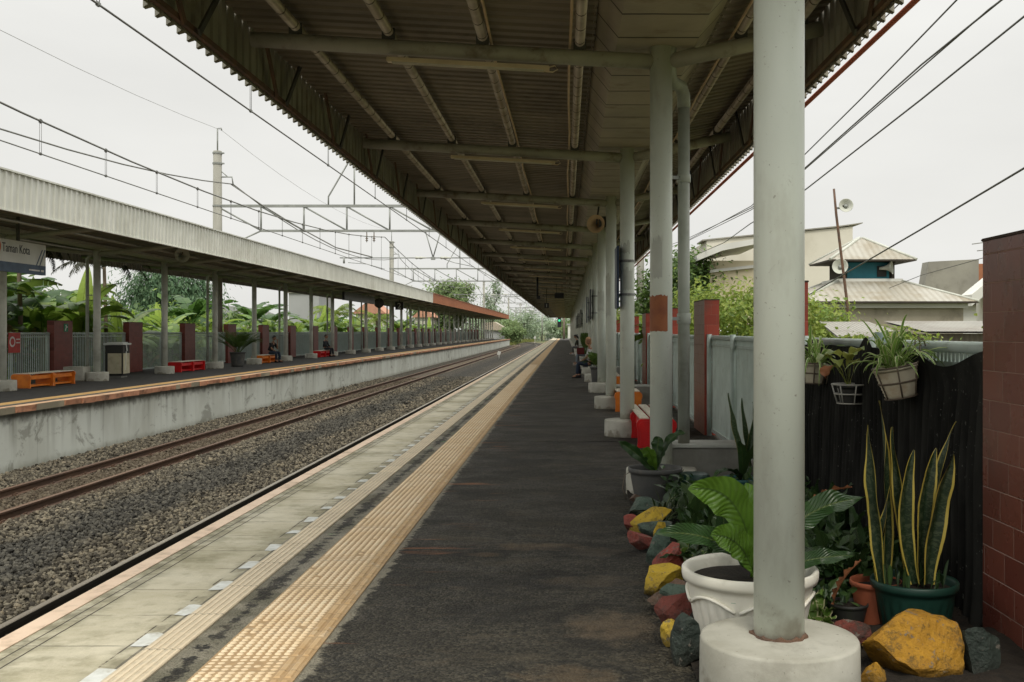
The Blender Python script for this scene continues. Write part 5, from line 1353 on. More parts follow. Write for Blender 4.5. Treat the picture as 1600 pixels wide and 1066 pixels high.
# ------------------------------------------------------------------ vegetation tools
def wp_leaf(t): return max(.02, math.sin(PI*min(1, t**.8))**.75)
def wp_strap(t): return max(.02, min(1, .55+t*1.2) * (1-t**5)**.9) if t < 1 else .02
def wp_nest(t): return max(.03, (.25+.75*min(1, t/.55)**.8) * max(0, 1-max(0,(t-.62)/.38)**2.2)**.8)
def blade(mb, p0, p1, p2, w, fold=.25, wave=0.0, wf=4, nu=6, nv=14, wp=wp_leaf, side=None, ph=None, mi=0, twist=0.0, ragged=0.0):
    p0, p1, p2 = Vector(p0), Vector(p1), Vector(p2); ph = rnd.uniform(0,6) if ph is None else ph
    vs = []; uv = []
    for j in range(nv+1):
        t = j/nv
        c = p0*(1-t)**2 + p1*2*t*(1-t) + p2*t*t
        tg = ((p1-p0)*2*(1-t) + (p2-p1)*2*t); tg = tg.normalized() if tg.length > 1e-6 else Vector((0,0,1))
        sd = Vector(side) if side is not None else tg.cross(Vector((0,0,1)))
        sd = sd - tg*sd.dot(tg)
        if sd.length < 1e-4: sd = tg.orthogonal()
        sd.normalize(); nm = sd.cross(tg).normalized()
        if twist:
            q = twist*t; sd, nm = sd*math.cos(q)+nm*math.sin(q), nm*math.cos(q)-sd*math.sin(q)
        W = w*wp(t)/2*(1+ragged*noise.noise(Vector((t*7,ph,1)))+ragged*.6*noise.noise(Vector((t*19,ph,4))))
        for i in range(nu+1):
            u = i/nu*2-1
            vs.append(c + sd*u*W*math.cos(fold) + nm*(abs(u)*W*math.sin(fold)) + nm*(wave*abs(u)*math.sin(t*wf*2*PI + ph + (1.7 if u > 0 else 0))))
            uv.append((i/nu, t))
    fs = [(j*(nu+1)+i, j*(nu+1)+i+1, (j+1)*(nu+1)+i+1, (j+1)*(nu+1)+i) for j in range(nv) for i in range(nu)]
    mb.add(vs, fs, uv, mi, True)

def cloud(name, blobs, n, size, mat, parent, seed=0, shell=.55, drop=0.0, flat=.5, clump=.32):
    """leaf faces spread through uneven clumps inside ellipsoids: blobs = [(centre, radii)]"""
    g = np.random.default_rng(seed+5)
    vol = np.array([b[1][0]*b[1][1]*b[1][2] for b in blobs])**(2/3); cnt = np.maximum(8, (n*vol/vol.sum()).astype(int))
    C = []; Nn = []
    for (c, r), k in zip(blobs, cnt):
        kc = max(6, k//28)
        d = g.normal(size=(kc,3)); d /= np.linalg.norm(d,axis=1,keepdims=True)
        rad = g.uniform(shell**3, 1, (kc,1))**(1/3)
        cl = d*rad                                     # clump centres
        idx = g.integers(0, kc, k)
        off = g.normal(size=(k,3))*clump*g.uniform(.5,1.2,(kc,1))[idx]
        p = cl[idx] + off
        C.append(np.array(c) + p*np.array(r)); Nn.append(d[idx] + g.normal(size=(k,3))*.5)
    C = np.concatenate(C); Nn = np.concatenate(Nn); K = len(C)
    Nn[:,2] += .5; Nn /= np.linalg.norm(Nn,axis=1,keepdims=True)
    t = g.normal(size=(K,3)); t[:,2] -= drop*2; t -= Nn*(t*Nn).sum(1,keepdims=True); t /= np.linalg.norm(t,axis=1,keepdims=True)
    b = np.cross(Nn,t); L = size*g.uniform(.6,1.4,(K,1)); W = L*flat*g.uniform(.7,1.2,(K,1))
    V = np.stack([C - t*L*.5, C + b*W*.5 + Nn*W*.15, C + t*L*.5, C - b*W*.5 + Nn*W*.15], 1).reshape(-1,3)
    F = np.arange(K*4).reshape(-1,4)
    return npmesh(name, V, F, mat, parent)

lf_bright = leafM('leaf_bright', [(.085,.15,.02),(.16,.26,.035),(.27,.36,.06),(.36,.42,.09)], trans=.35, rough=.55)
lf_mid    = leafM('leaf_mid', [(.04,.085,.018),(.08,.145,.028),(.13,.21,.045)], trans=.3, rough=.5)
lf_dark   = leafM('leaf_dark', [(.012,.032,.010),(.022,.05,.014),(.04,.075,.02)], trans=.2, rough=.4)
lf_pale   = leafM('leaf_pale', [(.13,.20,.08),(.18,.26,.10),(.24,.31,.13)], trans=.25, rough=.7)
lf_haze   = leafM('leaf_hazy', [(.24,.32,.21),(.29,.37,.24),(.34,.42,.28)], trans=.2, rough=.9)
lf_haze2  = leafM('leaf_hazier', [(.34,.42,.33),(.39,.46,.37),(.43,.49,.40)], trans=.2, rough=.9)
lf_willow = leafM('leaf_blue_green', [(.06,.125,.06),(.09,.17,.085),(.14,.22,.11)], trans=.25, rough=.7)
lf_ban    = leafM('banana_leaf', [(.05,.13,.015),(.10,.22,.03),(.20,.33,.05),(.30,.40,.08)], trans=.4, rough=.4, spec=.5)
lf_band   = leafM('banana_leaf_dark', [(.025,.07,.014),(.05,.12,.025),(.10,.19,.04)], trans=.35, rough=.4, spec=.5)
lf_banl   = leafM('banana_leaf_new', [(.30,.42,.06),(.36,.48,.09)], trans=.45, rough=.4)
lf_dry    = leafM('dry_leaf', [(.14,.09,.045),(.24,.17,.09),(.32,.26,.13)], trans=.2, rough=.8)
lf_palmd  = leafM('palm_dark', [(.018,.016,.01),(.03,.035,.016),(.05,.05,.025)], trans=.1, rough=.7)
m_bark    = M('bark', (.16,.12,.08), (.10,.08,.055), scale=6, rough=.9, bump=.5, stretch=(1,1,.3))
m_banstem = M('banana_stem', (.17,.19,.07), (.14,.10,.05), scale=5, rough=.7, bump=.2, stretch=(1,1,.3))

def tree(name, label, loc, blobs, n, size, mat, trunk_h, tr=.14, seed=0, cat='tree', group=None, **kw):
    t = thing(name, label, cat, loc, group=group)
    mb = MB(); g = random.Random(seed)
    base = blobs[0][0]
    mb.tube([(0,0,-.1),(g.uniform(-.1,.1),0,trunk_h*.5),(base[0]*.3,base[1]*.3,trunk_h)], [tr,tr*.8,tr*.6], n=8)
    for (c, r) in blobs:
        top = (c[0], c[1], c[2]+r[2]*.3)
        mid = ((c[0])*.6+g.uniform(-.1,.1), c[1]*.6, trunk_h*.6+c[2]*.4)
        mb.tube([(base[0]*.25,base[1]*.25,trunk_h*.8), mid, top], [tr*.5,tr*.35,tr*.12], n=6)
        for k in range(4):
            q = g.uniform(0,2*PI); mb.tube([mid, (c[0]+r[0]*.8*math.cos(q), c[1]+r[1]*.8*math.sin(q), c[2]+r[2]*g.uniform(-.3,.7))], [tr*.25,tr*.06], n=5)
    mb.build('trunk', m_bark, t)
    cloud('crown', blobs, n, size, mat, t, seed, **kw)
    return t

def banana_leaf(mb, base, yaw, L, W, el0, el1, g, tear=.5):
    """one split banana leaf: a curved midrib with torn strips hanging from it"""
    N = 22; p = Vector(base); pts = []; dirs = []
    for i in range(N+1):
        t = i/N; el = el0 + (el1-el0)*t**1.3
        d = Vector((math.cos(yaw)*math.cos(el), math.sin(yaw)*math.cos(el), math.sin(el)))
        pts.append(p.copy()); dirs.append(d); p = p + d*(L/N)
    mb.tube(pts[::3]+[pts[-1]], [.022*(1-k/9)+.004 for k in range(len(pts[::3])+1)], n=5)
    for s in (-1,1):
        i = 3; droop = g.uniform(-.1,.5)
        while i < N:
            k = min(N-i, g.choice((1,1,2,3,4) if tear > .4 else (4,6,9)))
            droop = max(-.3, min(1.25, droop + g.uniform(-.3,.35)*tear*1.6))
            vs = []; uv = []
            for j in range(k+1):
                t = (i+j)/N; d = dirs[i+j]; sd = Vector((-math.sin(yaw), math.cos(yaw), 0))*s
                up = sd.cross(d)*s; 
                if up.z < 0: up = -up
                w = W*.5*max(.05, math.sin(PI*min(1,(t-.08)/.92)**.75))**.6
                back = d*(-.02 if j == 0 else .02)*0
                o1 = sd*math.cos(droop*.6)*w*.5 + up*(.10-math.sin(droop*.6))*w*.5
                o2 = sd*math.cos(droop)*w*.5 + up*(-math.sin(droop))*w*.5 + d*w*.12
                shrink = (.012 if j == 0 else (-.012 if j == k else 0))*tear
                vs += [pts[i+j], pts[i+j]+o1+d*shrink, pts[i+j]+o1+o2+d*shrink*2.5]
            mb.add(vs, [(3*j,3*j+1,3*j+4,3*j+3) for j in range(k)]+[(3*j+1,3*j+2,3*j+5,3*j+4) for j in range(k)], smooth=True)
            i += k
def banana(name, label, loc, seed, H=2.6, n=10, L=2.1, W=.62, mat=None, tear=.6, spread=1.0, newleaf=False):
    g = random.Random(seed); t = thing(name, label, 'banana plant', loc, group='banana plants behind the far fence')
    mb = MB(); mb.tube([(0,0,-.1),(.03,0,H*.5),(0,.02,H)], [.15,.12,.07], n=10); mb.build('stem', m_banstem, t)
    for k in range(n):
        mb = MB()
        yaw = k*2.4 + g.uniform(-.4,.4); e0 = g.uniform(.75,1.3); e1 = g.uniform(-1.25,-.05)*spread
        banana_leaf(mb, (0,0,H-.15*(k%3)), yaw, L*g.uniform(.8,1.15), W*g.uniform(.85,1.15), e0, e1, g, tear)
        mb.build('leaf', mat or lf_ban, t)
    if newleaf:
        mb = MB(); banana_leaf(mb, (0,0,H), g.uniform(0,6), L*.95, W*.7, 1.45, 1.15, g, .1); mb.build('leaf', lf_banl, t)
    mb = MB()
    for k in range(3): banana_leaf(mb, (0,0,H-.3), g.uniform(0,6), L*.7, W*.4, .2, -1.4, g, 1.0)
    mb.build('dry_leaf', lf_dry, t)
    return t
GZ = -1.35
protos = [banana('banana_plant', 'dark leaved banana plant behind the station name board', (-17.9,29.5,GZ), 1, H=3.1, L=2.6, W=.8, mat=lf_band, tear=.8),
          banana('banana_plant', 'banana plant with broad torn leaves behind the litter bin', (-18.0,35.2,GZ), 2, H=3.0, L=2.5, W=.8, tear=.5),
          banana('banana_plant', 'bright banana plant with an upright pale new leaf beside the weeping tree', (-18.2,41.8,GZ), 3, H=2.4, L=2.1, W=.75, tear=.3, newleaf=True),
          banana('banana_plant', 'yellow green banana plant behind the empty red bench', (-18.0,46.5,GZ), 4, H=2.1, L=1.9, W=.65, tear=.5),
          banana('banana_plant', 'banana plant with drooping leaves behind the potted palm', (-18.3,55,GZ), 5, H=2.3, L=2.1, W=.62, tear=.7)]
g = random.Random(20)
spots = [(-18.4,31.8,1),(-17.8,37.6,2),(-18.6,38.9,2),(-19.5,33.0,2),(-19.6,36.5,3),(-20.5,38.5,0),(-20,42.5,4),(-19.5,45,2),(-21.5,41,2),(-21.5,36,0),(-19.6,48.2,3),(-19.3,30.6,1),(-20.8,32.4,1),(-20.6,34.6,2),(-19.0,34.0,0),(-21,37.6,1),(-19.4,39.6,1),(-20.9,39.9,0),(-19.2,43.6,2),(-22.4,33.8,1),(-22.8,37,2)]
y = 49.0
while y < 150:
    spots.append((-18.0-g.uniform(0,1.2), y+g.uniform(-.6,.6), g.choice((2,3,4,4,3,1)))); spots.append((-20.2-g.uniform(0,1.5), y+g.uniform(-.9,.9), g.choice((2,4,3,0)))); y += 1.9 + y*.014
near_b = {0:'banana plant squeezed behind the first maroon pillar of the far fence',1:'dark banana plant just beyond the litter bin',2:'bright banana plant half hidden behind the far column',3:'banana plant deep behind the name board',4:'banana plant deep behind the litter bin'}
for i, (x, y, k) in enumerate(spots):
    t = dup(protos[k], (x,y,GZ), g.uniform(0,6.28), g.uniform(.9,1.25) if i < 22 else g.uniform(.85,1.15))
    t['label'] = near_b.get(i, 'banana plant in the dense green row behind the far fence')
# understorey shrubs between the bananas
for i in range(26):
    yy = 27 + i*4.6 + i*i*.02; xx = -17.5 - g.uniform(0,1.2)
    r = g.uniform(.8,1.25)
    tree('shrub', 'leafy shrub filling the gap under the banana plants behind the far fence', (xx-.8,yy,GZ), [((0,0,1.2*r),(1.2*r,1.6*r,1.2*r)),((-.3,.8,2.0*r),(1.0*r,1.3*r,1.1*r))], 1700 if i < 8 else 800, .20 if i < 8 else .26, [lf_mid,lf_bright,lf_mid,lf_pale][i % 4], .8, .05, seed=i, cat='shrub', group='shrubs under the banana plants')
g = random.Random(77)
for i in range(24):
    yy = 30 + i*4.3 + i*i*.05; xx = -22.6 - g.uniform(0,1.5); r = g.uniform(.85,1.15)*(1.3 if yy < 48 else 1)
    tree('broad_shrub', 'tall mid green bush in the dense mass behind the banana plants', (xx,yy,GZ), [((0,0,1.7*r),(1.7,2.2,1.5*r)),((.3,1.2,2.7*r),(1.3,1.5,1.1*r)),((-.2,-1.3,2.4*r),(1.2,1.3,1.1*r))], 1500 if i < 9 else 800, .42, [lf_mid,lf_ban,lf_mid,lf_pale,lf_bright][i % 5], 1.5, .06, seed=300+i, cat='shrub', group='tall bushes behind the banana plants', flat=.4)
# ragged dark palm whose dead fronds hang beside the name board, and another by the second column
def palm(label, loc, H, n, L, seed, mat, e1lo=-1.5, e1hi=-.5, leaf=.42, group=None, nm='palm_tree', dens=34, tr=.12):
    g = random.Random(seed); t = thing(nm, label, 'palm tree', loc, group=group)
    mb = MB(); mb.tube([(0,0,-.1),(.08,0,H*.5),(0,0,H)], [tr*1.3,tr*1.1,tr*.9], n=10); mb.build('trunk', m_bark, t)
    for k in range(n):
        mb = MB(); yaw = k*2.4+g.uniform(-.3,.3); e0 = g.uniform(.2,1.2); e1 = g.uniform(e1lo,e1hi); p = Vector((0,0,H)); pts = []; N = dens
        for i in range(N+1):
            q = i/N; el = e0+(e1-e0)*q; d = Vector((math.cos(yaw)*math.cos(el), math.sin(yaw)*math.cos(el), math.sin(el)))
            pts.append((p.copy(), d)); p = p + d*(L/N)
        mb.tube([a for a,_ in pts[::4]], [.02*(1-i/12)+.003 for i in range(len(pts[::4]))], n=5)
        for i in range(4,N):
            a, d = pts[i]; w = leaf*math.sin(PI*min(1,(i/N)**.8*.95+.05))+.06
            for s in (-1,1):
                sd = Vector((-math.sin(yaw), math.cos(yaw), 0))*s
                tip = a + (sd*.75 + d*.45 + Vector((0,0,-.45-g.random()*.5)))*w
                q = d*(.018+.008*g.random())
                mb.add([a-q, a+q, (a+tip)*.5+q*1.1+Vector((0,0,.04)), tip, (a+tip)*.5-q*1.1+Vector((0,0,.04))], [(0,1,2,3,4)])
        mb.build('frond', mat, t)
    return t
palm('dark palm with withered fronds hanging beside the name board', (-17.75,33.2,GZ), 5.75, 9, 2.1, 3, lf_palmd, -1.75, -1.45, leaf=.26, tr=.07)
palm('dark drooping palm behind the far column next to the litter bin', (-18.3,40.6,GZ), 5.4, 8, 2.2, 5, lf_palmd, -1.6, -1.0, leaf=.3, tr=.07)
palm('yellow green palm with arching fronds behind the dark information board', (-19.0,84,GZ), 4.2, 12, 2.6, 8, lf_bright, -1.2, -.4)
palm('second arching palm deeper behind the far canopy columns', (-19.2,104,GZ), 4.0, 12, 2.6, 9, lf_bright, -1.2, -.4)
# trees beyond
def blobtree(r, h, k, g):
    out = [((0,0,h),(r*.75,r*.75,r*.7))]
    for i in range(k):
        q = i*2.4+g.uniform(-.4,.4); z = h+g.uniform(-.4,.5)*r
        out.append(((r*.6*math.cos(q),r*.6*math.sin(q),z),(r*g.uniform(.35,.55),r*g.uniform(.35,.55),r*g.uniform(.3,.5))))
    return out
tree('weeping_tree', 'tall blue green weeping tree rising behind the empty red bench', (-28.5,74,GZ), [((0,0,5.6),(2.6,2.6,2.1)),((-1.5,0,4.5),(1.9,1.9,2.4)),((1.7,0,4.2),(1.7,1.7,2.4)),((.3,-1,3.0),(2.4,2.0,2.0))], 20000, .36, lf_willow, 3.5, .2, seed=31, drop=1.6, flat=.32)
tree('broad_tree', 'rounded green tree rising above the orange end of the far canopy', (-19.6,160,GZ), blobtree(4.5,6.6,10,g), 15000, .55, lf_pale, 5, .4, seed=32)
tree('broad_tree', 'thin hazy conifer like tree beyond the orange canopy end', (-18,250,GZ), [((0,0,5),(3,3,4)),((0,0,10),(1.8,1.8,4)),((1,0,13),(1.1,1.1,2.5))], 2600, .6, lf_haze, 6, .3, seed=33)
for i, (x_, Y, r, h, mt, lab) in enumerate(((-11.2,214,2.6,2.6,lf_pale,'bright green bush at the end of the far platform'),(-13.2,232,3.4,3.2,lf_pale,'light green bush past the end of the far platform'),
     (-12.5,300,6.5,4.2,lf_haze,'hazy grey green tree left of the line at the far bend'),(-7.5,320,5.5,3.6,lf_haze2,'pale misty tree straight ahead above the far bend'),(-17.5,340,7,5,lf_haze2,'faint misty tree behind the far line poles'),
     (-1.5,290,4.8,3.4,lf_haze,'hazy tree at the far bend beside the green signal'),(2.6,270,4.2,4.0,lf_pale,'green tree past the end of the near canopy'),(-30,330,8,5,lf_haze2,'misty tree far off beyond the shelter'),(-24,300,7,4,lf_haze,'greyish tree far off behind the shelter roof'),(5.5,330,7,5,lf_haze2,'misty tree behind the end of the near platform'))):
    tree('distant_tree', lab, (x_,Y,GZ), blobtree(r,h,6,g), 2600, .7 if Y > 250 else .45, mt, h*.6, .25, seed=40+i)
# verge grass past the far platform end
N = 5000; gx = rng.uniform(-13.5,-10.3,N); gy = rng.uniform(203,300,N); gx += np.where(gy>240, (gy-240)*.03, 0)
hgt = rng.uniform(.25,.8,N); a = rng.uniform(0,6.28,N)
V = np.stack([np.stack([gx-.08*np.cos(a),gy-.08*np.sin(a),np.full(N,GZ)],1), np.stack([gx+.08*np.cos(a),gy+.08*np.sin(a),np.full(N,GZ)],1), np.stack([gx+.1*rng.normal(size=N),gy,GZ+hgt],1)],1).reshape(-1,3)
tag(npmesh('verge_grass', V, np.arange(N*3).reshape(-1,3), m_grass), 'yellow green grass on the verge past the far platform', kind='stuff')

# street side greenery
tree('bright_tree', 'bright yellow green leafy tree behind the pale fence and red pillar', (3.9,22,GZ), [((0,0,3.1),(1.1,1.1,.75)),((-.75,.2,2.7),(.75,.8,.7)),((.9,0,2.6),(1.0,1.0,.8)),((1.6,.3,3.0),(.8,.8,.6)),((-.2,-.3,2.2),(1.1,.8,.6)),((.6,.1,3.55),(.6,.6,.35)),((2.0,0,2.2),(.9,.8,.6))], 15000, .115, lf_bright, 1.6, .07, seed=60, clump=.24)
tree('dark_tree', 'darker rounded tree behind the bright one, under the yellow house eave', (5.0,43,GZ), [((0,0,5.1),(1.4,1.4,1.0)),((-.9,0,4.4),(1.1,1.1,.9)),((.7,0,4.3),(1.0,1.0,.9))], 9000, .2, lf_mid, 3, .16, seed=61)
tree('bright_tree', 'leafy tree glimpsed between the near columns beside the fence', (4.3,32,GZ), [((0,0,3.2),(1.2,1.2,1.0)),((-.9,0,2.6),(.9,.9,.8))], 6000, .15, lf_bright, 2, .08, seed=62)
t = banana('banana_plant', 'banana plant with large glossy leaves behind the near fence, seen between columns', (2.95,34,GZ), 12, H=2.6, L=2.0, W=.55, mat=lf_ban, tear=.3); t['group'] = 'banana plants behind the near fence'
t = dup(t, (2.9,27.5,GZ), 2.0, .9, 'second banana plant behind the near fence, just past the rain pipe')
for i, yy in enumerate((46,58,72,90,112,138)):
    tree('fence_tree', 'tree behind the receding near fence, mostly masked by columns', (4.0,yy,GZ), blobtree(1.8,3.2,5,g), 1500, .28, [lf_mid,lf_bright][i%2], 2, .12, seed=70+i, group='trees behind the near fence')
tree('shrub', 'yellow green shrub peeping out beside the big maroon pillar above the netting', (5.0,12.2,GZ), [((0,0,2.5),(.45,.4,.28)),((.15,0,3.0),(.3,.3,.22)),((-.3,0,2.3),(.35,.35,.2)),((.3,0,2.2),(.5,.4,.3))], 1100, .085, lf_bright, 1.8, .04, seed=80, cat='shrub')
tree('shrub', 'climbing leafy shrub on the fence right beside the thick front column', (2.72,11.4,GZ), [((0,0,2.72),(.17,.2,.26)),((.05,0,3.0),(.10,.1,.16)),((.16,0,2.58),(.22,.2,.12))], 620, .07, lf_bright, 1.9, .015, seed=81, cat='shrub')
tree('shrub', 'low bright leaves showing above the fence below the leaning pole', (4.1,13.5,GZ), [((0,0,2.72),(.5,.35,.16)),((.4,0,2.68),(.35,.3,.14))], 700, .08, lf_bright, 1.9, .03, seed=82, cat='shrub')
tree('shrub', 'yellow green bush between the white sheet roof and the fence', (3.1,15.5,GZ), [((0,0,2.45),(.5,.5,.35)),((.55,0,2.3),(.4,.4,.3))], 900, .1, lf_bright, 1.6, .03, seed=83, cat='shrub')
# ------------------------------------------------------------------ planting bed: pots, plants, painted stones
lf_nest = leafM('nest_fern_leaf', [(.09,.20,.022),(.14,.27,.03)], trans=.28, rough=.33, uvmid=(.05,.10,.02), spec=.5, veins=105.0)
lf_nestd = leafM('nest_fern_dark', [(.022,.06,.018),(.04,.09,.022)], trans=.15, rough=.3, uvmid=(.09,.13,.035), spec=.5)
lf_sans = leafM('snake_leaf', [(.010,.024,.010),(.015,.034,.013)], trans=.03, rough=.42, edge=((.46,.36,.07),.36), stripes=((.055,.072,.036),34), spec=.4, veins=0)
lf_sansd = leafM('snake_leaf_green', [(.02,.05,.018),(.035,.07,.024)], trans=.05, rough=.4, edge=((.22,.20,.06),.43), stripes=((.07,.10,.05),45), veins=0)
lf_spid = leafM('spider_leaf', [(.13,.25,.04),(.21,.34,.07)], trans=.3, rough=.45, edge=((.60,.58,.34),.36), veins=0)
lf_spidd = leafM('striped_dark_leaf', [(.02,.045,.015),(.035,.07,.02)], trans=.1, rough=.45, edge=((.22,.23,.13),.38), veins=0)
lf_yelg = leafM('pothos_leaf', [(.14,.22,.03),(.24,.30,.05),(.38,.36,.09)], trans=.3, rough=.4, uvmid=(.3,.34,.12))
lf_bed = leafM('bed_leaf', [(.022,.055,.018),(.04,.088,.025),(.075,.13,.038)], trans=.15, rough=.35, uvmid=(.07,.11,.035))
lf_brown = leafM('withered_leaf', [(.22,.085,.035),(.30,.12,.05)], trans=.15, rough=.7)

def pot(t, r, h, mat, flute=None, rimh=.035, soil=True, taper=.74, nm='pot'):
    mb = MB()
    prof = [(r*taper*.9,0),(r*taper,.012)] + [(r*(taper+(.93-taper)*q), .012+(h-rimh-.012)*q) for q in (.12,.25,.4,.55,.7,.82,.92,1)] + [(r*.985,h-rimh+.004),(r,h-rimh*.6),(r*1.0,h-.008),(r*.975,h),(r*.93,h-.004),(r*.90,h-.02),(r*.86,h*.82)]
    mb.lathe(prof, n=240 if flute else 36, flute=(3,6,flute,.034) if flute else None)
    mb.build(nm, mat, t)
    if soil:
        mb = MB(); mb.lathe([(r*.875,h*.84),(r*.6,h*.87),(0.001,h*.86)], n=24, capb=False, wob=.08); mb.build('soil', m_soil, t)
# white pot with a bird's nest fern behind the front column
WP = (.885,4.93)
t = thing('potted_fern', 'large white fluted pot with a broad leaved fern, behind the thick front column', 'potted plant', (WP[0],WP[1],0))
pot(t, .325, .37, m_whitep, flute=30, rimh=.06)
mb = MB()     # scalloped arch moulding under the rim
for k in range(6):
    q0 = k*2*PI/6+.2
    pts = []
    for j in range(13):
        q = q0 + (2*PI/6)*.92*(j/12); z = .215 + .05*math.sin(PI*j/12); r_ = .325*(.74+.19*(z/.31)) + .008
        pts.append((r_*math.cos(q), r_*math.sin(q), z))
    mb.tube(pts, .009, n=6)
mb.build('moulding', m_whitep, t)
mb = MB(); 
for q, z in ((-2.0,.27),(-1.88,.15),(-1.55,.08)): mb.cbox((.312*math.cos(q)*.93,.312*math.sin(q)*.93,z),(.02,.004,.02),rot=(0,0,q+PI/2))
mb.build('sticker', m_signgrn, t)
def nest(t, base, specs):
    for (tip, ctl, w, mt, wv) in specs:
        mb = MB(); b = Vector(base); lp = Vector(tip) - Vector(t.location); cp = Vector(ctl) - Vector(t.location)
        tg = (lp-b); view = Vector((-.35,-.85,.55)) ; sd = tg.cross(view)
        blade(mb, b, cp, lp, w, fold=.34, wave=wv*1.05, wf=3.6, nu=12, nv=44, wp=wp_nest, side=sd, ragged=.13)
        mb.build('leaf', mt, t)
B = (.03,.02,.30)
nest(t, B, [(px(1076,766,4.72),(.84,4.75,.83),.185,lf_nest,.016),
    (px(1110,838,4.62),(.80,4.62,.60),.150,lf_nest,.014),
    (px(1148,775,5.05),(.90,4.95,.80),.14,lf_nest,.014),
    (px(1022,834,4.55),(.74,4.62,.62),.105,lf_nestd,.012),
    (px(1350,778,5.05),(1.06,4.95,.66),.15,lf_nestd,.018),
    (px(1335,868,4.9),(1.1,4.8,.45),.085,lf_nestd,.012),
    (px(1238,720,5.3),(.98,5.1,.7),.15,lf_nestd,.014),
    (px(1290,860,5.2),(1.1,5.05,.42),.08,lf_bed,.012)])
# grey pot fern by the second column
t = thing('potted_fern', 'dark grey round pot with a small upright fern beside the brown patched column', 'potted plant', (.775,8.88,0))
pot(t, .235, .325, m_greyp, rimh=.045, taper=.72)
nest(t, (0,0,.27), [(px(966,690,8.75),(.62,8.8,.46),.10,lf_nestd,.010),(px(1072,676,8.9),(.86,8.9,.62),.075,lf_nestd,.012),(px(1030,682,8.9),(.80,8.88,.55),.11,lf_nestd,.014),
    (px(1006,700,8.75),(.73,8.82,.5),.115,lf_nest,.01),(px(990,705,8.85),(.70,8.9,.42),.10,lf_nest,.01),(px(1040,695,9.05),(.82,9.0,.42),.09,lf_nestd,.01)])
mb = MB(); mb.tube([(-.20,-.05,.30),(-.27,-.06,.26),(-.285,-.06,.15),(-.25,-.05,.05)], .004, n=5); mb.build('dry_stem', m_dkwire, t)
# green pot snake plant by the netting
t = thing('snake_plant', 'tall yellow edged snake plant in a dark green pot against the black netting', 'potted plant', (1.735,5.10,0))
pot(t, .212, .268, m_greenp, flute=22, rimh=.045)
def snake(t, specs, mat):
    L0 = Vector(t.location)
    for (b, c, e, w, tw, Y) in specs:
        b = Vector(px(*b, Y))-L0; e = Vector(px(*e, Y-.05))-L0; c = Vector(px(*c, Y-.03))-L0
        mb = MB(); blade(mb, b, c, e, w, fold=.50, wave=.006, wf=2.3, nu=10, nv=30, wp=wp_strap, side=(1,rnd.uniform(-.8,.5),0), twist=tw*2.2, ragged=.08); mb.build('leaf', mat, t)
snake(t, [((1378,912),(1366,780),(1357,664),.086,.25,5.06),((1385,912),(1386,760),(1375,626),.084,-.5,5.14),((1372,910),(1372,850),(1392,760),.05,.4,5.1),
    ((1420,912),(1404,770),(1394,667),.062,.5,5.12),((1430,912),(1400,800),(1428,703),.088,-.25,5.05),
    ((1440,912),(1436,790),(1463,700),.100,.2,5.08),((1450,912),(1458,790),(1491,706),.112,-.2,5.02),((1444,912),(1462,720),(1495,659),.05,.5,5.16)], lf_sans)
mb = MB()
for k in range(34):
    q = rnd.uniform(0,2*PI); r_ = rnd.uniform(.03,.17); b = Vector((r_*math.cos(q), r_*math.sin(q), .235)); e = b + Vector((rnd.uniform(-.06,.06),rnd.uniform(-.06,.04),rnd.uniform(.05,.16)))
    blade(mb, b, (b+e)/2+Vector((0,0,.04)), e, rnd.uniform(.014,.028), nu=4, nv=6)
mb.build('undergrowth', lf_bed, t)
t = thing('flower_pot', 'small terracotta pot half hidden behind the dark green pot', 'pot', (1.58,5.22,0)); pot(t, .13, .235, m_terra, rimh=.03)
# second snake plant in a teal pot by the low wall
t = thing('snake_plant', 'dark snake plant in a teal pot in front of the low wall', 'potted plant', (1.43,8.35,0))
pot(t, .165, .31, m_tealp, rimh=.03)
snake(t, [((1162,728),(1152,670),(1138,614),.075,.3,8.35),((1172,728),(1166,680),(1159,622),.05,.5,8.4),((1178,728),(1177,690),(1176,628),.06,-.4,8.3),((1168,728),(1170,700),(1183,640),.06,.3,8.35),((1160,728),(1156,700),(1150,668),.055,.2,8.4)], lf_sansd)
mb = MB()
for (e, c) in (((1108,758),(1130,715)),((1122,742),(1145,722)),((1140,748),(1150,735)),((1190,690),(1180,690)),((1150,690),(1165,690))):
    L0 = Vector(t.location); b = Vector((0,0,.29)); blade(mb, b, Vector(px(*c,8.2))-L0, Vector(px(*e,8.1))-L0, .075, wave=.008, nu=6, nv=14)
mb.build('leaf', lf_bed, t)
t = thing('flower_pot', 'empty dark green pot turned upside down against the low wall', 'pot', (1.12,9.02,0))
mb = MB(); mb.lathe([(.185,0),(.185,.03),(.17,.05),(.15,.235),(.13,.25),(.001,.25)], n=28); mb.build('pot', m_greenp, t)
for (x, y, r, h, lab) in ((1.33,5.55,.12,.17,'small black pot in the shade beside the white fern pot'),(1.42,5.15,.10,.12,'little black pot between the white and green pots')):
    t = thing('flower_pot', lab, 'pot', (x,y,.02)); pot(t, r, h, m_black, rimh=.02)

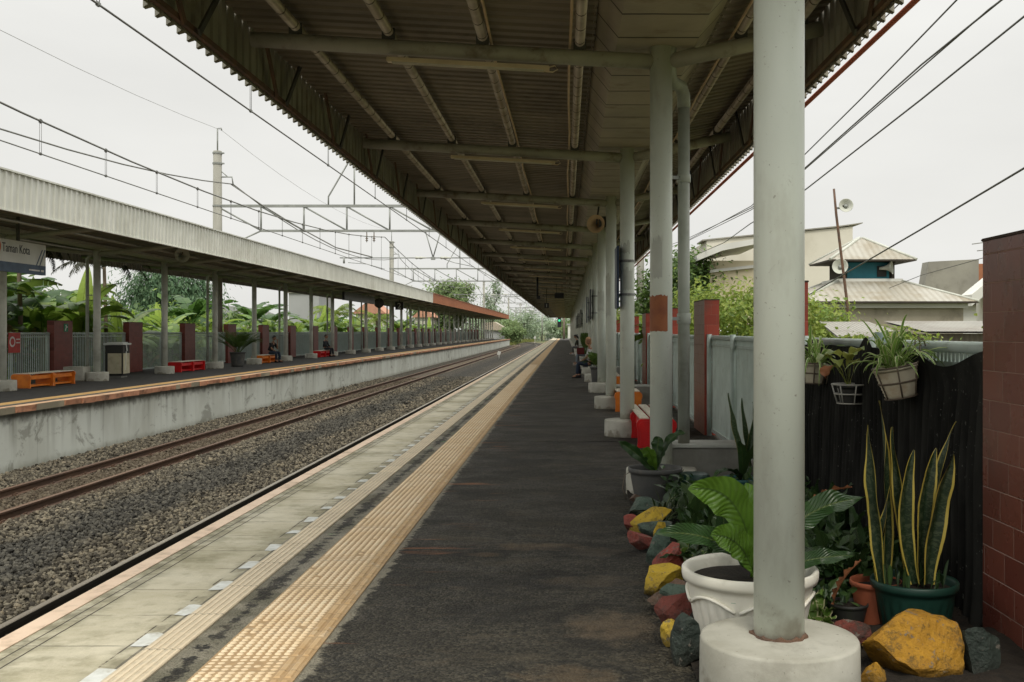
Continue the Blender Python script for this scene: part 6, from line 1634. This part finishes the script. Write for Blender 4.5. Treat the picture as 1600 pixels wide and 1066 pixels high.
# loose bed plants
def clump(name, label, loc, n, L, w, mat, seed, up=(.5,1.2), cat='plant', droop=.4, nv=8, nu=4, spread=.05, wav=0.0, group=None):
    g = random.Random(seed); t = thing(name, label, cat, loc, group=group); mb = MB()
    for k in range(n):
        yaw = g.uniform(0,2*PI); e = g.uniform(*up); l = L*g.uniform(.55,1.1)
        b = Vector((g.gauss(0,spread),g.gauss(0,spread),0)); d = Vector((math.cos(yaw)*math.cos(e),math.sin(yaw)*math.cos(e),math.sin(e)))
        blade(mb, b, b+d*l*.6+Vector((0,0,.1*l)), b+d*l+Vector((0,0,-droop*l*g.random())), w*g.uniform(.7,1.2), nu=nu, nv=nv, wave=wav)
    mb.build('foliage', mat, t); return t
clump('striped_plant', 'dark narrow leaved plant with pale edges beside the dark green stone', (.79,7.85,.05), 70, .26, .022, lf_spidd, 1, up=(.15,1.3), spread=.07)
clump('striped_plant', 'second narrow leaved striped plant nearer the white pot', (.84,6.7,.05), 60, .24, .022, lf_spidd, 2, up=(.1,1.2), spread=.07)
clump('striped_plant', 'low striped plant tucked right behind the white pot rim', (.80,5.75,.06), 55, .23, .024, lf_spidd, 12, up=(.1,1.2), spread=.07)
clump('leafy_plant', 'small light green plant between the stones and the white pot', (.80,6.25,.06), 26, .20, .065, lf_spid, 3, up=(.3,1.2), spread=.08, nu=5, wav=.006)
clump('leafy_plant', 'bushy dark leaved plant in the middle of the bed', (1.08,7.1,.05), 46, .42, .10, lf_bed, 4, up=(.4,1.35), spread=.13, nu=6, nv=10, wav=.01)
clump('leafy_plant', 'dark broad leaved plant behind the thick column', (1.12,6.1,.05), 46, .44, .115, lf_bed, 5, up=(.3,1.3), spread=.13, nu=6, nv=10, wav=.012)
clump('leafy_plant', 'dark glossy plant between the column and the green pot', (1.42,5.75,.05), 56, .42, .10, lf_bed, 6, up=(.3,1.3), spread=.14, nu=6, nv=10, wav=.012)
clump('leafy_plant', 'dark green plant along the netting behind the snake plant', (1.72,6.1,.05), 50, .46, .09, lf_bed, 7, up=(.5,1.4), spread=.15, nu=6, nv=10, wav=.01)
clump('leafy_plant', 'leafy dark plant against the netting farther back', (1.62,7.2,.05), 60, .46, .10, lf_bed, 8, up=(.4,1.4), spread=.18, nu=6, nv=10, wav=.01)
clump('leafy_plant', 'small leafy plant near the foot of the low wall', (1.0,8.1,.05), 30, .28, .08, lf_bed, 9, up=(.3,1.2), spread=.1, nu=6, nv=10, wav=.01)
clump('leafy_plant', 'tiny bright plant by the black pots in the shade', (1.30,5.1,.04), 16, .19, .075, lf_spid, 10, up=(.3,1.2), spread=.05, nu=6, nv=8, wav=.008)
clump('leafy_plant', 'dark silvery plant beside the teal pot', (1.15,7.65,.05), 30, .40, .11, lf_bed, 11, up=(.6,1.4), spread=.1, nu=6, nv=10, wav=.01)
for (b, c, e, w, lab, Y) in (((1302,945),(1312,905),(1346,876),.055,'curled brown withered leaf standing between the pots',5.0),((1262,790),(1290,765),(1332,762),.05,'brown dried leaf tip above the dark fern leaf',5.5)):
    mb = MB(); blade(mb, px(*b,Y), px(*c,Y), px(*e,Y), w, fold=.7, wave=.012, nu=6, nv=12, twist=.8); tag(mb.build('withered_leaf', lf_brown), lab, 'leaf')

g = random.Random(4); bl = []
for i in range(34):
    yy = g.uniform(4.95,8.7); xx = g.uniform(.86 if yy > 5.6 else 1.3, 1.98)
    if (xx-1.735)**2+(yy-5.1)**2 < .07 or (xx-.885)**2+(yy-4.93)**2 < .14: continue
    bl.append(((xx,yy,.12+g.random()*.10),(.17,.2,.12)))
tag(cloud('ground_cover', bl, 2400, .085, lf_bed, None, 91, shell=.2, clump=.45, flat=.45), 'dark low leaves covering the soil of the planting bed', kind='stuff')

# hanging pots on the fence rail
def holder(t, r, h, mat, n=6, hook=True):
    mb = MB()
    for z, rr in ((h,r*1.03),(h*.5,r*.87),(.0,r*.72)): mb.tube([(rr*math.cos(q),rr*math.sin(q),z) for q in [2*PI*k/28 for k in range(28)]], .0055, n=5, close=True)
    for k in range(n):
        q = 2*PI*k/n+.3; mb.tube([(r*1.03*math.cos(q),r*1.03*math.sin(q),h),(r*.72*math.cos(q),r*.72*math.sin(q),0)], .005, n=5)
    if hook:
        for s in (-.04,.04): mb.tube([(r*.85,s,0),(r*1.03,s,h*.9),(r*1.25,s,h+.12),(r*1.4,s,h+.13),(r*1.45,s,h+.08)], .005, n=5)
    mb.build('wire_holder', mat, t)
def spider(t, h, n, L, w, seed, mat, spread=.03, up=(.2,1.35), droop=.75):
    g = random.Random(seed); mb = MB()
    for k in range(n):
        yaw = g.uniform(0,2*PI); e = g.uniform(*up); l = L*g.uniform(.5,1.1); b = Vector((g.gauss(0,spread),g.gauss(0,spread),h))
        d = Vector((math.cos(yaw)*math.cos(e)*.9,math.sin(yaw)*math.cos(e),math.sin(e)))
        blade(mb, b, b+d*l*.7+Vector((0,0,.06)), b+d*l+Vector((0,0,-droop*l*g.random()*.9)), w*g.uniform(.7,1.2), nu=4, nv=12, fold=.4, wp=wp_strap)
    mb.build('foliage', mat, t)
def hangpot(label, pxc, Y, r, h, mat, wmat, tilt=0, ridge=0):
    p = px(*pxc, Y); t = thing('hanging_pot', label, 'hanging pot', p); t.rotation_euler = (0,tilt,0)
    mb = MB(); prof = [(r*.68,0)]
    k = 16 if ridge else 5
    for i in range(k+1): q = i/k; prof.append((r*(.70+.28*q) + (ridge*math.sin(i*PI) if False else (ridge if i % 2 else 0)), .01+h*.85*q))
    prof += [(r*1.04,h*.88),(r*1.05,h),(r*.98,h),(r*.95,h*.9)]
    mb.lathe(prof, n=36); mb.build('pot', mat, t)
    mb = MB(); mb.lathe([(r*.96,h*.88),(.001,h*.9)], n=18, capb=False); mb.build('soil', m_soil, t)
    return t
t = hangpot('ribbed cream hanging pot with a spider plant, tilted in its wire holder', (1408,620), 6.0, .125, .185, m_creamp, m_dkwire, tilt=-.20, ridge=.004)
holder(t, .128, .185, m_dkwire); spider(t, .17, 70, .36, .026, 1, lf_spid, up=(.1,1.2))
t = hangpot('black hanging pot in an open white wire basket with a yellowing trailing plant', (1328,630), 7.0, .083, .118, m_black, m_wireb)
holder(t, .118, .128, m_wireb, n=7)
g = random.Random(3); mb = MB()
for (b, c, e, w) in (((1326,606),(1300,540),(1312,575),.10),((1326,606),(1330,530),(1350,548),.10),((1326,606),(1300,548),(1288,588),.10),((1326,606),(1345,545),(1322,572),.09),((1326,606),(1312,525),(1290,560),.09),((1326,606),(1322,540),(1336,556),.10),((1326,606),(1290,530),(1276,568),.07)):
    L0 = Vector(t.location); blade(mb, Vector(px(b[0],b[1],7.0))-L0, Vector(px(c[0],c[1],6.9))-L0, Vector(px(e[0],e[1],6.75+g.uniform(-.1,.1)))-L0, w, fold=.25, wave=.008, nu=6, nv=14, wp=lambda q: max(.03, (0 if q < .45 else math.sin(PI*min(1,(q-.45)/.55)**.7))**.8))
mb.build('foliage', lf_yelg, t)
mb = MB(); blade(mb, Vector(px(1300,572,6.75))-L0, Vector(px(1286,575,6.7))-L0, Vector(px(1290,592,6.7))-L0, .085, nu=6, nv=10, wave=.006); mb.build('withered_leaf', lf_brown, t)
t = hangpot('small caged cream pot with a spider plant next to the thick front column', (1271,599), 7.9, .10, .155, m_creamp, m_dkwire, tilt=.05)
holder(t, .104, .155, m_dkwire); spider(t, .14, 60, .34, .024, 5, lf_spid, up=(.1,1.3))

# painted stones round the bed
def paintrock(name, c1, c2, dark):
    t = NT(name); n = t.noise(scale=6, detail=8, rough=.7); n2 = t.noise(scale=22, detail=6)
    c = t.mix(t.mr(n,.35,.65), c1, c2)
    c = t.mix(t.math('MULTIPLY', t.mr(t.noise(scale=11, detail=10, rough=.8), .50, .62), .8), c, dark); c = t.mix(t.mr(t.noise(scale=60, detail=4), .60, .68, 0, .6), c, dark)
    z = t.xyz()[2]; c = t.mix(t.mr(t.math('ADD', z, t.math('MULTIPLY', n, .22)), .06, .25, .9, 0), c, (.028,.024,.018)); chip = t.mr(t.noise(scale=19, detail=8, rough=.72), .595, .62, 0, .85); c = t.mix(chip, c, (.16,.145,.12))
    return t.finish(t.bsdf(c, .62, 0, .35, t.bump(t.math('ADD', n2, t.math('MULTIPLY', n, 1.5)), 1.0, .022)))
k_yel = paintrock('stone_yellow', (.60,.41,.035), (.50,.34,.04), (.17,.12,.04))
k_och = paintrock('stone_ochre', (.45,.235,.018), (.33,.165,.016), (.09,.06,.02))
k_red = paintrock('stone_red', (.31,.065,.045), (.24,.06,.045), (.10,.05,.04))
k_dred = paintrock('stone_dark_red', (.17,.04,.028), (.12,.035,.026), (.04,.035,.028))
k_grn = paintrock('stone_green', (.085,.125,.095), (.06,.095,.072), (.03,.04,.034))
k_dgr = paintrock('stone_dark_green', (.022,.032,.026), (.032,.045,.036), (.012,.014,.012))
k_brn = paintrock('stone_brown', (.17,.10,.07), (.12,.075,.05), (.05,.04,.03))
def rock(label, x0, x1, y0, y1, Y, mat, seed, depth=1.0, tip=0.0, dz=0.0):
    """stone filling the pixel box x0..x1, y0..y1 at distance Y"""
    g = random.Random(seed)
    a = px((x0+x1)/2, y1, Y); W = (x1-x0)*Y/1600; H = (y1-y0)*Y/1600
    bm = bmesh.new(); bmesh.ops.create_icosphere(bm, subdivisions=4, radius=1)
    planes = []
    for k in range(13):
        d = Vector((g.gauss(0,1),g.gauss(0,1),g.gauss(0,.7))).normalized(); planes.append((d, g.uniform(.42,.80)))
    for v in bm.verts:
        p = v.co.copy()
        for d, q in planes:
            s = p.dot(d)
            if s > q: p -= d*(s-q)*.985
        p += p.normalized()*(.05*noise.noise(p*2.2+Vector((seed,0,0))) + .035*noise.noise(p*5+Vector((0,seed,0))) + .02*noise.noise(p*13))
        v.co = p
    lo = [min(v.co[i] for v in bm.verts) for i in range(3)]; hi = [max(v.co[i] for v in bm.verts) for i in range(3)]
    D = W*depth
    for v in bm.verts:
        q = [(v.co[i]-lo[i])/(hi[i]-lo[i]) for i in range(3)]
        v.co = Vector(((q[0]-.5)*W + tip*(q[2]-.5)*W, (q[1]-.5)*D, q[2]*H*1.08 - .08*H))
    me = bpy.data.meshes.new('painted_stone'); bm.to_mesh(me); bm.free()
    me.polygons.foreach_set('use_smooth', [True]*len(me.polygons)); me.materials.append(mat)
    me.set_sharp_from_angle(angle=R(22))
    o = link('painted_stone', me); o.location = (a[0], Y, max(-.02, a[2])+dz); tag(o, label, 'stone'); return o
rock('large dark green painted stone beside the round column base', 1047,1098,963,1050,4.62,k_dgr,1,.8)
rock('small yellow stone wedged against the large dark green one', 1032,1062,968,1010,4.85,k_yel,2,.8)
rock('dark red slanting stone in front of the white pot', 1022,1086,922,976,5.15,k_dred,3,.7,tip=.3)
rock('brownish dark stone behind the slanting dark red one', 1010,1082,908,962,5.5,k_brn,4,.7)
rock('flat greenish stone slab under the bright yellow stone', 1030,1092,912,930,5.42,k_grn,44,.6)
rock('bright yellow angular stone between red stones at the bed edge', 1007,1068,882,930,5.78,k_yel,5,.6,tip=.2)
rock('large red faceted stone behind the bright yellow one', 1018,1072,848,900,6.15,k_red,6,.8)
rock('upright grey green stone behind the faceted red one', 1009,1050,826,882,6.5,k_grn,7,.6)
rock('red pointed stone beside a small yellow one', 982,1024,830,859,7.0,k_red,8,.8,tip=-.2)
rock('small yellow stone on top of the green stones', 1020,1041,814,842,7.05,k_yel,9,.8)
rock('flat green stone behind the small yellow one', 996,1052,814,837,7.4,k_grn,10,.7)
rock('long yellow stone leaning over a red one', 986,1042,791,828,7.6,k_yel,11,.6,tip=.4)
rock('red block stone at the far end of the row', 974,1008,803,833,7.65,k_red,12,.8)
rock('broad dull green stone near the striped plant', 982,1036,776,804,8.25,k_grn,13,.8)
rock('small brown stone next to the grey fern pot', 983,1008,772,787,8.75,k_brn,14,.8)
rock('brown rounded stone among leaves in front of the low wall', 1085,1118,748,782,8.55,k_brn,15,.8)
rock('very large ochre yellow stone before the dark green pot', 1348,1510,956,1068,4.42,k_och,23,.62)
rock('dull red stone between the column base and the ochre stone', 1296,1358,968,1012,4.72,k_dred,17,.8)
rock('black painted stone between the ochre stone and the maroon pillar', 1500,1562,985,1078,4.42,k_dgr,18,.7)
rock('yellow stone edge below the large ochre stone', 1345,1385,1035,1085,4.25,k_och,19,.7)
# grey big pot with areca palm further along
def areca(t, H, n, L, seed, z0, upright=False):
    g = random.Random(seed)
    mb = MB()
    for k in range(n):
        yaw = g.uniform(0,2*PI); e0 = g.uniform(1.3,1.5) if upright else g.uniform(.8,1.45); e1 = g.uniform(1.0,1.4) if upright else g.uniform(-.5,.6); p = Vector((g.gauss(0,.04),g.gauss(0,.04),z0)); pts = []; N = 18
        for i in range(N+1):
            q = i/N; el = e0+(e1-e0)*q*q; d = Vector((math.cos(yaw)*math.cos(el),math.sin(yaw)*math.cos(el),math.sin(el))); pts.append((p.copy(),d)); p = p+d*(L/N)
        mb.tube([a for a,_ in pts[::3]], .006, n=4)
        for i in range(6,N+1):
            a, d = pts[i]; w = .26*L*math.sin(PI*((i-5)/(N-4))**.7*.9+.2)+.05
            for s in (-1,1):
                sd = Vector((-math.sin(yaw),math.cos(yaw),0))*s; tip = a+(sd*.7+d*.8+Vector((0,0,-.1)))*w; q = d*.016
                mb.add([a-q,a+q,(a+tip)*.5+q*1.3,tip,(a+tip)*.5-q*1.3], [(0,1,2,3,4)])
    mb.build('foliage', lf_mid, t)
t = thing('potted_palm', 'big dark grey pot with a bushy palm standing before the seated people', 'potted plant', (.90,27.6,0))
pot(t, .25, .55, m_greyp, rimh=.05); areca(t, 1, 24, .58, 5, .45)
t = thing('potted_palm', 'tall leafy plant in a pot between the seated people farther off', 'potted plant', (.80,40.5,0))
pot(t, .17, .4, m_greyp); areca(t, 1, 16, .8, 6, .6, upright=True)
t = thing('potted_palm', 'dark grey pot with a spiky palm on the far platform', 'potted plant', (-14.0,43.7,0))
pot(t, .34, .62, m_greyp, rimh=.05); areca(t, 1, 34, 1.25, 7, .5)
# ------------------------------------------------------------------ people
def skin(name, chains, mat, parent, sub=2, root=None):
    """chains: list of [(x,y,z,r),...]; points that repeat are shared"""
    verts = []; rad = []; edges = []; idx = {}
    def vid(p):
        k = tuple(round(q, 4) for q in p[:3])
        if k not in idx: idx[k] = len(verts); verts.append(p[:3]); rad.append(p[3])
        return idx[k]
    for ch in chains:
        ids = [vid(p) for p in ch]
        edges += [(a, b) for a, b in zip(ids, ids[1:]) if a != b]
    me = bpy.data.meshes.new('tmp'); me.from_pydata(verts, edges, []); o = bpy.data.objects.new('tmp', me); COL.objects.link(o)
    md = o.modifiers.new('s', 'SKIN'); md.use_smooth_shade = True; md.branch_smoothing = .6
    for i, sv in enumerate(me.skin_vertices[0].data):
        r = rad[i]; sv.radius = (r, r) if not isinstance(r, tuple) else r; sv.use_root = (i == 0)
    m2 = o.modifiers.new('u', 'SUBSURF'); m2.levels = sub; m2.render_levels = sub
    dg = bpy.context.evaluated_depsgraph_get(); dg.update()
    res = bpy.data.meshes.new_from_object(o.evaluated_get(dg)); bpy.data.objects.remove(o); bpy.data.meshes.remove(me)
    res.materials.clear(); res.materials.append(mat); res.polygons.foreach_set('use_smooth', [True]*len(res.polygons))
    return link(name, res, parent)
m_skin = M('skin', (.36,.19,.115), (.30,.155,.09), scale=9, rough=.55, bump=0)
m_hair = M('hair', (.012,.010,.009), (.02,.016,.013), rough=.5, bump=.2)
m_eyew = M('eye', (.02,.015,.012), rough=.3, bump=0)
m_lip = M('lip', (.25,.09,.07), rough=.5, bump=0)
def cloth(name, c, r=.85): return M('cloth_'+name, c, tuple(q*.75 for q in c), scale=12, rough=r, bump=.25, bscale=25, bdist=.01)
def person(label, loc, rz, top, bottom, shoe, lean=.0, headyaw=0.0, headpitch=0.0, hair='short', scarf=None, hand_face=False, knee=.46, long=True, bust=1.0):
    """someone seated, facing local +x, seat height .40"""
    t = thing('person', label, 'person', loc, rz)
    P = Vector
    def sp(x, z): return P((x + lean*(z-.45)*.9 - lean*lean*.0, 0, z - abs(lean)*.06*(z-.45)))
    pel = sp(0,.47); bel = sp(-.02,.62); che = sp(0,.80); sho = sp(.0,.94); nek = sp(.015,1.00); hb = sp(.03,1.08)
    hips = [P((.02,s*.09,.47)) for s in (-1,1)]
    knees = [P((knee,s*.11,.47)) for s in (-1,1)]
    ank = [P((knee-.02+(.06 if s > 0 else -.03),s*.10,.09)) for s in (-1,1)]
    toe = [a+P((.15,s*.02,-.055)) for a, s in zip(ank,(-1,1))]
    shl = [sho+P((0,s*.165,-.01)) for s in (-1,1)]
    elb = [shl[i]+P((.10,s*.05,-.25)) for i, s in ((0,-1),(1,1))]
    wri = [P((knee*.62,-.05,.58)), P((knee*.66,.05,.57))]
    if hand_face: wri[1] = hb+P((.15,.05,-.03)); elb[1] = P((knee*.7,.16,.64))
    R4 = lambda v, r: (v.x, v.y, v.z, r)
    ch = [[R4(pel,.125),R4(bel,.115),R4(che,.125),R4(sho,.09),R4(nek,.05),R4(hb,.05)]]
    for i in (0,1):
        ch.append([R4(pel,.125),R4(hips[i],.085),R4(hips[i].lerp(knees[i],.5),.07),R4(knees[i],.055),R4(knees[i].lerp(ank[i],.4),.05),R4(ank[i],.036),R4(toe[i],.03)])
        ch.append([R4(sho,.09),R4(shl[i],.055),R4(shl[i].lerp(elb[i],.5),.044),R4(elb[i],.037),R4(elb[i].lerp(wri[i],.4),.036),R4(wri[i],.024)])
        d = (wri[i]-elb[i]).normalized(); pal = wri[i]+d*.055
        ch.append([R4(wri[i],.024),R4(pal,.026)])
        sd = d.cross(P((0,0,1))).normalized(); dn = P((0,0,-1))
        for k, (o_, l_) in enumerate(((-.030,.062),(-.010,.075),(.010,.072),(.028,.058))):
            f0 = pal+d*.022+sd*o_; f1 = f0+d*l_*.5+dn*.006; f2 = f0+d*l_*.85+dn*.03
            ch.append([R4(pal,.026),R4(f0,.0085),R4(f1,.008),R4(f2,.007)])
        th0 = wri[i]+d*.02+sd*(.028 if i == 0 else -.028); ch.append([R4(wri[i],.024),R4(th0,.011),R4(th0+d*.035+sd*(.012 if i == 0 else -.012)+dn*.01,.009)])
    body = skin('body', ch, m_skin, t, sub=1)
    # head, one surface with nose, brow and chin
    bm = bmesh.new(); bmesh.ops.create_icosphere(bm, subdivisions=4, radius=1)
    for v in bm.verts:
        p = v.co; x, y, z = p.x, p.y, p.z
        q = P((x*.098, y*.076, z*.118))
        if z < 0: q.y *= 1+.25*z; q.x += .012*(-z) if x > 0 else .02*z*0
        if x > .5: q.x += .022*math.exp(-((y/.16)**2+((z+.12)/.2)**2)) + .006*math.exp(-((y/.3)**2+((z+.45)/.1)**2)) - .006*math.exp(-(((abs(y)-.36)/.14)**2+((z-.08)/.12)**2)) + .008*math.exp(-((y/.3)**2+((z+.85)/.2)**2))
        if abs(y) > .9 and abs(z) < .3: q.y *= 1.10
        v.co = q
    me = bpy.data.meshes.new('head'); bm.to_mesh(me); bm.free(); me.polygons.foreach_set('use_smooth',[True]*len(me.polygons)); me.materials.append(m_skin)
    hd = link('head', me, t); hd.location = hb+P((.015,0,.115)); hd.rotation_euler = (0,headpitch,headyaw)
    mb = MB()
    for s in (-1,1): mb.lathe([(.0,-.011),(.009,-.006),(.011,0),(.009,.006),(0,.011)], n=10, c=(.086,s*.030,.010), capb=False)
    mb.build('eye', m_eyew, hd); mb = MB(); mb.cbox((.090,0,-.052),(.012,.042,.010), bev=.003); mb.build('mouth', m_lip, hd)
    mb = MB()
    for s in (-1,1): mb.lathe([(0,-.03),(.012,-.025),(.02,0),(.014,.024),(0,.03)], n=8, c=(-.005,s*.078,-.01))
    mb.build('ear', m_skin, hd)
    if scarf:
        def sf(u, v):
            a = 2*PI*u; q = PI*v
            r = 1.0; x, y, z = math.sin(q)*math.cos(a), math.sin(q)*math.sin(a), math.cos(q)
            f = P((x*.118,y*.098,z*.135+.006))
            if x > .45 and -.75 < z < .55: f.x = min(f.x, .045)
            if z < -.4: f *= 1.2
            return f
        mb = MB(); mb.grid(sf, 28, 20); mb.build('headscarf', scarf, hd)
    else:
        def hf(u, v):
            a = 2*PI*u; q = PI*(.04+v*(.50 if hair == 'short' else .62)); x, y, z = math.sin(q)*math.cos(a), math.sin(q)*math.sin(a), math.cos(q)
            f = P((x*.108-.006,y*.087,z*.128+.004))
            if x > .3 and z < .45: f.x = min(f.x,.05); f.z = max(f.z,.05)
            return f + P((0,0,.004*noise.noise(P((x*4,y*4,z*4)))))
        mb = MB(); mb.grid(hf, 24, 12)
        if hair == 'long':
            mb.tube([(-.07,0,.03),(-.105,0,-.06),(-.11,0,-.16),(-.10,0,-.25)], [.075,.075,.06,.02], n=12)
        mb.build('hair', m_hair, hd)
    # clothes
    tc_ = [[R4(bel*.5+pel*.5,.140),R4(bel,.142*bust),R4(che,.152*bust),R4(sho,.105),R4(sho.lerp(nek,.6),.062)]]
    for i in (0,1):
        arm = [R4(sho,.105),R4(shl[i],.072),R4(shl[i].lerp(elb[i],.5),.06)]
        if long: arm += [R4(elb[i],.052),R4(elb[i].lerp(wri[i],.5),.047),R4(elb[i].lerp(wri[i],.92),.037)]
        else: arm += [R4(shl[i].lerp(elb[i],.8),.058)]
        tc_.append(arm)
    skin('jacket' if long else 'shirt', tc_, top, t, sub=2)
    bc = [[R4(pel+P((0,0,.06)),.135),R4(pel,.142)]]
    for i in (0,1): bc.append([R4(pel,.142),R4(hips[i],.100),R4(hips[i].lerp(knees[i],.5),.086),R4(knees[i],.072),R4(knees[i].lerp(ank[i],.5),.064),R4(knees[i].lerp(ank[i],.93),.055)])
    skin('trousers', bc, bottom, t, sub=2)
    for i in (0,1):
        a = ank[i]; mb = MB(); dx = 1
        mb.cbox((a.x+.055,a.y,a.z-.062),(.25,.088,.055), bev=.02); mb.cbox((a.x,a.y,a.z-.02),(.11,.08,.09), bev=.02); mb.build('shoe', shoe, t)
    return t
c_white = cloth('white',(.62,.62,.6)); c_navy = cloth('denim',(.02,.032,.055)); c_ltden = cloth('light_denim',(.22,.26,.29)); c_black = cloth('black',(.013,.013,.014)); c_grey = cloth('grey',(.10,.105,.10)); c_dark = cloth('dark_green',(.03,.035,.025))
c_peach = cloth('scarf',(.60,.36,.20)); c_tan = cloth('tan',(.28,.2,.15)); c_suit = cloth('suit',(.018,.022,.028))
s_blk = M('shoe_black',(.012,.012,.013),rough=.5,bump=0); s_wht = M('shoe_white',(.6,.58,.54),rough=.6,bump=0)
LFT = PI
person('person in a pale peach headscarf and white top sitting on the red bench, looking down', (.82,33.0,0), LFT, c_white, c_navy, s_blk, lean=.08, headyaw=1.5, headpitch=.35, scarf=c_peach, knee=.42, long=False)
person('person in grey with light jeans and white shoes holding a dark red bag', (.98,45.2,0), LFT, c_grey, c_ltden, s_wht, lean=.22, headpitch=.3, hair='long', knee=.46)
t = thing('handbag', 'dark red bag resting on the lap of the person in light jeans', 'bag', (.66,44.8,.52))
mb = MB(); mb.cbox((0,0,.12),(.36,.16,.30), bev=.03); mb.build('body', cloth('bag',(.13,.018,.016)), t); mb = MB(); mb.tube([(-.1,0,.27),(-.07,0,.36),(.07,0,.36),(.1,0,.27)], .01, n=6); mb.build('strap', cloth('strap',(.1,.015,.014)), t)
person('person with long dark hair sitting behind the one with the red bag', (1.02,47.3,0), LFT, c_tan, c_ltden, s_wht, lean=.15, hair='long', knee=.48, headyaw=.2)
person('dark haired person leaning forward on the farthest bench', (.93,66.4,0), LFT, c_dark, c_grey, s_wht, lean=.45, headpitch=.5, hair='long', knee=.48)
person('person beside the leaning one on the farthest bench, in light jeans', (.96,68.0,0), LFT, c_tan, c_ltden, s_wht, lean=.25, headpitch=.3, hair='short', knee=.5)
person('person in black hunched on the far orange bench with a hand at the face', (-14.33,49.6,0), R(-20), c_black, c_navy, s_blk, lean=.35, headpitch=.35, hand_face=True, knee=.46, long=False)
person('person in a dark suit sitting upright on the far red bench', (-14.38,61.2,0), R(-15), c_suit, c_suit, s_blk, lean=.02, headyaw=.3, knee=.44)
